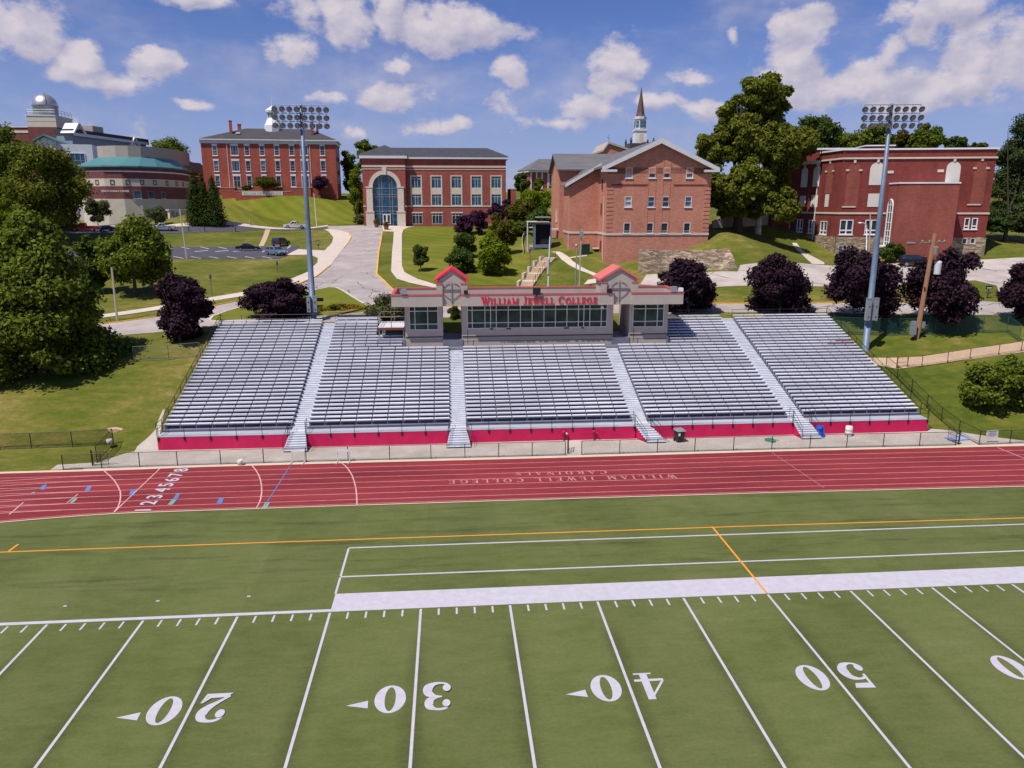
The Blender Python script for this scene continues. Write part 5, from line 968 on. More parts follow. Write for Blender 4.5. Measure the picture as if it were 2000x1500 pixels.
# the stair tower
TY = -4.2; x0, x1, z0, z1 = rect(FR, cx(952), cx(1440), cy(650), cy(1285), TY); m = M(); m.box(x0, x1, TY, -.004, Zb, z1-.2); m.build('stair_tower', MT['brick_tower'], H); m = M(); m.box(x0-.12, x1+.12, TY-.12, -.003, z1-.199, z1+.02); m.build('tower_coping', MT['white'], H)
zt1, zt0 = FR.loc(cx(935),cy(790),-2)[1], FR.loc(cx(900),cy(1165),-2)[1]; m = M(); yy0, yy1 = -.55, -2.7; ym_ = (yy0+yy1)/2; rr = (yy0-yy1)/2; pts = [(yy1,zt0),(yy0,zt0)]+[(ym_+rr*math.cos(math.pi*k/12), zt1-rr+rr*math.sin(math.pi*k/12)) for k in range(13)]
m.add([(x0-.03,p[0],p[1]) for p in pts], [tuple(range(len(pts)))]); tw = m.build('stair_window', MT['glass'], H); m = M(); Pp = pts+[pts[0]]
for a, b in zip(Pp[:-1], Pp[1:]): m.tube([(x0-.05,a[0],a[1]),(x0-.05,b[0],b[1])], .13, 5)
m.tube([(x0-.06,ym_,zt0),(x0-.06,ym_,zt1)], .07, 5)
for f in (.08,.2,.32,.5,.72,.88): z = zt0+(zt1-zt0)*f; m.tube([(x0-.06,yy1,z),(x0-.06,yy0,z)], .06, 5)
m.build('window_bars', MT['white'], tw); m = M(); m.box(x0-.09, x0-.03, yy1, yy0, Zb+1, zt0-.15); m.build('door', MT['glass_pale'], H); m = M(); m.box(x0-1.4, x0-.01, yy1-.2, yy0+.2, zt0-.2, zt0-.02); m.build('door_canopy', MT['white'], H)
r = rect(FR, cx(1045), cx(1115), cy(1135), cy(1150), TY); m = M(); m.box(r[0], r[1], TY-.06, TY-.003, r[2], r[3]); m.build('wall_vent', MT['steel'], H)
for a, b, c, d in ((1446,1438,735,840),(1412,1405,965,1040)): x, za_ = FR.loc(cx(a),cy(c),-.1); xb_, zb_ = FR.loc(cx(b),cy(d),-.1); m = M(); m.tube([(max(x,x1+.12),-.1,zb_),(max(x,x1+.12),-.1,za_)], .07, 6); m.build('downspout', MT['white'], H)
# ---- science building: curved brick front with teal roof, dome tower and white gabled entry
SC_ = bld('science_building', Frame(at(160,430,200), at(260,430,200), 0.), 'banded brick science building with curved front, teal metal roof and silver observatory dome'); OS = np.array(SC_.location); AS = SC_.rotation_euler[2]
def sl_(P): d = np.array(P)-OS; c, s = math.cos(-AS), math.sin(-AS); return (c*d[0]-s*d[1], s*d[0]+c*d[1], d[2])
zz = float(at(176,361.5,200)[2])
front = [at(u, 362., d) for u, d in ((156,203.),(170,201.),(205,199.5),(240,200.),(275,202.),(310,206.),(340,212.),(358,218.),(368,224.),(373,232.))]
# the ring of wall points, smoothed into a convex arc
F2 = [sl_(p)[:2] for p in front]; F2 += [(F2[-1][0]+1.5, F2[-1][1]+9), (F2[-1][0]-6, F2[-1][1]+22), (F2[0][0]-2, F2[0][1]+24)]
def zat(v, u=240): return float(at(u, v, depth(front[3]))[2])
levels = [(zat(440)-7, zat(388.3), 'cream_base', 'cream'), (zat(388.3), zat(363.6), 'brick_band', 'brick_purple'), (zat(363.6), zat(348.8), 'letter_band', 'cream'), (zat(348.8), zat(336), 'brick_band', 'brick_purple'), (zat(336), zat(333.4), 'stone_line', 'white'), (zat(333.4), zat(324), 'brick_band', 'brick_purple')]
for z0, z1, nm, mt in levels: m = M(); m.slab(F2, z0+.002, z1); m.build(nm, MT[mt], SC_)
def ringpt(k): return F2[k]
ztr = zat(324); ztt = zat(303.5); m = M(); nF = len(front); cxm = np.mean([p[0] for p in F2]); cym = np.mean([p[1] for p in F2])
def inset(p, f): return (p[0]+(cxm-p[0])*f, p[1]+(cym-p[1])*f)
out = [inset(p, -.035) for p in F2]; inn = [inset(p, .30 if k < nF else .1) for k, p in enumerate(F2)]
for k in range(len(F2)):
    a, b = k, (k+1) % len(F2); m.quad((*out[a],ztr),(*out[b],ztr),(*inn[b],ztt),(*inn[a],ztt)); m.quad((*out[a],ztr-.35),(*out[b],ztr-.35),(*out[b],ztr),(*out[a],ztr))
m.poly([(*p,ztr-.35) for p in out]); m.build('teal_roof', MT['teal_roof'], SC_)
R2 = [inset(p, .28) for p in F2[:nF-2]]; R2 += [inset(p, .3) for p in F2[nF:]]; zr0, zr1 = ztt-1.2, float(at(240,286.5,depth(front[3])+6)[2]); m = M(); m.slab(R2, zr0, zr1); m.build('parapet_ring', MT['stucco'], SC_)
for q, c in enumerate('OAES&ETI?'):
    if q >= 8: break
    k = ((190.5,355),(220,355.5),(250,356.3),(278,356.8),(303,358),(326,358.5),(345,359),(358,359.6))[q]
    for j in range(nF-1):
        ua, ub = (156,170,205,240,275,310,340,358,368,373)[j:j+2]
        if ua <= k[0] < ub: break
    A_, B_ = F2[j], F2[j+1]; f = (k[0]-ua)/(ub-ua); px, py = A_[0]+(B_[0]-A_[0])*f, A_[1]+(B_[1]-A_[1])*f; an = math.atan2(B_[1]-A_[1], B_[0]-A_[0]); mm = M(); zc_ = zat(356)
    for li, qd in enumerate([[(-.55,-.65),(.55,-.65),(.55,-.4),(-.55,-.4)],[(-.55,.4),(.55,.4),(.55,.65),(-.55,.65)],[(-.55,-.399),(-.3,-.399),(-.3,.399),(-.55,.399)],[(.3,-.399),(.55,-.399),(.55,.399),(.3,.399)]]): mm.prism(qd, -.08, -.004)
    o = mm.build('wall_medallion', MT['lamp_body'], SC_); o.location = (px, py, zc_); o.rotation_euler = (0,0,an)
j = 2; A_, B_ = F2[2], F2[3]; an = math.atan2(B_[1]-A_[1], B_[0]-A_[0])
m = M(); 
tx_ = font_mesh('lettering', 'WHITE SCIENCE CENTER', .62, MT['white'], SC_, ((A_[0]*.46+B_[0]*.54), (A_[1]*.46+B_[1]*.54)-.05, zat(373.5)), (math.pi/2,0,an), .03, .01)
for u0, u1, v0, v1 in ((260,273.5,372,387.5),(286.5,299,373,387.5),(311,322.5,374,387.5)):
    um = (u0+u1)/2; j = 4 if um > 275 else 3
    if um > 310: j = 5
    ua, ub = (156,170,205,240,275,310,340,358,368,373)[j:j+2]; A_, B_ = F2[j], F2[j+1]; f = (um-ua)/(ub-ua); an = math.atan2(B_[1]-A_[1], B_[0]-A_[0]); wdt = (u1-u0)*.142; w = win(SC_, -wdt/2, wdt/2, 0, zat(v0)-zat(v1), -.09, .09, (), (.25,), MT['white'] if False else MT['steel'], MT['glass_blue'], .04, .11, sill=.15, hm=MT['trim']); w.location = (A_[0]+(B_[0]-A_[0])*f, A_[1]+(B_[1]-A_[1])*f, zat(v1)); w.rotation_euler = (0,0,an)
# dome tower behind
FD = Frame(at(51.5,228,232), at(108.5,231,232.8), 0.); lw = FD.loc(108.5,231)[0]
def subS(o, fr): l = sl_(fr.O); o.location = (l[0], l[1], fr.O[2]-OS[2]); o.rotation_euler = (0,0,fr.ang-AS); return o
zt, zm = FD.loc(80,226.5)[1], FD.loc(80,248)[1]; dp = 11.; m = M(); m.box(0, lw, 0, dp, zm, zt); subS(m.build('tower_top', MT['cream'], SC_), FD); m = M(); m.box(0, lw, 0, dp, 18., zm-.003); subS(m.build('tower_base', MT['brick_purple'], SC_), FD)
m = M(); m.box(-.15, lw+.15, -.15, dp+.15, zt+.002, zt+.3); subS(m.build('tower_coping', MT['trim'], SC_), FD); zl_ = FD.loc(80,237)[1]; m = M(); m.box(-.03, lw+.03, -.03, -.002, zl_-.06, zl_+.06); subS(m.build('joint_line', MT['grey_panel'], SC_), FD)
xd = FD.loc(88.5,210,4.6)[0]; rd = (FD.loc(112,205,4.6)[0]-FD.loc(65,205,4.6)[0])/2; zd = FD.loc(88,207.5,4.6)[1]; m = M(); m.lathe([(rd*.97,zt+.3),(rd*.97,zd-.15),(rd*1.03,zd-.15),(rd*1.03,zd+.1)], (xd,4.6,0), 28); subS(m.build('dome_drum', MT['steel'], SC_, True), FD)
m = M(); m.lathe([(rd*math.cos(a), zd+rd*1.0*math.sin(a)) for a in [math.pi/2*k/12 for k in range(13)]], (xd,4.6,0), 32); subS(m.build('observatory_dome', MT['dome'], SC_, True), FD)
m = M(); m.tube([(xd+rd*1.03*math.cos(a)*.5, 4.6-rd*1.03*math.cos(a)*.86, zd+rd*1.03*math.sin(a)) for a in [math.pi*k/14 for k in range(15)]], .14, 5); subS(m.build('dome_rib', MT['lamp_body'], SC_), FD)
m = M(); rail_run(m, [(.1,.1,zt+.3),(lw-.1,.1,zt+.3),(lw-.1,dp-.1,zt+.3)], 1.6, 2., .06); subS(m.build('tower_rail', MT['steel'], SC_), FD)
# white gabled entry, glazing and the stepped roof line to the right of the tower
FE = Frame(at(66,285,205), onz(166,287,at(66,285,205)[2]), 0.); a0, z0 = FE.loc(68,276); a1, z1 = FE.loc(107,276); am, zm = FE.loc(85,265.5); a2 = FE.loc(166,287)[0]
m = M(); m.prism([(a0,10.),(a1,10.),(a1,z1),(am,zm-.3),(a0,z0)], 0, 14.); subS(m.build('entry_wall', MT['trim'], SC_), FE)
m = M()
for xe, ze_ in ((a0-.6,z0-.25),(a1+.6,z1-.25)): m.prism([(am,zm),(am,zm+.45),(xe,ze_+.45),(xe,ze_)], -.6, 14.4)
subS(m.build('entry_roof', MT['teal_roof'], SC_), FE); z3 = FE.loc(140,281)[1]; m = M(); m.box(a1+.003, a2+1.5, 1.2, 15., 10., z3); subS(m.build('entry_link', MT['trim'], SC_), FE)
for u0, u1, v0, v1 in ((96,107,292,322),(116,127,292,324),(137,167,299,324)): r = rect(FE, u0, u1, v0, v1, 1.2 if u0 > 107 else 0); subS(win(SC_, r[0], r[1], r[2], r[3], (1.2 if u0 > 107 else 0)-.15, .12, (.35,.7) if u1 > 130 else (), (.4,), MT['white'], MT['glass_blue'], .03, .12), FE)
FK = Frame(at(140,262,226), at(285,284,262), 0.); rl = FK.loc(285,280)[0]; zk0 = FK.loc(150,262)[1]; zk1 = FK.loc(150,250)[1]; m = M(); m.box(0, rl, 0, 5., 22., zk0); subS(m.build('rear_wing', MT['grey_panel'], SC_), FK); m = M(); m.box(-.3, rl+.5, -.8, 5.5, zk0+.003, zk0+1.3); subS(m.build('rear_roof', MT['navy_roof'], SC_), FK); m = M(); m.box(-.5, rl+.5, -.9, -.803, zk0-.6, zk0+.25); subS(m.build('rear_eave', MT['trim'], SC_), FK)
for u, v, s in ((155,252,3.2),(264,277,3.0)):
    x, z = FK.loc(u, v+8, -1.); m = M()
    for sg in (-1, 1): m.prism([(x,z+s*.9),(x+.35*sg,z+s*.9),(x+sg*s*.95,z-.2),(x+sg*s*.75,z-.2)], -1.4, 3.)
    m.prism([(x-s*.6,z-.2),(x+s*.6,z-.2),(x,z+s*.6)], -.6, 2.5, 0); subS(m.build('roof_dormer', MT['white'], SC_), FK)
x, z = FK.loc(186,262,4); m = M(); m.box(x-2.4, x+2.8, 3, 8, zk0+1.3, zk0+3.6); subS(m.build('roof_plant', MT['stucco'], SC_), FK)
FP = Frame(at(329,310,243), onz(361,311,at(329,310,243)[2]), 0.); r = rect(FP,329,361,308,330); m = M(); m.box(r[0], r[1], 0, 8, 20., r[3]-.3); subS(m.build('end_block', MT['brick_purple'], SC_), FP); m = M(); m.box(r[0]-.15, r[1]+.15, -.15, 8.1, r[3]-.299, r[3]); subS(m.build('end_coping', MT['white'], SC_), FP)
FQ = Frame(at(0,252,236), onz(55,252,at(0,252,236)[2]), 0.); r = rect(FQ,-40,56,249,275); m = M(); m.box(r[0], r[1], 0, 12, 20., r[3]); subS(m.build('left_wing', MT['brick_purple'], SC_), FQ); m = M(); m.box(r[0], r[1], -.12, -.003, r[3]-1.6, r[3]-.9); subS(m.build('left_band', MT['cream'], SC_), FQ); m = M(); m.box(r[0]-.1, r[1]+.1, -.2, 12.1, r[3]+.003, r[3]+.35); subS(m.build('left_coping', MT['trim'], SC_), FQ)
# retaining wall with sculpture niche at the right of the science building
p = drop(330,438); FN = Frame(at(332,437,198), onz(383,436,at(332,437,198)[2]), 0.); t = thing('niche_wall', 'beige retaining wall with framed mural and orange panel beside the conifers', 'wall', FN.O, FN.ang); r = rect(FN,332,383,411,437); m = M(); m.box(r[0], r[1], 0, 1., r[2]-1.5, r[3]); m.build('wall_body', MT['cream'], t); m = M(); m.box(r[0]-.3, r[1]+.3, -.3, 1.3, r[3]+.003, r[3]+.25); m.build('coping', MT['trim'], t)
r = rect(FN,342,350,414,435); m = M(); m.box(r[0], r[1], -.06, -.004, r[2], r[3]); mu = m.build('mural_panel', MT['board'], t); m = M(); m.lathe([(.28,0),(.5,.8),(.35,1.6),(.2,2.0),(.3,2.5),(.12,2.8),(0,2.85)], (0,0,0), 8); o = m.build('mural_figure', MT['grey_panel'], mu); o.location = ((r[0]+r[1])/2, -.06, r[2]+.1); o.scale = (1,.1,.95)
r = rect(FN,356,375,425,436.5); m = M(); m.box(r[0], r[1], -.1, -.004, r[2], r[3]); m.build('orange_panel', MT['tan'], t)
for u in (338,379): x = FN.loc(u,425)[0]; m = M(); m.box(x-.25, x+.25, -.3, -.005, 14., FN.loc(u,412)[1]); m.build('pilaster', MT['grey_panel'] if u < 350 else MT['cream'], t)
# ---- church spire and gable beyond the pink building, small hall beyond
pc = at(1249.6,262,262); Cc = thing('church', 'church with white tiered steeple and brown needle spire behind the pink gable', 'church', (pc[0],pc[1],0)); s = 262/FL; zc_ = lambda v: float(at(1249.6, v, 262)[2])
def tier(hw, v0, v1, nm, mt, n=8, rot=math.pi/8): m = M(); m.lathe([(hw,zc_(v0)),(hw,zc_(v1)),(0,zc_(v1))], (0,0,0), n, 0, rot, rot+2*math.pi); m.build(nm, mt, Cc)
tier(13.5*s*1.15, 300, 256, 'steeple_base', MT['white'], 4, math.pi/4); tier(14.5*s*1.2, 257, 253, 'steeple_ledge', MT['trim'], 4, math.pi/4); tier(10*s*1.05, 253.2, 233, 'steeple_lantern', MT['white']); tier(11*s*1.1, 234, 229, 'steeple_ledge', MT['trim'])
m = M(); m.lathe([(9.5*s,zc_(229.2)),(7.5*s,zc_(222)),(0.05,zc_(173))], (0,0,0), 8); m.build('spire', MT['spire'], Cc)
for k in range(8):
    a = k*math.pi/4; m = M(); m.box(-.55, .55, -.05, .02, zc_(250), zc_(237)); o = m.build('louvre', MT['glass_pale'], Cc); o.location = (1.85*math.cos(a), 1.85*math.sin(a), 0); o.rotation_euler = (0,0,a+math.pi/2)
m = M(); m.box(-.8, .8, -2.9, -2.83, zc_(279), zc_(263)); m.build('louvre', MT['cream'], Cc)
m = M(); m.box(-4.2, 4.2, -4.2, 4.2, 24., zc_(281)); m.build('tower', MT['shingle'], Cc)
for sx_ in (-1, 1):
    for sy_ in (-1, 1): m = M(); m.lathe([(.35,zc_(281)),(.35,zc_(277)),(.55,zc_(276.4)),(.12,zc_(273)),(.3,zc_(271.5)),(0,zc_(269.8))], (sx_*3.9,sy_*3.9,0), 8); m.build('corner_urn', MT['navy_roof'], Cc)
q0 = at(1190,300,250)-pc; zg = float(at(1180,291,250)[2]); hw = 20*250/FL; m = M(); m.prism([(q0[0]-hw*.5,20),(q0[0]+hw*2.2,20),(q0[0]+hw*2.2,zg-1.),(q0[0]-hw*.1,zg+1.5),(q0[0]-hw*.5,zg-.6)], q0[1], q0[1]+20); m.build('nave', MT['brick_pink'], Cc)
m = M(); m.prism([(q0[0]-hw*.62,zg-.8),(q0[0]-hw*.1,zg+1.6),(q0[0]+hw*2.3,zg-.9),(q0[0]+hw*2.3,zg-.3),(q0[0]-hw*.1,zg+2.3),(q0[0]-hw*.62,zg-.2)], q0[1]-.6, q0[1]+20.5); m.build('nave_roof', MT['stucco'], Cc)
m = M(); x_ = q0[0]-hw*.1; m.box(x_-.07, x_+.07, q0[1]-.1, q0[1]+.1, zg+2., zg+4.4); m.box(x_-.6, x_+.6, q0[1]-.09, q0[1]+.09, zg+3.4, zg+3.55); m.build('gable_cross', MT['steel'], Cc)
FS = Frame(at(1035,340,255), onz(1076,340.6,at(1035,340,255)[2]), 0.); S2 = bld('small_brick_hall', FS, 'distant brick hall with white pilasters and grey hipped roof between two buildings'); z1 = FS.loc(1055,336.5)[1]; w_ = 16.; m = M(); m.box(0, w_, 0, 9., 22., z1); m.build('wall', MT['brick_new'], S2)
m = M(); m.box(-.8, w_+.8, -.8, 9.8, z1+.003, z1+.7); m.build('cornice', MT['trim'], S2); m = M(); hip(m, -1, w_+1, -1, 10, z1+.7, z1+4.6, 5., w_-4); m.build('roof', MT['slate'], S2)
for x in (.4,2.4,4.4,6.6,9.6,12.2): m = M(); m.box(x-.22, x+.22, -.12, -.003, 22., z1); m.build('pilaster', MT['white'], S2)
for x in (7.4,10.6): win(S2, x-.4, x+1.2, 26.5, z1-.6, 0., .12, (.5,), (.5,), MT['white'], MT['glass_blue'], .12, -.02)
# ------------------------------------------------------------------ trees and shrubs
def leaf_mesh(name, mat, clumps, n, size, seed, parent, up=.35, kite=1.35, squash=1.):
    """many small leaf sprays (folded kites) scattered through overlapping clumps (x,y,z,rx,ry,rz)"""
    n = int(n*2.1); size *= .70
    g = np.random.default_rng(seed); Cm = np.array(clumps, float); ar = (Cm[:,3]*Cm[:,4]+Cm[:,3]*Cm[:,5]+Cm[:,4]*Cm[:,5]); idx = g.choice(len(Cm), n, p=ar/ar.sum())
    d = g.normal(size=(n,3)); d /= np.linalg.norm(d, axis=1, keepdims=True); rad = .98-.62*g.random(n)**1.6+.17*g.normal(size=n)
    p = Cm[idx,:3]+d*Cm[idx,3:]*rad[:,None]
    nr = d*.75+g.normal(size=(n,3))*.55+np.array([0,0,up]); nr /= np.linalg.norm(nr, axis=1, keepdims=True)
    tt = g.normal(size=(n,3)); tt -= nr*(tt*nr).sum(1, keepdims=True); tt /= np.linalg.norm(tt, axis=1, keepdims=True); bb = np.cross(nr, tt)
    s = (size*(.55+.9*g.random(n)))[:,None]
    v = np.empty((n,4,3)); v[:,0] = p-tt*s*.55*kite; v[:,1] = p+bb*s*.5*squash+nr*s*.12; v[:,2] = p+tt*s*.6*kite; v[:,3] = p-bb*s*.5*squash+nr*s*.12
    me = bpy.data.meshes.new(name); me.vertices.add(n*4); me.vertices.foreach_set('co', v.reshape(-1).astype(np.float32)); me.loops.add(n*4); me.loops.foreach_set('vertex_index', np.arange(n*4, dtype=np.int32))
    me.polygons.add(n); me.polygons.foreach_set('loop_start', np.arange(0, n*4, 4, dtype=np.int32)); me.update(calc_edges=True); me.validate(); me.materials.append(mat)
    return link(name, me, parent)
def clumpset(ells, k, seed, frac=.36, core=True, low=-1.):
    """sub-clumps over the skin of one or more big ellipsoids (cx,cy,cz,rx,ry,rz)"""
    g = np.random.default_rng(seed); out = []
    for (x, y, z, rx, ry, rz) in ells:
        if core: out.append((x, y, z, rx*.66, ry*.66, rz*.66))
        for q in range(k):
            u = g.normal(size=3); u /= np.linalg.norm(u)
            if u[2] < low: u[2] = -u[2]
            f = frac*(.65+.7*g.random()); r = .74+.22*g.random(); out.append((x+u[0]*rx*r, y+u[1]*ry*r, z+u[2]*rz*r, rx*f, ry*f, min(rx,rz)*f*.85))
    return out
def trunk_mesh(m, h, r, spread, zt, g, limbs=5):
    m.tube([(0,0,-.4),(0,0,.15*h),(g.normal()*.1*r*4,g.normal()*.1*r*4,h)], [r*1.35, r, r*.62], 9)
    for k in range(limbs):
        a = 2*math.pi*k/limbs+g.random()*.8; z0 = h*(.62+.35*g.random()); e = (spread*math.cos(a)*(.6+.4*g.random()), spread*math.sin(a)*(.6+.4*g.random()), z0+(zt-z0)*(.5+.4*g.random()))
        m.tube([(0,0,z0),(e[0]*.45,e[1]*.45,z0+(e[2]-z0)*.4),e], [r*.5, r*.34, r*.1], 6)
TREES = 0
def tree(name, label, base, ells, n, size, leaf, seed, k=22, frac=.36, trunk=None, bark='bark', group=None, cat='tree', low=-1., up=.35, limbs=6, clumps=None, core=True, kite=1.35, squash=1.):
    t = thing(name, label, cat, base, 0, group); g = np.random.default_rng(seed+99)
    leaf_mesh('crown' if cat == 'tree' else 'foliage', LF[leaf], clumps or clumpset(ells, k, seed, frac, core, low), n, size, seed, t, up, kite, squash)
    if trunk:
        h, r = trunk; zt = max(e[2]+e[5]*.5 for e in ells) if ells else h*1.5; sp = max(e[3] for e in ells)*.7 if ells else 1.; m = M(); trunk_mesh(m, h, r, sp, zt, g, limbs); m.build('trunk' if cat == 'tree' else 'stem', MT[bark], t)
    return t
def pxtree(u0, u1, v0, v1, base=None, d=None, vb=None, dep=1.):
    """base point and crown ellipsoid from the outline in the photograph: (base, ellipsoid)"""
    um, vm = (u0+u1)/2, (v0+v1)/2
    b = drop(*base) if base else None
    if d is None: d = depth(b)
    c = at(um, vm, d); rx = (u1-u0)/2*d/FL*.93; rz = (v1-v0)/2*d/FL*.95
    if b is None: b = np.array([c[0], c[1], hz(c[0], c[1])])
    return b, (float(c[0]-b[0]), float(c[1]-b[1]), float(c[2]-b[2]), rx, rx*dep, rz)
# near tree on the left lawn: broad cone of layered foliage
b, e = pxtree(-55,208,402,752, base=(85,728)); R_, H_ = e[3], e[2]+e[5]; g = np.random.default_rng(5); cl = []
for q in range(150):
    f = g.random()**.75; z = .6+(H_-1.4)*f; rr = R_*(1.04-.93*f**1.25)*(.72+.34*g.random()); a = g.random()*6.283; s = (.95+1.15*g.random())*(1.1-.5*f); cl.append((e[0]+rr*math.cos(a)*.92, e[1]+rr*math.sin(a)*.92, z, s*1.25, s*1.25, s*.72))
for q in range(7): z = 2+(H_-4)*q/6; cl.append((e[0], e[1], z, R_*(.80-.62*(q/6)**1.5), R_*(.80-.62*(q/6)**1.5), 2.))
tree('broadleaf_tree', 'large dense green tree standing on the lawn left of the bleachers', b, [e], 38000, .38, 'near', 11, clumps=cl, trunk=(5,.42), up=.5)
# trees behind it on the far left
for (u0,u1,v0,v1,d,leaf,sd,lb,n) in ((25,165,285,452,158,'syc',21,'rounded olive green tree in front of the science building entrance',12000),(-70,72,248,452,165,'green',22,'tall green tree cut by the left picture edge below the dome',9500),(-40,45,370,480,120,'lime',23,'yellow green bushy tree at the left edge between two darker trees',5000),(150,206,455,570,104,'dark',24,'small dark tree between the large lawn tree and the parking lot tree',4200)):
    b, e = pxtree(u0,u1,v0,v1,d=d); tree('broadleaf_tree', lb, b, [e], n, .55 if d > 130 else .42, leaf, sd, trunk=(max(1.5,e[2]-e[5]*.4),.32), group='green trees left of the stand')
b, e = pxtree(205,332,448,560, base=(265,578)); e2 = (e[0]+.2, e[1], e[2]+e[5]*.75, e[3]*.62, e[3]*.62, e[5]*.62); tree('broadleaf_tree', 'green tree with a visible dark trunk standing below the parking lot', b, [e, e2], 11000, .42, 'near', 31, trunk=(e[2]-e[5]*.5,.28), k=26)
# the row of purple maples behind the stand
PM = [((297,418,528,672),(352,668),'purple maple left of the stand, nearest the grey fence'),((473,612,545,632),(540,622),'purple maple behind the top of the leftmost bleacher section'),((1280,1404,498,622),(1344,612),'purple maple beside the right wing of the press box and the stone wall'),((1455,1588,495,622),(1522,614),'purple maple behind the right bleacher section, with an orange kerb on both sides'),
      ((1612,1760,482,632),(1690,645),'purple maple crossed by the right light mast'),((1765,1915,487,634),(1842,646),'purple maple behind the wooden utility pole'),((1956,2062,512,622),(2004,640),'purple maple cut by the right picture edge')]
for q, (bx, bs, lb) in enumerate(PM):
    b, e = pxtree(*bx, base=bs); g = np.random.default_rng(300+q); es = [(e[0], e[1], e[2]-e[5]*.08, e[3]*.88, e[3]*.88, e[5]*.86), (e[0]+e[3]*.2*g.normal(), e[1], e[2]+e[5]*.58, e[3]*.5, e[3]*.5, e[5]*.42)]
    for k in range(5): a = k*1.2566+g.random()*1.2; f = -.55+1.35*g.random(); es.append((e[0]+math.cos(a)*e[3]*(.42-.2*max(0,f)), e[1]+math.sin(a)*e[3]*.4, e[2]+e[5]*f*.62, e[3]*(.40+.16*g.random()), e[3]*(.40+.16*g.random()), e[5]*(.30+.14*g.random())))
    tree('purple_maple', lb, b, es, 12500, .34, 'purple', 40+q, trunk=(max(1.2, e[2]-e[5]*.55),.2), group='purple maples around the stand', k=15, frac=.36, up=.45)
# conifers and columns by the hall lawn
for q, (u, w, v0, v1, lf, lb) in enumerate(((384,34,336,436,'conifer','narrow dark conifer nearest the beige niche wall'),(401,30,344,438,'conifer','narrow dark conifer in the middle of the three'),(421,40,350,440,'conifer','widest dark conifer at the foot of the green slope'))):
    b = drop(u, 439); d = depth(b); w_ = w*d/FL/2; h = (v1-v0)*d/FL; g = np.random.default_rng(60+q); cl = [(g.normal()*.12, g.normal()*.12, h*(.04+.92*f), w_*(1.02-.9*f**1.6)+.15, w_*(1.02-.9*f**1.6)+.15, h*.07+.3) for f in np.linspace(0,1,14)]; tree('conifer_tree', lb, b, [], 5200, .42, lf, 61+q, clumps=cl, trunk=None, group='dark conifers beside the slope', up=.7, squash=.6); m = M(); m.tube([(0,0,-.3),(0,0,h*.8)], [.25,.06], 7); m.build('trunk', MT['bark'], [o for o in COL.objects if o.type == 'EMPTY'][-1])
b, e = pxtree(681,714,312,425,base=(699,431)); tree('column_tree', 'bright lime green upright tree beside the arched entrance building', b, [e, (e[0]+.5,e[1],e[2]-e[5]*.3,e[3]*1.05,e[3],e[5]*.6)], 6000, .45, 'lime', 71, trunk=(2.,.2), k=20)
b, e = pxtree(690,722,410,438,base=(704,438)); tree('shrub', 'grey green shrub mound at the left foot of the arched building', b, [(e[0],e[1],.8,e[3],e[3]*.8,1.6)], 1600, .3, 'sage', 72, cat='shrub')
for q, (u0,u1,v0,v1,d,lf,lb,n) in enumerate(((664,700,288,372,246,'dark','dark tree directly right of the long red hall'),(694,742,274,340,236,'dark','taller dark tree behind the hip roof of the arched building'),(278,362,272,336,262,'near','round tree behind the science building parapet'),(356,384,310,372,240,'dark','small dark tree between the science building and long hall'),
     (1555,1634,232,296,190,'dark','dark tree right of the sycamore behind the old hall roof'),(1640,1738,243,300,205,'near','wide round tree behind the old hall left of the mast'),(1732,1790,258,300,212,'brown','brownish low tree right of the mast behind the old hall'),(1784,1838,243,300,205,'green','round tree behind the old hall right of the brownish one'),(1844,1886,268,300,215,'dark','small pointed dark tree near the right of the old hall roof'),(1888,1922,278,302,225,'dark','smallest tree above the right end of the old hall roof'),(1002,1034,338,374,228,'dark','small green tree left of the distant pilastered hall')) if False else
    ((664,700,288,372,246,'green','green tree directly right of the long red hall',4200),(694,742,274,340,236,'green','taller green tree behind the hip roof of the arched building',5200),(278,362,272,336,262,'near','round tree behind the science building parapet',5200),(356,384,310,372,240,'dark','small dark tree between the science building and long hall',2200),
     (1555,1634,232,296,190,'dark','dark tree right of the sycamore behind the old hall roof',5200),(1640,1738,243,300,205,'near','wide round tree behind the old hall left of the mast',6000),(1732,1790,258,300,212,'brown','brownish low tree right of the mast behind the old hall',3600),(1784,1838,243,300,205,'green','round tree behind the old hall right of the brownish one',4200),(1844,1886,268,300,215,'dark','small pointed dark tree near the right of the old hall roof',2000),(1888,1922,278,302,225,'dark','smallest tree above the right end of the old hall roof',1600),(1002,1034,338,374,228,'dark','small green tree left of the distant pilastered hall',1800),(1040,1062,348,374,250,'green','young tree in front of the distant pilastered hall',1200))):
    b, e = pxtree(u0,u1,v0,v1,d=d); tree('background_tree', lb, b, [e], n, .62, lf, 80+q, trunk=(max(1.,e[2]-e[5]*.5),.3), group='trees on the skyline', k=18)
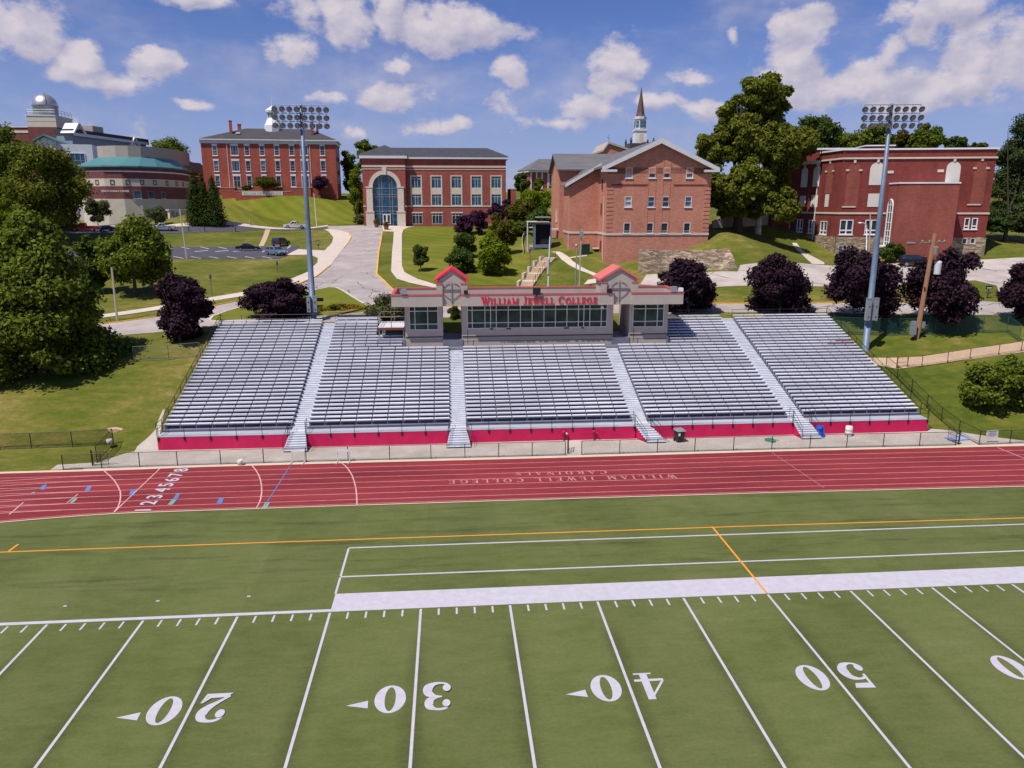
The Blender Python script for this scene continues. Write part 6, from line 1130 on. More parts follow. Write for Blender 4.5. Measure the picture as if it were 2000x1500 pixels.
# the big sycamore between the pink building and the old hall
b, _ = pxtree(1357,1557,145,400,base=(1440,450)); d = depth(b)-2; s = d/FL
def el(u0,u1,v0,v1,dy=0.): c = at((u0+u1)/2,(v0+v1)/2,d+dy); rx = (u1-u0)/2*s; return (float(c[0]-b[0]), float(c[1]-b[1]), float(c[2]-b[2]), rx, rx, (v1-v0)/2*s)
SY = [el(1440,1545,148,225), el(1400,1470,190,290,-1), el(1360,1430,258,345,-2), el(1420,1500,225,330,-3), el(1480,1560,240,340,-2), el(1515,1592,248,325,2), el(1366,1440,330,402,-4), el(1425,1500,310,385,-5), el(1495,1556,372,432,-6), el(1470,1540,180,275,3), el(1470,1545,320,390,3), el(1395,1460,370,420,-3), el(1440,1510,385,425,1)]
t = tree('sycamore_tree', 'huge sycamore rising between the pink gabled building and the old hall', b, SY, 62000, .50, 'syc', 101, trunk=(9.,.75), bark='bark', k=20, frac=.28, up=.4, core=True, limbs=8)
m = M(); c1, c2, c3 = [Vector(at(u, v, d+3))-Vector(b) for u, v in ((1482,425),(1487,385),(1494,330))]; m.tube([c1-Vector((0,0,3)), c1, c2, c3], [.62,.55,.48,.3], 8); m.build('pale_limb', MT['pale_bark'], t)
# right edge: pine
b = drop(1962,472); d = depth(b); s = d/FL; PN = []
for (u0,u1,v0,v1) in ((1965,2030,222,290),(1955,2040,275,340),(1940,2050,325,390),(1935,2050,380,430),(1928,2050,415,455),(1985,2040,240,420)): c = at((u0+u1)/2,(v0+v1)/2,d); PN.append((float(c[0]-b[0]),float(c[1]-b[1]),float(c[2]-b[2]),(u1-u0)/2*s,(u1-u0)/2*s,(v1-v0)/2*s))
tree('pine_tree', 'tall dark pine at the right picture edge beside the old hall', b, PN, 26000, .40, 'pine', 111, trunk=(5.,.36), k=16, frac=.36, squash=.7, up=.5, limbs=2)
# hillside planting between the arched and the pink building
for q, (bx, bs, lf, n, sz, tr_, nm, lb) in enumerate((((806,839,480,517),(822,531),'dark',3000,.26,(1.4,.08),'young_tree','small lone tree with round crown and shadow on the mown lawn'),
  ((925,996,470,538),(960,536),'lime',5200,.36,(1.,.14),'broad_shrub','bright lime green layered shrub behind the press box roof'),
  ((872,932,484,530),(900,532),'dark',3600,.32,None,'broad_shrub','dark spreading evergreen just behind the left red gable'),((885,930,455,500),(906,506),'dark',2800,.34,(1.,.1),'broad_shrub','dark layered evergreen on the lawn above the left gable'),
  ((962,1005,425,500),(985,500),'olive',4200,.36,(1.,.12),'broad_shrub','dull olive column shrub right of the lime shrub'),((950,990,418,470),(972,470),'olive',2600,.36,None,'broad_shrub','olive shrub behind the bright lime shrub'),
  ((884,932,420,458),(908,460),'plum',3400,.36,(1.4,.1),'plum_tree','dark plum tree in front of the ground floor windows, left one of three'),((920,954,410,456),(938,460),'plum',2800,.36,(2.,.12),'plum_tree','dark plum tree with thin trunk between two lamp posts'),((956,984,398,434),(970,440),'plum',2200,.36,(1.,.1),'plum_tree','plum tree below the last cream window bay'),((980,1002,388,424),(990,432),'plum',1600,.36,(1.,.1),'plum_tree','small plum tree at the right corner of the arched building'),((1004,1026,388,420),(1014,424),'plum',1800,.36,(1.,.1),'plum_tree','plum tree beside the low side block of the arched building'),
  ((988,1042,392,450),(1014,452),'olive',4200,.42,None,'broad_shrub','olive bush mass left of the loading dock'),((1022,1076,370,412),(1048,418),'lime',4000,.42,None,'broad_shrub','pale green bush mass below the distant hall'),((1030,1078,405,452),(1054,458),'dark',4200,.42,None,'broad_shrub','dark bush mass directly behind the loading dock'),((995,1030,430,458),(1012,462),'green',2200,.36,None,'broad_shrub','green bush at the top of the mown lawn edge'),
  ((722,808,572,640),(762,615),'sage',3600,.34,(1.,.12),'broadleaf_tree','loose green tree half hidden behind the left wing of the press box'),((1690,1722,478,512),(1735,508) if False else (1741,514),'dark',10,.3,None,'x','x'),((1722,1762,474,512),(1745,514),'dark',2200,.28,None,'clipped_shrub','dark clipped shrub beside the stair tower door'),
  ((236,282,392,424),(258,434),'sage',2400,.34,(1.5,.08),'young_tree','thin olive tree against the beige base of the science building'),((284,322,404,434),(304,440),'sage',1900,.34,(2.,.09),'young_tree','small bare looking tree right of the olive one by the silver truck'),((170,212,386,434),(192,442),'sage',3000,.4,(2.,.1),'young_tree','grey green tree left of the white headed street lamp'),
  ((492,546,346,366),228.,'olive',2400,.34,(1.,.1),'spreading_shrub','flat topped spreading shrub in front of the cupola hall'),((610,644,343,371),231.,'plum',2200,.36,(1.,.1),'plum_tree','round dark plum shrub at the right end of the cupola hall'),((474,492,362,372),228.,'dark',700,.3,None,'clipped_shrub','low dark hedge left of the spreading shrub'),
  ((1440,1500,470,486),(1470,490),'dark',10,.3,None,'x','x'),((1488,1522,552,582),(1505,585),'dark',10,.3,None,'x','x'))):
    if nm == 'x': continue
    b, e = pxtree(*bx, d=bs) if isinstance(bs, float) else pxtree(*bx, base=bs); cat = 'shrub' if 'shrub' in nm else 'tree'; tree(nm, lb, b, [e]+([(e[0]-.3,e[1],e[2]+e[5]*.72,e[3]*.5,e[3]*.5,e[5]*.75)] if 'layered shrub' in lb else []), n, sz, lf, 120+q, trunk=tr_, cat=cat, k=16, frac=.4, group='planting on the hill' if isinstance(bs, float) or bs[1] < 545 else None)
# big bush on the right lawn
b, e = pxtree(1888,2040,712,815,base=(1955,800)); tree('broad_bush', 'large rounded green bush on the lawn at the right edge', b, [(e[0]-1,e[1],1.9,e[3]*.75,e[3]*.6,2.3),(e[0]+1.4,e[1]+.6,2.6,e[3]*.6,e[3]*.6,2.5),(e[0]+3.5,e[1]-1,1.6,2.4,2.4,2.)], 12000, .32, 'near', 160, cat='shrub', k=22)
b = drop(668,606); tree('flowers', 'yellow flowering ground cover in the soil bed on the grass island', b, [(0,0,.3,2.6,.9,.5),(3,.6,.3,1.6,.7,.45)], 1500, .16, 'flower', 170, cat='flowers', k=14); b = drop(655,607); tree('shrub', 'low green shrubs beside the black sign on the grass island', b, [(0,0,.4,1.4,.8,.5)], 900, .2, 'green', 171, cat='shrub', k=10)
b = drop(890,622); tree('shrub', 'small dark shrub seen through the passage below the left gable', b, [(0,0,.6,.8,.7,.8)], 900, .2, 'dark', 172, cat='shrub', k=8)
# ------------------------------------------------------------------ light masts
def mast(label, base, top, u_lamps, rows, tilt, boxes, yaw):
    B = np.array(base); t = thing('stadium_light', label, 'light mast', B, 0, 'stadium light masts'); H = top-B[2]; m = M(); m.tube([(0,0,-.3),(0,0,H*.5),(0,0,H)], [.36,.27,.17], 12); m.build('mast', MT['pole_blue'], t, True)
    c, s = math.cos(yaw), math.sin(yaw); w = u_lamps
    for r_, dz in enumerate(rows):
        m = M(); m.tube([(-w*c,-w*s-.22,H-dz+.40),(w*c,w*s-.22,H-dz+.40)], .045, 6); m.build('crossarm', MT['steel'], t)
        for k in range(8):
            f = -1+2*k/7; x, y = f*w*c, f*w*s-.32; tw = (yaw if True else 0)+.10*f; ps = [(-.02,.30,.12),( .06,.14,.30),(.2,0,.40),(.46,0,.40)]
            o = M(); o.lathe([(.07,-.22),(.12,-.17),(.20,-.04),(.29,.12),(.315,.15),(.28,.155)], (0,0,0), 16); ob = o.build('floodlight', MT['lamp_body'], t, True); ob.location = (x,y,H-dz); ob.rotation_euler = (math.radians(90+tilt),0,tw)
            q = M(); q.lathe([(.278,.148),(.18,.09),(.06,.04),(0,.03)], (0,0,0), 16); q.build('reflector', MT['lens'], ob, True)
            q = M(); q.lathe([(0,.14),(.05,.125),(.065,.06),(.04,.0)], (0,0,0), 8); q.build('bulb', MT['trim'], ob, True)
            q = M(); q.tube([(x,y+.1,H-dz+.05),(x,y+.12,H-dz+.40)], .025, 5); q.build('bracket', MT['steel'], t)
    for (dx, z0, h, wd2) in boxes: m = M(); m.box(dx-wd2, dx+wd2, -.62, -.18, z0, z0+h); m.box(dx-wd2-.03, dx+wd2+.03, -.65, -.15, z0+h+.002, z0+h+.06); bx = m.build('control_box', MT['steel'], t); m = M(); m.box(dx-.07, dx+.07, -.63, -.6215, z0+h*.6, z0+h*.6+.16); m.box(dx-.07, dx+.07, -.63, -.6215, z0+h*.12, z0+h*.12+.16); m.build('box_plate', MT['dark'], bx)
    return t
LB = at(613.5,640,86.5); LB[2] = hz(LB[0], LB[1]); dL = depth(LB); sL = dL/FL
def topz(u, v, B): d = ray(u, v); k = ((B[1]-CP[1])/d[1]); return float(CP[2]+k*d[2])
mast('left stadium light mast behind the leftmost aisle, lamps in front of the white cupola', LB, topz(592,203,LB), 45.5*sL, [.55, .55+28.5*sL/2*1.0, .55+28.5*sL], 24, [(-.36,1.0,1.75,.2),(.36,1.0,1.75,.2)], .10)
RB = drop(1690,683); dR = depth(RB); sR = dR/FL
mast('right stadium light mast standing on the lawn beside the stand', RB, topz(1741,202,RB), 50*sR, [.55, .55+14.3*sR*1.02, .55+28.5*sR], 30, [(-.40,3.3,2.35,.22),(.42,3.3,2.35,.22)], -.13)
# ------------------------------------------------------------------ poles, lamps, signs
def pole(name, label, cat, base, top, r, mt, group=None, rt=None):
    B = drop(*base); t = thing(name, label, cat, B, 0, group); h = topz(top[0], top[1], B)-B[2]; k = ray(*top); P = CP+k*((B[1]-CP[1])/k[1]); lean = (float(P[0]-B[0]), 0); m = M(); m.tube([(0,0,-.4),(lean[0],0,h)], [r, (rt or r*.75)], 9); m.build('pole', MT[mt], t, True); return t, h, lean[0]
t, h, lx = pole('utility_pole', 'thick leaning brown wooden utility pole with grey meter boxes at its foot', 'utility pole', (1789,662), (1826,456), .27, 'wood', rt=.2)
m = M(); m.tube([(lx-1.5,0,h-1.0),(lx+1.4,0,h-.9)], .07, 5); m.build('crossarm', MT['grey_wood'], t)
for x in (-1.3,-.5,.6,1.2): m = M(); m.lathe([(.05,0),(.11,.1),(.06,.22),(0,.26)], (lx+x,0,h-.92), 8); m.build('insulator', MT['steel'], t)
m = M(); m.lathe([(0,-.45),(.26,-.42),(.28,.35),(.1,.45),(0,.46)], (lx+.12,-.36,h+.1-1.9), 10); m.build('transformer', MT['grey_wood'], t)
m = M(); m.lathe([(0,0),(.34,.03),(.36,1.3),(.3,1.45),(0,1.5)], (lx*.86+.85,-.1,h-4.4), 12); m.build('white_transformer', MT['trim'], t)
m = M(); m.box(-.95,-.40,-.55,-.12,.55,2.05); m.build('meter_box', MT['steel'], t); m = M(); m.box(.40,.68,-.3,-.05,1.3,1.95); m.build('meter_box', MT['steel'], t)
pole('street_pole', 'pale wooden pole at the kerb beside the large lawn tree', 'pole', (229,626), (218,522), .14, 'grey_wood', 'slender poles near the roads'); pole('street_pole', 'grey wooden pole at the front edge of the dark parking lot', 'pole', (365,506), (351,408), .14, 'grey_wood', 'slender poles near the roads'); pole('street_pole', 'thin grey pole on the mown slope right of the left light mast', 'pole', (619,445), (613,378), .11, 'steel', 'slender poles near the roads')
t, h, lx = pole('street_pole', 'grey pole with white sleeve behind the centre of the press box', 'pole', (1070,566), (1074,462), .11, 'steel', 'slender poles near the roads'); m = M(); m.tube([(lx*.4-.1,-.14,h*.30),(lx*.4-.08,-.14,h*.58)], .10, 7); m.build('pole_sleeve', MT['trim'], t)
t, h, lx = pole('street_pole', 'weathered double pole with a lamp arm in front of the pink building', 'pole', (1131,562), (1136,447), .11, 'grey_wood', 'slender poles near the roads'); m = M(); m.tube([(-.55,0,-.3),(-.4,0,h*.72)], .08, 7); m.build('guy_post', MT['steel'], t); m = M(); m.box(lx-.25, lx+.22, -.3, .1, h-1.2, h-.4); m.build('equipment_box', MT['steel'], t); m = M(); m.tube([(lx,0,h-.3),(lx-.6,0,h-.1)], .05, 5); m.lathe([(.0,0),(.2,.05),(.12,.2),(0,.22)], (-.5,0,h*.72), 8); m.build('lamp_arm', MT['steel'], t)
t, h, lx = pole('street_lamp', 'dark street lamp with white head before the science building', 'street lamp', (232,434), (226,386), .11, 'lamp_body', 'street lamps'); m = M(); m.tube([(lx,0,h),(lx+.7,0,h+.1)], .06, 5); m.box(lx+.3, lx+1.1, -.25, .25, h+.02, h+.25); m.build('lamp_head', MT['white'], t)
t, h, lx = pole('street_lamp', 'white street lamp with curved arm in front of the old hall windows', 'street lamp', (1692,512), (1693,446), .09, 'trim', 'street lamps'); m = M(); m.tube([(lx,0,h),(lx-.1,0,h+.5),(lx-.5,0,h+.8),(lx-1.0,0,h+.85)], .06, 6); m.build('lamp_arm', MT['trim'], t); m = M(); m.lathe([(0,0),(.14,0),(.3,.1),(.2,.2),(0,.24)], (lx-1.2,0,h+.72), 9); m.build('lamp_head', MT['white'], t)
pole('street_pole', 'grey pole with small crossarms in front of the old hall window', 'pole', (1697,514), (1700,416), .10, 'grey_wood', 'slender poles near the roads')
def garden_lamp(label, base, top):
    t, h, lx = pole('lamp_post', label, 'lamp post', base, top, .06, 'black', 'black lamp posts'); m = M(); m.lathe([(.06,0),(.10,.1),(.20,.25),(.16,.6),(.05,.75),(0,.9)], (lx,0,h-.1), 8); m.build('lantern', MT['lamp_body'], t); return t
for bs, tp, lb in (((414,577),(411,544),'black lamp post on the grass left of the second purple maple'),((542,532),(541,517),'short black lamp post on the grass below the driveway'),((872,437),(871,404),'black lamp post before the lower windows of the arched building'),((950,448),(949,398),'black lamp post behind the plum trees'),((1036,528),(1035,492),'thin black lamp post beside the hillside steps')): garden_lamp(lb, bs, tp)
def bollard(label, base, h=1.0): B = drop(*base); t = thing('bollard', label, 'bollard', B, 0, 'bollards along the upper drive'); m = M(); m.lathe([(.13,-.2),(.13,h),(.16,h+.02),(.16,h+.12),(0,h+.2)], (0,0,0), 10); m.build('post', MT['lamp_body'], t)
for u, lb in ((369,'dark bollard nearest the silver pickup on the upper drive'),(400,'dark bollard midway between the silver and the white pickup'),(460,'dark bollard above the wooden path')): bollard(lb, (u,452.5))
def sign(name, label, base, w, h, z0, mt, posts, yaw=0., cat='sign'):
    B = drop(*base); t = thing(name, label, cat, B, yaw); m = M(); m.box(-w/2, w/2, -.04, .04, z0, z0+h); m.build('sign_board', MT[mt], t)
    for x in posts: m = M(); m.tube([(x,.06,-.2),(x,.06,z0+h)], .05, 6); m.build('post', MT['black'], t)
    return t
t = sign('direction_sign', 'black two-board direction sign on the grass island', (624,604), 1.05, .42, .95, 'black', (-.42,)); m = M(); m.box(-.6, .5, -.05, .03, .15, .5); m.build('sign_board', MT['black'], t)
for bs, lb in (((622,486),'small black sign post on the grass by the driveway entrance'),((1929,583),'small black sign post on the right grass verge')):
    t = sign('post_sign', lb, bs, .85, .42, 1.2, 'black', (0,)); m = M(); m.box(-.3,.3,-.05,.03,.6,.9); m.build('sign_board', MT['lamp_body'], t); m = M(); m.box(-.32,.32,-.055,-.041,1.3,1.42); m.build('sign_text_band', MT['trim'], t)
B = drop(1934,864); t = thing('notice_board', 'white notice with blue lettering hung on the right chain link fence', 'sign', (B[0],B[1]-.09,B[2]+.5), .03); m = M(); m.box(-.55,.55,-.02,.0,-.02,.62); m.build('notice_board_panel', MT['white'], t)
for z, w_ in ((.46,.40),(.33,.32),(.20,.40),(.09,.22)): m = M(); m.box(-w_,w_,-.026,-.0205,z,z+.06); m.build('text_line', MT['grey_panel'], t)
def planter(label, base):
    B = drop(*base); t = thing('planter', label, 'planter', B, 0, 'planters at the entrance'); m = M(); m.lathe([(0,0),(.42,0),(.5,.2),(.62,.95),(.7,1.0),(.62,1.05),(0,.98)], (0,0,0), 14); m.build('pot', MT['terracotta'], t); leaf_mesh('plant', LF['olive'], [(0,0,1.35,.7,.7,.6)], 260, .25, 7, t); leaf_mesh('blossom', LF['flower'], [(0,0,1.4,.75,.75,.6)], 60, .16, 8, t)
for bs, lb in (((725,441),'planter left of the arched entrance, nearest the pilaster'),((735.5,444),'planter in front of the arched entrance pilaster base'),((754.5,449),'planter at the tip of the grass strip, nearest the road')): planter(lb, bs)
# hydrant-like orange post on the slope edge
B = drop(489,440); t = thing('hydrant', 'orange fire hydrant at the foot of the green slope', 'hydrant', B); m = M(); m.lathe([(.2,0),(.2,.1),(.15,.14),(.15,.9),(.22,.95),(.18,1.15),(0,1.3)], (0,0,0), 10); m.build('barrel', MT['tan'], t); m = M(); m.tube([(-.3,0,.7),(.3,0,.7)], .08, 7); m.build('outlet', MT['tan'], t)
# ------------------------------------------------------------------ stone retaining walls
def retain(name, label, pix_base, pix_top, th, mt):
    """battered wall: base traced on the ground, top traced above it"""
    Bs = [drop(u, v) for u, v in pix_base]; Ts = []
    for (u, v), Bp in zip(pix_top, Bs): k = ray(u, v); q = CP+k*((Bp[1]+.5-CP[1])/k[1]); Ts.append(q)
    O = Bs[0]; t = thing(name, label, 'wall', O); m = M(); n = len(Bs)
    for k in range(n-1):
        a, b, c, d = [tuple(p-O) for p in (Bs[k], Bs[k+1], Ts[k+1], Ts[k])]; a = (a[0],a[1],a[2]-1.); b = (b[0],b[1],b[2]-1.); m.quad(a,b,c,d); e = (c[0],c[1]+th,c[2]); f2 = (d[0],d[1]+th,d[2]); m.quad(d,c,e,f2); m.quad(f2,e,(e[0],e[1]+.3,b[2]),(f2[0],f2[1]+.3,a[2]))
        if k == 0: m.quad(a, d, f2, (a[0],a[1]+th+.6,a[2]))
        if k == n-2: m.quad(b, (b[0],b[1]+th+.6,b[2]), e, c)
    m.build('wall_body', mt, t); return t
retain('stone_wall', 'rubble stone retaining wall in front of the pink building and parking lot', [(1249,535),(1268,534),(1300,531),(1345,530),(1372,530),(1398,529),(1446,528)], [(1250,487),(1268,488),(1300,489),(1345,489),(1380,489),(1424,486),(1432,500)], .6, MT['stone'])
retain('low_stone_wall', 'curved low stone wall beside the loading dock', [(1024,497),(1022,480),(1023,468),(1027,458),(1036,451)], [(1023,487),(1020,470),(1021,459),(1026,452),(1036,447)], .5, MT['cream'])
retain('retaining_wall', 'dark concrete retaining wall in the shade of the sycamore', [(1392,446),(1430,444),(1480,441),(1530,438),(1546,437)], [(1392,432),(1430,415),(1480,412),(1530,411),(1546,412)], .4, MT['stucco'])
m = M()
# ------------------------------------------------------------------ loading dock left of the pink building
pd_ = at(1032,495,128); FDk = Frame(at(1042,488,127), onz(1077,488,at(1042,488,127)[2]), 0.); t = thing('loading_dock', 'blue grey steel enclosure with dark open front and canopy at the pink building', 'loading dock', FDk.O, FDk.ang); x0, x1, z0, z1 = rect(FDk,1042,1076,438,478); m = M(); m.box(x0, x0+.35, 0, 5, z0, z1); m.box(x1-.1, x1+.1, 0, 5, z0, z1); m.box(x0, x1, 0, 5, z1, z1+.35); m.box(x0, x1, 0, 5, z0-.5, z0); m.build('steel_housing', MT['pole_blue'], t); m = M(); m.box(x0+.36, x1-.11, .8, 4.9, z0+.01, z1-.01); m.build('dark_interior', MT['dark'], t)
_, zt_ = FDk.loc(1040,434); m = M(); m.box(x0-1.1, x1-.3, -.3, 4.5, zt_, zt_+.12); m.build('canopy', MT['cream'], t); m = M(); m.box(x0+.4, x1, .5, 5, zt_+.7, zt_+.85); m.build('upper_canopy', MT['steel'], t)
for x in (x0-1.0,): m = M(); m.tube([(x,-.2,z0-3.5),(x,-.2,zt_)], .12, 6); m.build('canopy_post', MT['trim'], t)
for x in (x0-.5, x0+.1): m = M(); m.box(x-.25, x+.25, .2, .7, z0-2.6, z0-.4); m.build('dock_pier', MT['trim'], t)
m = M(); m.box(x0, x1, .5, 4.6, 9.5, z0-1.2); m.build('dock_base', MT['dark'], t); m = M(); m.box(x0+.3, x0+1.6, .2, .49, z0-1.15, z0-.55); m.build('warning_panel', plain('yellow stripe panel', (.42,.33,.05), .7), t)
for z in (z0-.3, z1-.6): m = M(); m.box(x0-1.0, x0-.1, -.1, .3, z, z+.18); m.build('dock_bracket', MT['trim'], t)
B = drop(1142,496); t = thing('dark_utility_box', 'dark green utility cabinet standing against the pink building', 'cabinet', B, FG.ang); m = M(); m.box(-.75,.75,-.4,.4,-.1,1.5); m.build('cabinet_body', MT['bingreen'], t); m = M(); m.box(-.8,.8,-.45,.45,1.502,1.6); m.build('cabinet_lid', MT['lamp_body'], t)
# hillside steps: flights of four treads with cream cheek walls
t = None; pa, pz = drop(1028,560), drop(1082,503); t = thing('hillside_steps', 'brick and concrete steps climbing the lawn towards the pink building', 'stairs', pa); stp = [(1027,560),(1036,547),(1046,533),(1056,522),(1067,511),(1079,503)]; PP = [drop(u, v)-pa for u, v in stp]; sw = 1.0
for k in range(5):
    a, b = Vector(PP[k]), Vector(PP[k+1]); e = (b-a); e.z = 0; Lh = e.length; e.normalize(); n_ = Vector((-e.y, e.x, 0)); ang = math.atan2(e.y, e.x); m = M(); fl = .55*Lh; rs = (b.z-a.z)
    for q in range(4): m.box(fl*q/4, fl*(q+1)/4+.02, -sw, sw, -1.2, rs*(q+1)/4+.02)
    o = m.build('step_flight', MT['tan_path'], t); o.location = a; o.rotation_euler = (0,0,ang); m = M(); m.box(fl+.022, Lh+.02, -sw, sw, -1.2, rs+.03); o = m.build('landing', MT['walk'], t); o.location = a; o.rotation_euler = (0,0,ang)
    m = M(); m.box(-.1, fl+.1, sw, sw+.3, -1., rs+.25); o = m.build('cheek_wall', MT['cream'], t); o.location = a; o.rotation_euler = (0,0,ang); m = M(); m.tube([(0,-sw-.05,0),(0,-sw-.05,.95),(fl,-sw-.05,rs+.95),(fl,-sw-.05,rs)], .035, 5); o = m.build('handrail', MT['black'], t); o.location = a; o.rotation_euler = (0,0,ang)
# ------------------------------------------------------------------ things on the apron and track
def P0(u, v): p = onz(u, v, 0.); return (p[0], p[1], .02)
def hurdle(label, u0, u1, v0, v1):
    a, b = P0(u0, v1), P0(u1, v1); t = thing('hurdle', label, 'hurdle', ((a[0]+b[0])/2,(a[1]+b[1])/2,.02), math.atan2(b[1]-a[1], b[0]-a[0]), 'white hurdles by the fence'); w = math.hypot(b[0]-a[0], b[1]-a[1])/2; m = M(); m.box(-w-.05, w+.05, -.025, .025, .84, .99); m.build('crossbar', MT['white'], t)
    for x in (-w, w): m = M(); m.tube([(x,0,.03),(x,0,.9)], .035, 6); m.tube([(x,0,.03),(x,-.65,.03)], .04, 6); m.build('leg', MT['trim'], t)
hurdle('white hurdle standing just below the first aisle stairs', 571, 595, 882, 903); hurdle('white hurdle right of the other one, on the third curved line', 660, 683, 880, 902)
p = onz(1326,862,.02); t = thing('wheeled_bin', 'dark green wheeled bin with lid against the crimson wall', 'bin', (p[0],p[1],.02), .2); m = M(); m.add([(-.3,-.3,.12),(.3,-.3,.12),(.3,.3,.12),(-.3,.3,.12),(-.36,-.4,1.0),(.36,-.4,1.0),(.36,.36,1.0),(-.36,.36,1.0)], [(0,3,2,1),(4,5,6,7),(0,1,5,4),(1,2,6,5),(2,3,7,6),(3,0,4,7)]); m.build('bin_body', MT['bingreen'], t); m = M(); m.add([(-.4,-.46,1.003),(.4,-.46,1.003),(.4,.42,1.003),(-.4,.42,1.003),(-.36,-.4,1.08),(.36,-.4,1.08),(.36,.38,1.14),(-.36,.38,1.14)], [(0,3,2,1),(4,5,6,7),(0,1,5,4),(1,2,6,5),(2,3,7,6),(3,0,4,7)]); m.build('lid', MT['steel'], t)
for x in (-.3,.3): m = M(); m.tube([(x-.04,.3,.13),(x+.04,.3,.13)], .13, 12); m.build('wheel', MT['rubber'], t)
m = M(); m.box(-.3,-.12,-.43,-.405,.62,.86); m.build('bin_label', MT['white'], t)
p = onz(1657,851,.02); t = thing('barrel', 'white plastic barrel against the crimson wall of the rightmost section', 'barrel', (p[0],p[1],.02)); m = M(); m.lathe([(0,0),(.29,0),(.31,.05),(.31,.28),(.33,.30),(.31,.32),(.31,.58),(.33,.60),(.31,.62),(.31,.86),(.27,.90),(0,.90)], (0,0,0), 20); m.build('drum', MT['binwhite'], t, True); m = M(); m.lathe([(.06,.90),(.06,.93),(0,.93)], (.12,.05,0), 8); m.build('bung', MT['trim'], t)
p = onz(1601,852,.02); t = thing('blue_mat', 'folded blue plastic mat leaning on the rightmost aisle stairs', 'mat', (p[0],p[1]-.1,.02), .1); m = M(); m.add([(-.28,-.25,0),(.30,-.25,0),(.24,.3,0),(-.3,.3,0),(-.38,-.1,1.0),(.22,-.05,.96),(.2,.2,.96),(-.36,.18,1.0)], [(0,3,2,1),(4,5,6,7),(0,1,5,4),(1,2,6,5),(2,3,7,6),(3,0,4,7)]); m.build('mat_sheet', MT['bluebin'], t); m = M(); m.add([(-.4,-.2,.8),(-.15,-.3,.83),(.05,-.2,1.08),(-.3,-.05,1.12)], [(0,1,2,3)]); m.build('mat_flap', MT['bluebin'], t)
p = onz(1505,861,.02); t = thing('hose', 'green garden hose coiled loosely on the concrete by the fence', 'hose', (p[0],p[1],.03)); g = np.random.default_rng(3); m = M(); m.tube([((.55-.015*k+.1*g.normal())*math.cos(k*.55)*1.0, (.38+.06*g.normal())*math.sin(k*.55), .03+.002*k) for k in range(60)], .03, 6); m.build('hose_coil', MT['hose'], t)
for (u, v, lb) in ((1101,842,'left red standpipe valve on the crimson wall near the gate'),(1160,842,'right red standpipe valve on the crimson wall of the middle section')):
    q = ony(u, v, 27.55); t = thing('wall_valve', lb, 'valve', (q[0],27.58,0), 0, 'red valves on the wall'); m = M(); m.tube([(0,-.12,0),(0,-.12,.75)], .05, 7); m.build('riser_pipe', MT['red_steel'], t); m = M(); m.tube([(-.2,-.12,.75),(.2,-.12,.75)], .07, 8); m.lathe([(0,0),(.12,0),(.14,.1),(.05,.16),(0,.16)], (0,-.12,.78), 9); m.build('valve_head', MT['crimson'], t); m = M(); m.tube([(.2,-.12,.75),(.28,-.28,.68)], .06, 7); m.build('valve_outlet', MT['trim'] if u < 1130 else MT['crimson'], t)
q = onz(469,908,.02); t = thing('bucket', 'small white bucket at the foot of the trackside fence', 'bucket', (q[0],q[1],.02)); m = M(); m.lathe([(0,0),(.17,0),(.22,.42),(.20,.42),(.16,.05),(0,.05)], (0,0,0), 14); m.build('pail', MT['binwhite'], t, True); m = M(); m.tube([(.21*math.cos(a),.03,.42-.1*math.sin(a)) for a in [math.pi*k/8 for k in range(9)]], .01, 5); m.build('pail_handle', MT['steel'], t)
q = drop(217,872); t = thing('tub', 'white tub hung on the left chain link fence', 'tub', (q[0],q[1]-.2,q[2]+.5)); m = M(); m.lathe([(0,-.2),(.2,-.2),(.24,.2),(.2,.2),(0,.18)], (0,0,0), 12); m.build('tub_body', MT['binwhite'], t, True)
q = drop(224,840); t = thing('sand_patch', 'bare sandy hole in the left lawn', 'sand', (q[0],q[1],q[2])); m = M(); m.add([((.6*math.cos(a)*(1+.2*math.sin(3*a))), .30*math.sin(a), hz(q[0]+(.6*math.cos(a)*(1+.2*math.sin(3*a))), q[1]+.30*math.sin(a))-q[2]+.03) for a in [2*math.pi*k/22 for k in range(22)]], [tuple(range(22))]); m.build('sand_rim', MT['tan_path'], t); m = M(); m.add([(.1+.4*math.cos(a), -.1+.16*math.sin(a), hz(q[0]+.1+.4*math.cos(a), q[1]-.1+.16*math.sin(a))-q[2]+.045) for a in [2*math.pi*k/16 for k in range(16)]], [tuple(range(16))]); m.build('sand_hollow', MT['mulch'], t)
for u, v, lb in ((1020-512,0,'x'),): pass
q = onz(1895,851,.02)
m = M(); m.box(-.9,.9,-.5,.5,0,.04); t = thing('blue_pad', 'pale blue pad lying on the concrete at the right fence corner', 'mat', (onz(1868-0,857,0.)[0],onz(1868,857,0.)[1],.03), .1); m.build('pad_sheet', plain('pale blue vinyl', (.30,.38,.66), .6), t); m = M(); m.box(-.9,.9,-.51,-.502,.0,.05); m.build('pad_edge', MT['grey_panel'], t)
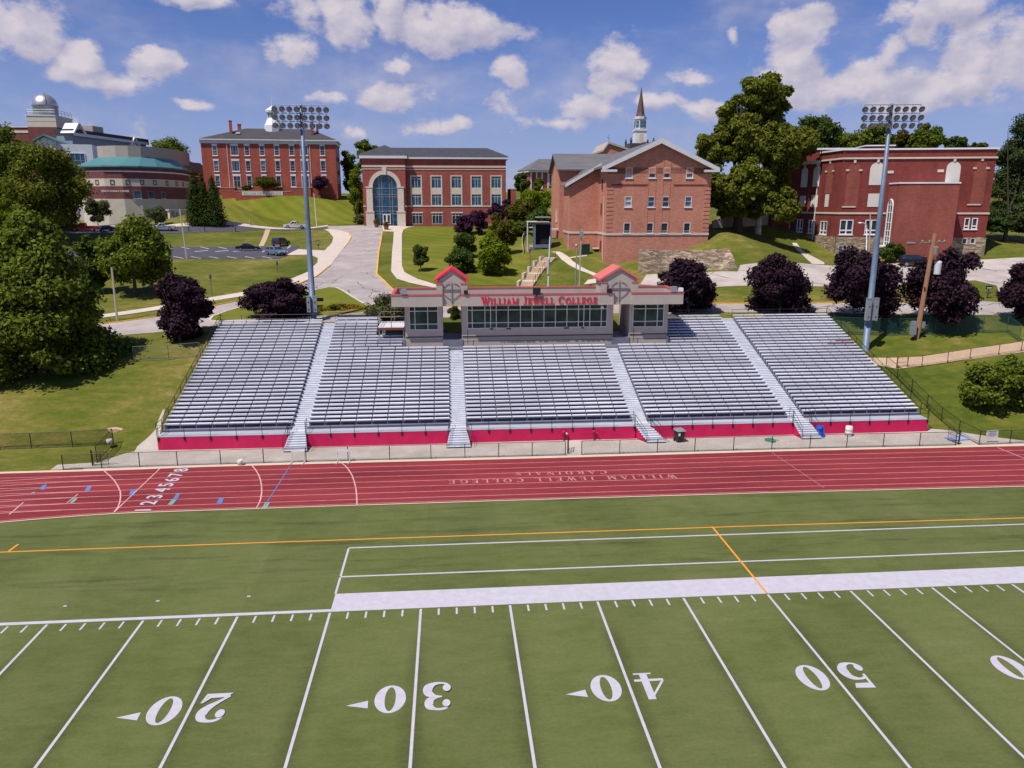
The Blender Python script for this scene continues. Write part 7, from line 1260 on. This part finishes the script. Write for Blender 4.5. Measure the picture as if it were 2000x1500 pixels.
# ------------------------------------------------------------------ vehicles
PAINT = {k: plain('car paint '+k, c, .28, .25, .05, coat=.8) for k, c in {'white':(.72,.72,.74),'black':(.012,.014,.022),'navy':(.018,.022,.05),'sky':(.20,.27,.36),'red':(.42,.012,.02),'silver':(.48,.50,.55),'blue':(.05,.13,.35)}.items()}
def car(kind, label, base, heading, paint, scale=1., group='parked cars'):
    """side profile lofted across the width, narrowing upwards; x forward"""
    B = drop(*base); names = {'sedan':'sedan_car','suv':'sport_utility_car','pickup':'pickup_truck','hatch':'hatchback_car'}
    t = thing(names[kind], label, 'truck' if kind == 'pickup' else 'car', (B[0],B[1],B[2]+.06), heading, group); L2 = {'sedan':2.4,'suv':2.3,'pickup':2.9,'hatch':2.1}[kind]*scale; hw = {'sedan':.9,'suv':.95,'pickup':1.0,'hatch':.88}[kind]*scale; f = scale
    low = .28*f; belt = {'sedan':.92,'suv':1.08,'pickup':1.15,'hatch':.95}[kind]*f; roof = {'sedan':1.44,'suv':1.75,'pickup':1.88,'hatch':1.5}[kind]*f
    if kind == 'pickup': prof = [(-L2,low+.15),(-L2,belt*.98),(-.55*f,belt),(-.5*f,belt),(1.25*f,belt),(L2-.25*f,belt*.93),(L2,belt*.72),(L2,low+.05)]; cab = [(-.62*f,belt),(-.45*f,roof),(.65*f,roof),(1.35*f,belt)]
    elif kind == 'sedan': prof = [(-L2,low+.12),(-L2,belt*.82),(-L2+.15,belt*.98),(-1.5*f,belt),(1.0*f,belt),(L2-.3,belt*.82),(L2,belt*.6),(L2,low)]; cab = [(-1.75*f,belt),(-.95*f,roof-.02),(.25*f,roof),(1.15*f,belt)]
    elif kind == 'suv': prof = [(-L2,low+.12),(-L2,belt),(1.05*f,belt),(L2-.2,belt*.88),(L2,belt*.66),(L2,low)]; cab = [(-L2+.05,belt),(-L2+.35,roof),(.35*f,roof),(1.2*f,belt)]
    else: prof = [(-L2,low+.12),(-L2,belt*.9),(-L2+.1,belt),(.95*f,belt),(L2-.25,belt*.84),(L2,belt*.62),(L2,low)]; cab = [(-L2+.1,belt),(-L2+.75,roof-.04),(.2*f,roof),(1.15*f,belt)]
    m = M(); n = len(prof); ins = [1,1] ; Y = [(-hw,.0),(-hw*.97,1.)]
    def loft(pr, ws):
        vs = []
        for w in (-1,1):
            for (x, z), k in zip(pr, ws): vs.append((x, w*k, z))
        q = len(pr); m.add(vs, [tuple(range(q))[::-1], tuple(range(q,2*q))]+[(i,(i+1)%q,q+(i+1)%q,q+i) for i in range(q)])
    loft(prof, [hw*(.9 if abs(x) > L2-.05 else 1.) for x, z in prof])
    if kind == 'pickup':  pass
    loft(cab, [hw*.96, hw*.78, hw*.78, hw*.96]); body = m.build('body', PAINT[paint], t)
    try:
        bv = body.modifiers.new('soft', 'BEVEL'); bv.width = .07*f; bv.segments = 2
    except Exception: pass
    if kind == 'pickup': k = M(); k.box(-L2+.12, -.72*f, -hw+.12, hw-.12, belt-.03, belt+.012); k.build('truck_bed', MT['dark'], t)
    zc = belt+(roof-belt)*.12; zd = belt+(roof-belt)*.86
    def cx_(fr, z): (x0,z0),(x1,z1) = fr; return x0+(x1-x0)*(z-z0)/(z1-z0)
    xb0, xb1 = cx_((cab[0],cab[1]), zc), cx_((cab[0],cab[1]), zd); xf0, xf1 = cx_((cab[3],cab[2]), zc), cx_((cab[3],cab[2]), zd); w0 = hw*(.96-.18*.12)+.008; w1 = hw*(.96-.18*.86)+.008
    for sg in (-1,1):
        parts_ = [(0,.46),(.52,1)] if kind != 'pickup' else [(0,.34),(.40,1)]
        for a, b in parts_:
            k = M(); k.quad((xb0+.12+(xf0-xb0-.3)*a,sg*w0,zc),(xb0+.12+(xf0-xb0-.3)*b,sg*w0,zc),(xb1+.1+(xf1-xb1-.2)*b,sg*w1,zd),(xb1+.1+(xf1-xb1-.2)*a,sg*w1,zd)); k.build('side_window', MT['glass'], t)
    k = M(); k.quad((xf0+.012,-w0+.1,zc),(xf0+.012,w0-.1,zc),(xf1+.012,w1-.08,zd),(xf1+.012,-w1+.08,zd)); k.build('windscreen', MT['glass'], t)
    k = M(); k.quad((xb0-.012,-w0+.1,zc),(xb0-.012,w0-.1,zc),(xb1-.012,w1-.08,zd),(xb1-.012,-w1+.08,zd)); k.build('rear_window', MT['glass'], t)
    rw = {'sedan':.33,'suv':.38,'pickup':.42,'hatch':.32}[kind]*f
    for x in (-L2*.60, L2*.62):
        for sg in (-1,1):
            k = M(); k.tube([(0,-.11,0),(0,.11,0)], rw, 18); wh = k.build('wheel', MT['rubber'], t); wh.location = (x, sg*(hw-.10), rw); k = M(); k.tube([(0,sg*.112,0),(0,sg*.118,0)], rw*.62, 14); k.build('rim', MT['rim'], wh)
    for sg in (-1,1):
        k = M(); k.box(L2-.10, L2+.02, sg*hw*.55-.17, sg*hw*.55+.17, belt*.62, belt*.76); k.build('headlight', MT['headlight'], t); k = M(); k.box(-L2-.02, -L2+.1, sg*hw*.66-.14, sg*hw*.66+.14, belt*.66, belt*.86); k.build('tail_light', MT['taillight'], t)
        k = M(); k.box(xf0-.28, xf0-.12, sg*(hw*.97)-.1, sg*(hw*.97)+.1, zc, zc+.16); k.build('wing_mirror', PAINT[paint], t)
    k = M(); k.box(L2-.02, L2+.05, -hw*.86, hw*.86, low+.02, low+.2); k.build('bumper', MT['lamp_body'], t); k = M(); k.box(-L2-.05, -L2+.02, -hw*.86, hw*.86, low+.12, low+.28); k.build('bumper', MT['lamp_body'], t)
    return t
car('pickup', 'white pickup truck driving along the top of the slope road', (577,446.5), math.pi+.02, 'white'); car('sedan', 'black sedan parked in the dark lot facing right', (485,490), .22, 'black'); car('suv', 'dark navy van parked nose up at the back of the lot', (549,481), 1.25, 'navy', 1.02)
car('hatch', 'light blue grey hatchback at the near corner of the dark lot', (539,499), -.75, 'sky', 1.08); car('pickup', 'bright red pickup truck on the upper drive beside the trees', (165,452), math.pi+.25, 'red'); car('hatch', 'pale blue hatchback left of the red pickup on the upper drive', (130,449), math.pi+.6, 'silver'); car('pickup', 'silver pickup truck on the upper drive before the beige wall', (319,450.5), math.pi+.2, 'silver', .92)
car('suv', 'black car parked at the foot of the brick stair tower', (1787,521), -.35, 'black', 1.0); car('hatch', 'blue car half hidden between the left lawn trees in the lot', (196,497), .3, 'blue'); car('hatch', 'dark car almost hidden behind the parking lot tree on the upper drive', (210,452), .9, 'navy', .9)
# ------------------------------------------------------------------ sun and sky
SAZ, SEL = math.radians(38), math.radians(60)     # shadows run to the right and slightly away from the field
sd = bpy.data.lights.new('sun', 'SUN'); sd.energy = 4.6; sd.angle = math.radians(.5); sd.color = (1., .93, .84)
so = bpy.data.objects.new('sun', sd); COL.objects.link(so)
ldir = Vector((math.cos(SAZ)*math.cos(SEL), math.sin(SAZ)*math.cos(SEL), -math.sin(SEL))); so.rotation_euler = ldir.to_track_quat('-Z', 'Y').to_euler(); so.location = (-60,-60,120)
wd = bpy.data.worlds.new('World'); SC.world = wd; wd.use_nodes = True; t = wd.node_tree; L = t.links; bg = t.nodes['Background']
sk = N(t, 'ShaderNodeTexSky', sky_type='NISHITA'); sk.sun_disc = False; sk.sun_elevation = SEL; sk.sun_rotation = math.atan2(-ldir.x, -ldir.y); sk.air_density = 1.; sk.dust_density = .3; sk.ozone_density = 2.5; sk.altitude = 200
tc = N(t, 'ShaderNodeTexCoord'); sx = N(t, 'ShaderNodeSeparateXYZ'); L.new(tc.outputs['Generated'], sx.inputs[0])
az = N(t, 'ShaderNodeMath', operation='ARCTAN2'); L.new(sx.outputs[0], az.inputs[0]); L.new(sx.outputs[1], az.inputs[1])
el = N(t, 'ShaderNodeMath', operation='ARCSINE'); L.new(sx.outputs[2], el.inputs[0])
ae = N(t, 'ShaderNodeCombineXYZ'); L.new(az.outputs[0], ae.inputs[0]); L.new(el.outputs[0], ae.inputs[1])
def noise(scale, det, rough, off=(0,0,0), st=(1,1.35,1)):
    mp = N(t, 'ShaderNodeMapping'); mp.inputs['Location'].default_value = off; mp.inputs['Scale'].default_value = st; L.new(ae.outputs[0], mp.inputs[0])
    n = N(t, 'ShaderNodeTexNoise'); n.inputs['Scale'].default_value = scale; n.inputs['Detail'].default_value = det; n.inputs['Roughness'].default_value = rough; L.new(mp.outputs[0], n.inputs['Vector']); return n
wn = noise(14, 3, .5, (3,1,0)); wv = N(t, 'ShaderNodeVectorMath', operation='MULTIPLY_ADD'); wv.inputs[1].default_value = (.05,.035,0); L.new(wn.outputs['Color'], wv.inputs[0])
sb = N(t, 'ShaderNodeVectorMath', operation='SUBTRACT'); sb.inputs[1].default_value = (.025,.0175,0); L.new(ae.outputs[0], sb.inputs[0]); L.new(sb.outputs[0], wv.inputs[2])
CLOUDS = [(30,50,70,60,.85),(205,150,100,26,.85),(300,120,55,30,.9),(175,118,45,38,1),(375,0,75,22,1),(385,196,45,13,.7),(590,25,80,35,.6),(680,45,75,50,.8),(575,112,58,45,.75),(760,30,45,60,.9),(880,55,150,45,1),(778,132,34,28,.9),(770,192,95,34,.7),(645,196,48,16,.7),(865,250,85,24,.7),
 (700,262,50,16,.5),(994,138,38,36,.8),(1050,188,24,22,.5),(1215,118,62,40,1),(1205,165,42,34,.9),(1150,212,80,40,.75),(1100,240,130,26,.5),(1292,198,50,28,.85),(1345,152,62,18,.6),(1440,62,14,34,.4),(1390,210,70,30,.7),(1560,60,58,58,1),(1555,110,68,50,.95),(1620,178,88,44,.95),(1530,150,60,40,.8),(1738,110,34,42,.85),(1720,160,85,55,.8),
 (1800,30,60,55,.9),(1870,10,90,35,.9),(1905,110,52,62,.8),(1850,170,130,45,.75),(1985,110,70,80,.9),(1950,40,80,50,.55),(1780,205,170,34,.6),(270,255,50,50,.3),(110,230,80,40,.2),(960,200,60,40,.25)]
def blobs(vec, extra=None):
    acc = None
    if extra: q = N(t, 'ShaderNodeVectorMath', operation='ADD'); q.inputs[1].default_value = extra; L.new(vec, q.inputs[0]); vec = q.outputs[0]
    for (u, v, ru, rv, sg) in CLOUDS:
        d = ray(u, v); d = d/np.linalg.norm(d); a0, e0 = math.atan2(d[0], d[1]), math.asin(d[2])
        s1 = N(t, 'ShaderNodeVectorMath', operation='SUBTRACT'); s1.inputs[1].default_value = (a0, e0, 0); L.new(vec, s1.inputs[0])
        s2 = N(t, 'ShaderNodeVectorMath', operation='MULTIPLY'); s2.inputs[1].default_value = (FL/ru/1.08, FL/rv/1.08, 0); L.new(s1.outputs[0], s2.inputs[0])
        s3 = N(t, 'ShaderNodeVectorMath', operation='LENGTH'); L.new(s2.outputs[0], s3.inputs[0])
        s4 = N(t, 'ShaderNodeMath', operation='MULTIPLY_ADD'); s4.inputs[1].default_value = -sg; s4.inputs[2].default_value = sg; L.new(s3.outputs['Value'], s4.inputs[0])
        if acc is None: acc = s4
        else:
            mx = N(t, 'ShaderNodeMath', operation='SMOOTH_MAX'); mx.inputs[2].default_value = .12; L.new(acc.outputs[0], mx.inputs[0]); L.new(s4.outputs[0], mx.inputs[1]); acc = mx
    return acc
acc = blobs(wv.outputs[0]); acu = blobs(wv.outputs[0], (-.006,.012,0))
n1 = noise(20, 10, .62); nn = N(t, 'ShaderNodeMath', operation='MULTIPLY_ADD'); nn.inputs[1].default_value = 1.75; L.new(n1.outputs['Fac'], nn.inputs[0]); L.new(acc.outputs[0], nn.inputs[2])
dn = N(t, 'ShaderNodeMapRange', interpolation_type='SMOOTHSTEP'); dn.inputs['From Min'].default_value = .93; dn.inputs['From Max'].default_value = 1.36; L.new(nn.outputs[0], dn.inputs['Value'])
# thin high veil
n5 = noise(5, 7, .6, (9,2,0), (1,2.2,1)); ve = N(t, 'ShaderNodeMapRange', interpolation_type='SMOOTHSTEP'); ve.inputs['From Min'].default_value = .42; ve.inputs['From Max'].default_value = .72; ve.inputs['To Max'].default_value = .42; L.new(n5.outputs['Fac'], ve.inputs['Value'])
dm = N(t, 'ShaderNodeMath', operation='MAXIMUM'); L.new(dn.outputs[0], dm.inputs[0]); L.new(ve.outputs[0], dm.inputs[1])
dx = N(t, 'ShaderNodeMath', operation='MULTIPLY'); dx.inputs[1].default_value = .93; L.new(dm.outputs[0], dx.inputs[0])
# lit side of the clouds: compare the billow noise towards the sun with the noise here
n2 = noise(24, 5, .6, (.010,-.016,0)); n1b = noise(24, 5, .6); df = N(t, 'ShaderNodeMath', operation='SUBTRACT'); L.new(n1b.outputs['Fac'], df.inputs[0]); L.new(n2.outputs['Fac'], df.inputs[1])
lt = N(t, 'ShaderNodeMapRange'); lt.inputs['From Min'].default_value = -.16; lt.inputs['From Max'].default_value = .16; L.new(df.outputs[0], lt.inputs['Value'])
tp = N(t, 'ShaderNodeMath', operation='SUBTRACT'); L.new(acc.outputs[0], tp.inputs[0]); L.new(acu.outputs[0], tp.inputs[1])
tr_ = N(t, 'ShaderNodeMapRange'); tr_.inputs['From Min'].default_value = -.30; tr_.inputs['From Max'].default_value = .38; L.new(tp.outputs[0], tr_.inputs['Value'])
l1 = N(t, 'ShaderNodeMath', operation='MULTIPLY'); l1.inputs[1].default_value = .55; L.new(tr_.outputs[0], l1.inputs[0])
l3 = N(t, 'ShaderNodeMath', operation='MULTIPLY_ADD'); l3.inputs[1].default_value = .42; L.new(lt.outputs[0], l3.inputs[0]); L.new(l1.outputs[0], l3.inputs[2])
l2 = N(t, 'ShaderNodeMath', operation='MULTIPLY_ADD'); l2.inputs[1].default_value = .16; L.new(dn.outputs[0], l2.inputs[0]); L.new(l3.outputs[0], l2.inputs[2])
cc = N(t, 'ShaderNodeMixRGB'); cc.inputs[1].default_value = (3.5,3.6,5.4,1); cc.inputs[2].default_value = (7.8,7.1,7.6,1); L.new(l2.outputs[0], cc.inputs[0])
# sky colour: Nishita, cooled a little
ts = N(t, 'ShaderNodeMixRGB', blend_type='MULTIPLY'); ts.inputs[0].default_value = 1.; ts.inputs[2].default_value = SKYTINT+(1,) if 'SKYTINT' in globals() else (.56,.64,1.04,1); L.new(sk.outputs[0], ts.inputs[1])
hf = N(t, 'ShaderNodeMapRange', interpolation_type='SMOOTHSTEP'); hf.inputs['From Min'].default_value = -.02; hf.inputs['From Max'].default_value = .23; hf.inputs['To Min'].default_value = .72; hf.inputs['To Max'].default_value = 0.; L.new(el.outputs[0], hf.inputs['Value'])
hm = N(t, 'ShaderNodeMixRGB'); hm.inputs[2].default_value = (3.7,4.3,7.0,1); L.new(hf.outputs[0], hm.inputs[0]); L.new(ts.outputs[0], hm.inputs[1])
mx = N(t, 'ShaderNodeMixRGB'); L.new(dx.outputs[0], mx.inputs[0]); L.new(hm.outputs[0], mx.inputs[1]); L.new(cc.outputs[0], mx.inputs[2])
L.new(mx.outputs[0], bg.inputs['Color']); bg.inputs['Strength'].default_value = .085
SC.view_settings.view_transform = 'Standard'; SC.view_settings.look = 'None'; SC.view_settings.exposure = .1; SC.view_settings.gamma = 1
SC.cycles.max_bounces = 6; SC.cycles.transparent_max_bounces = 8
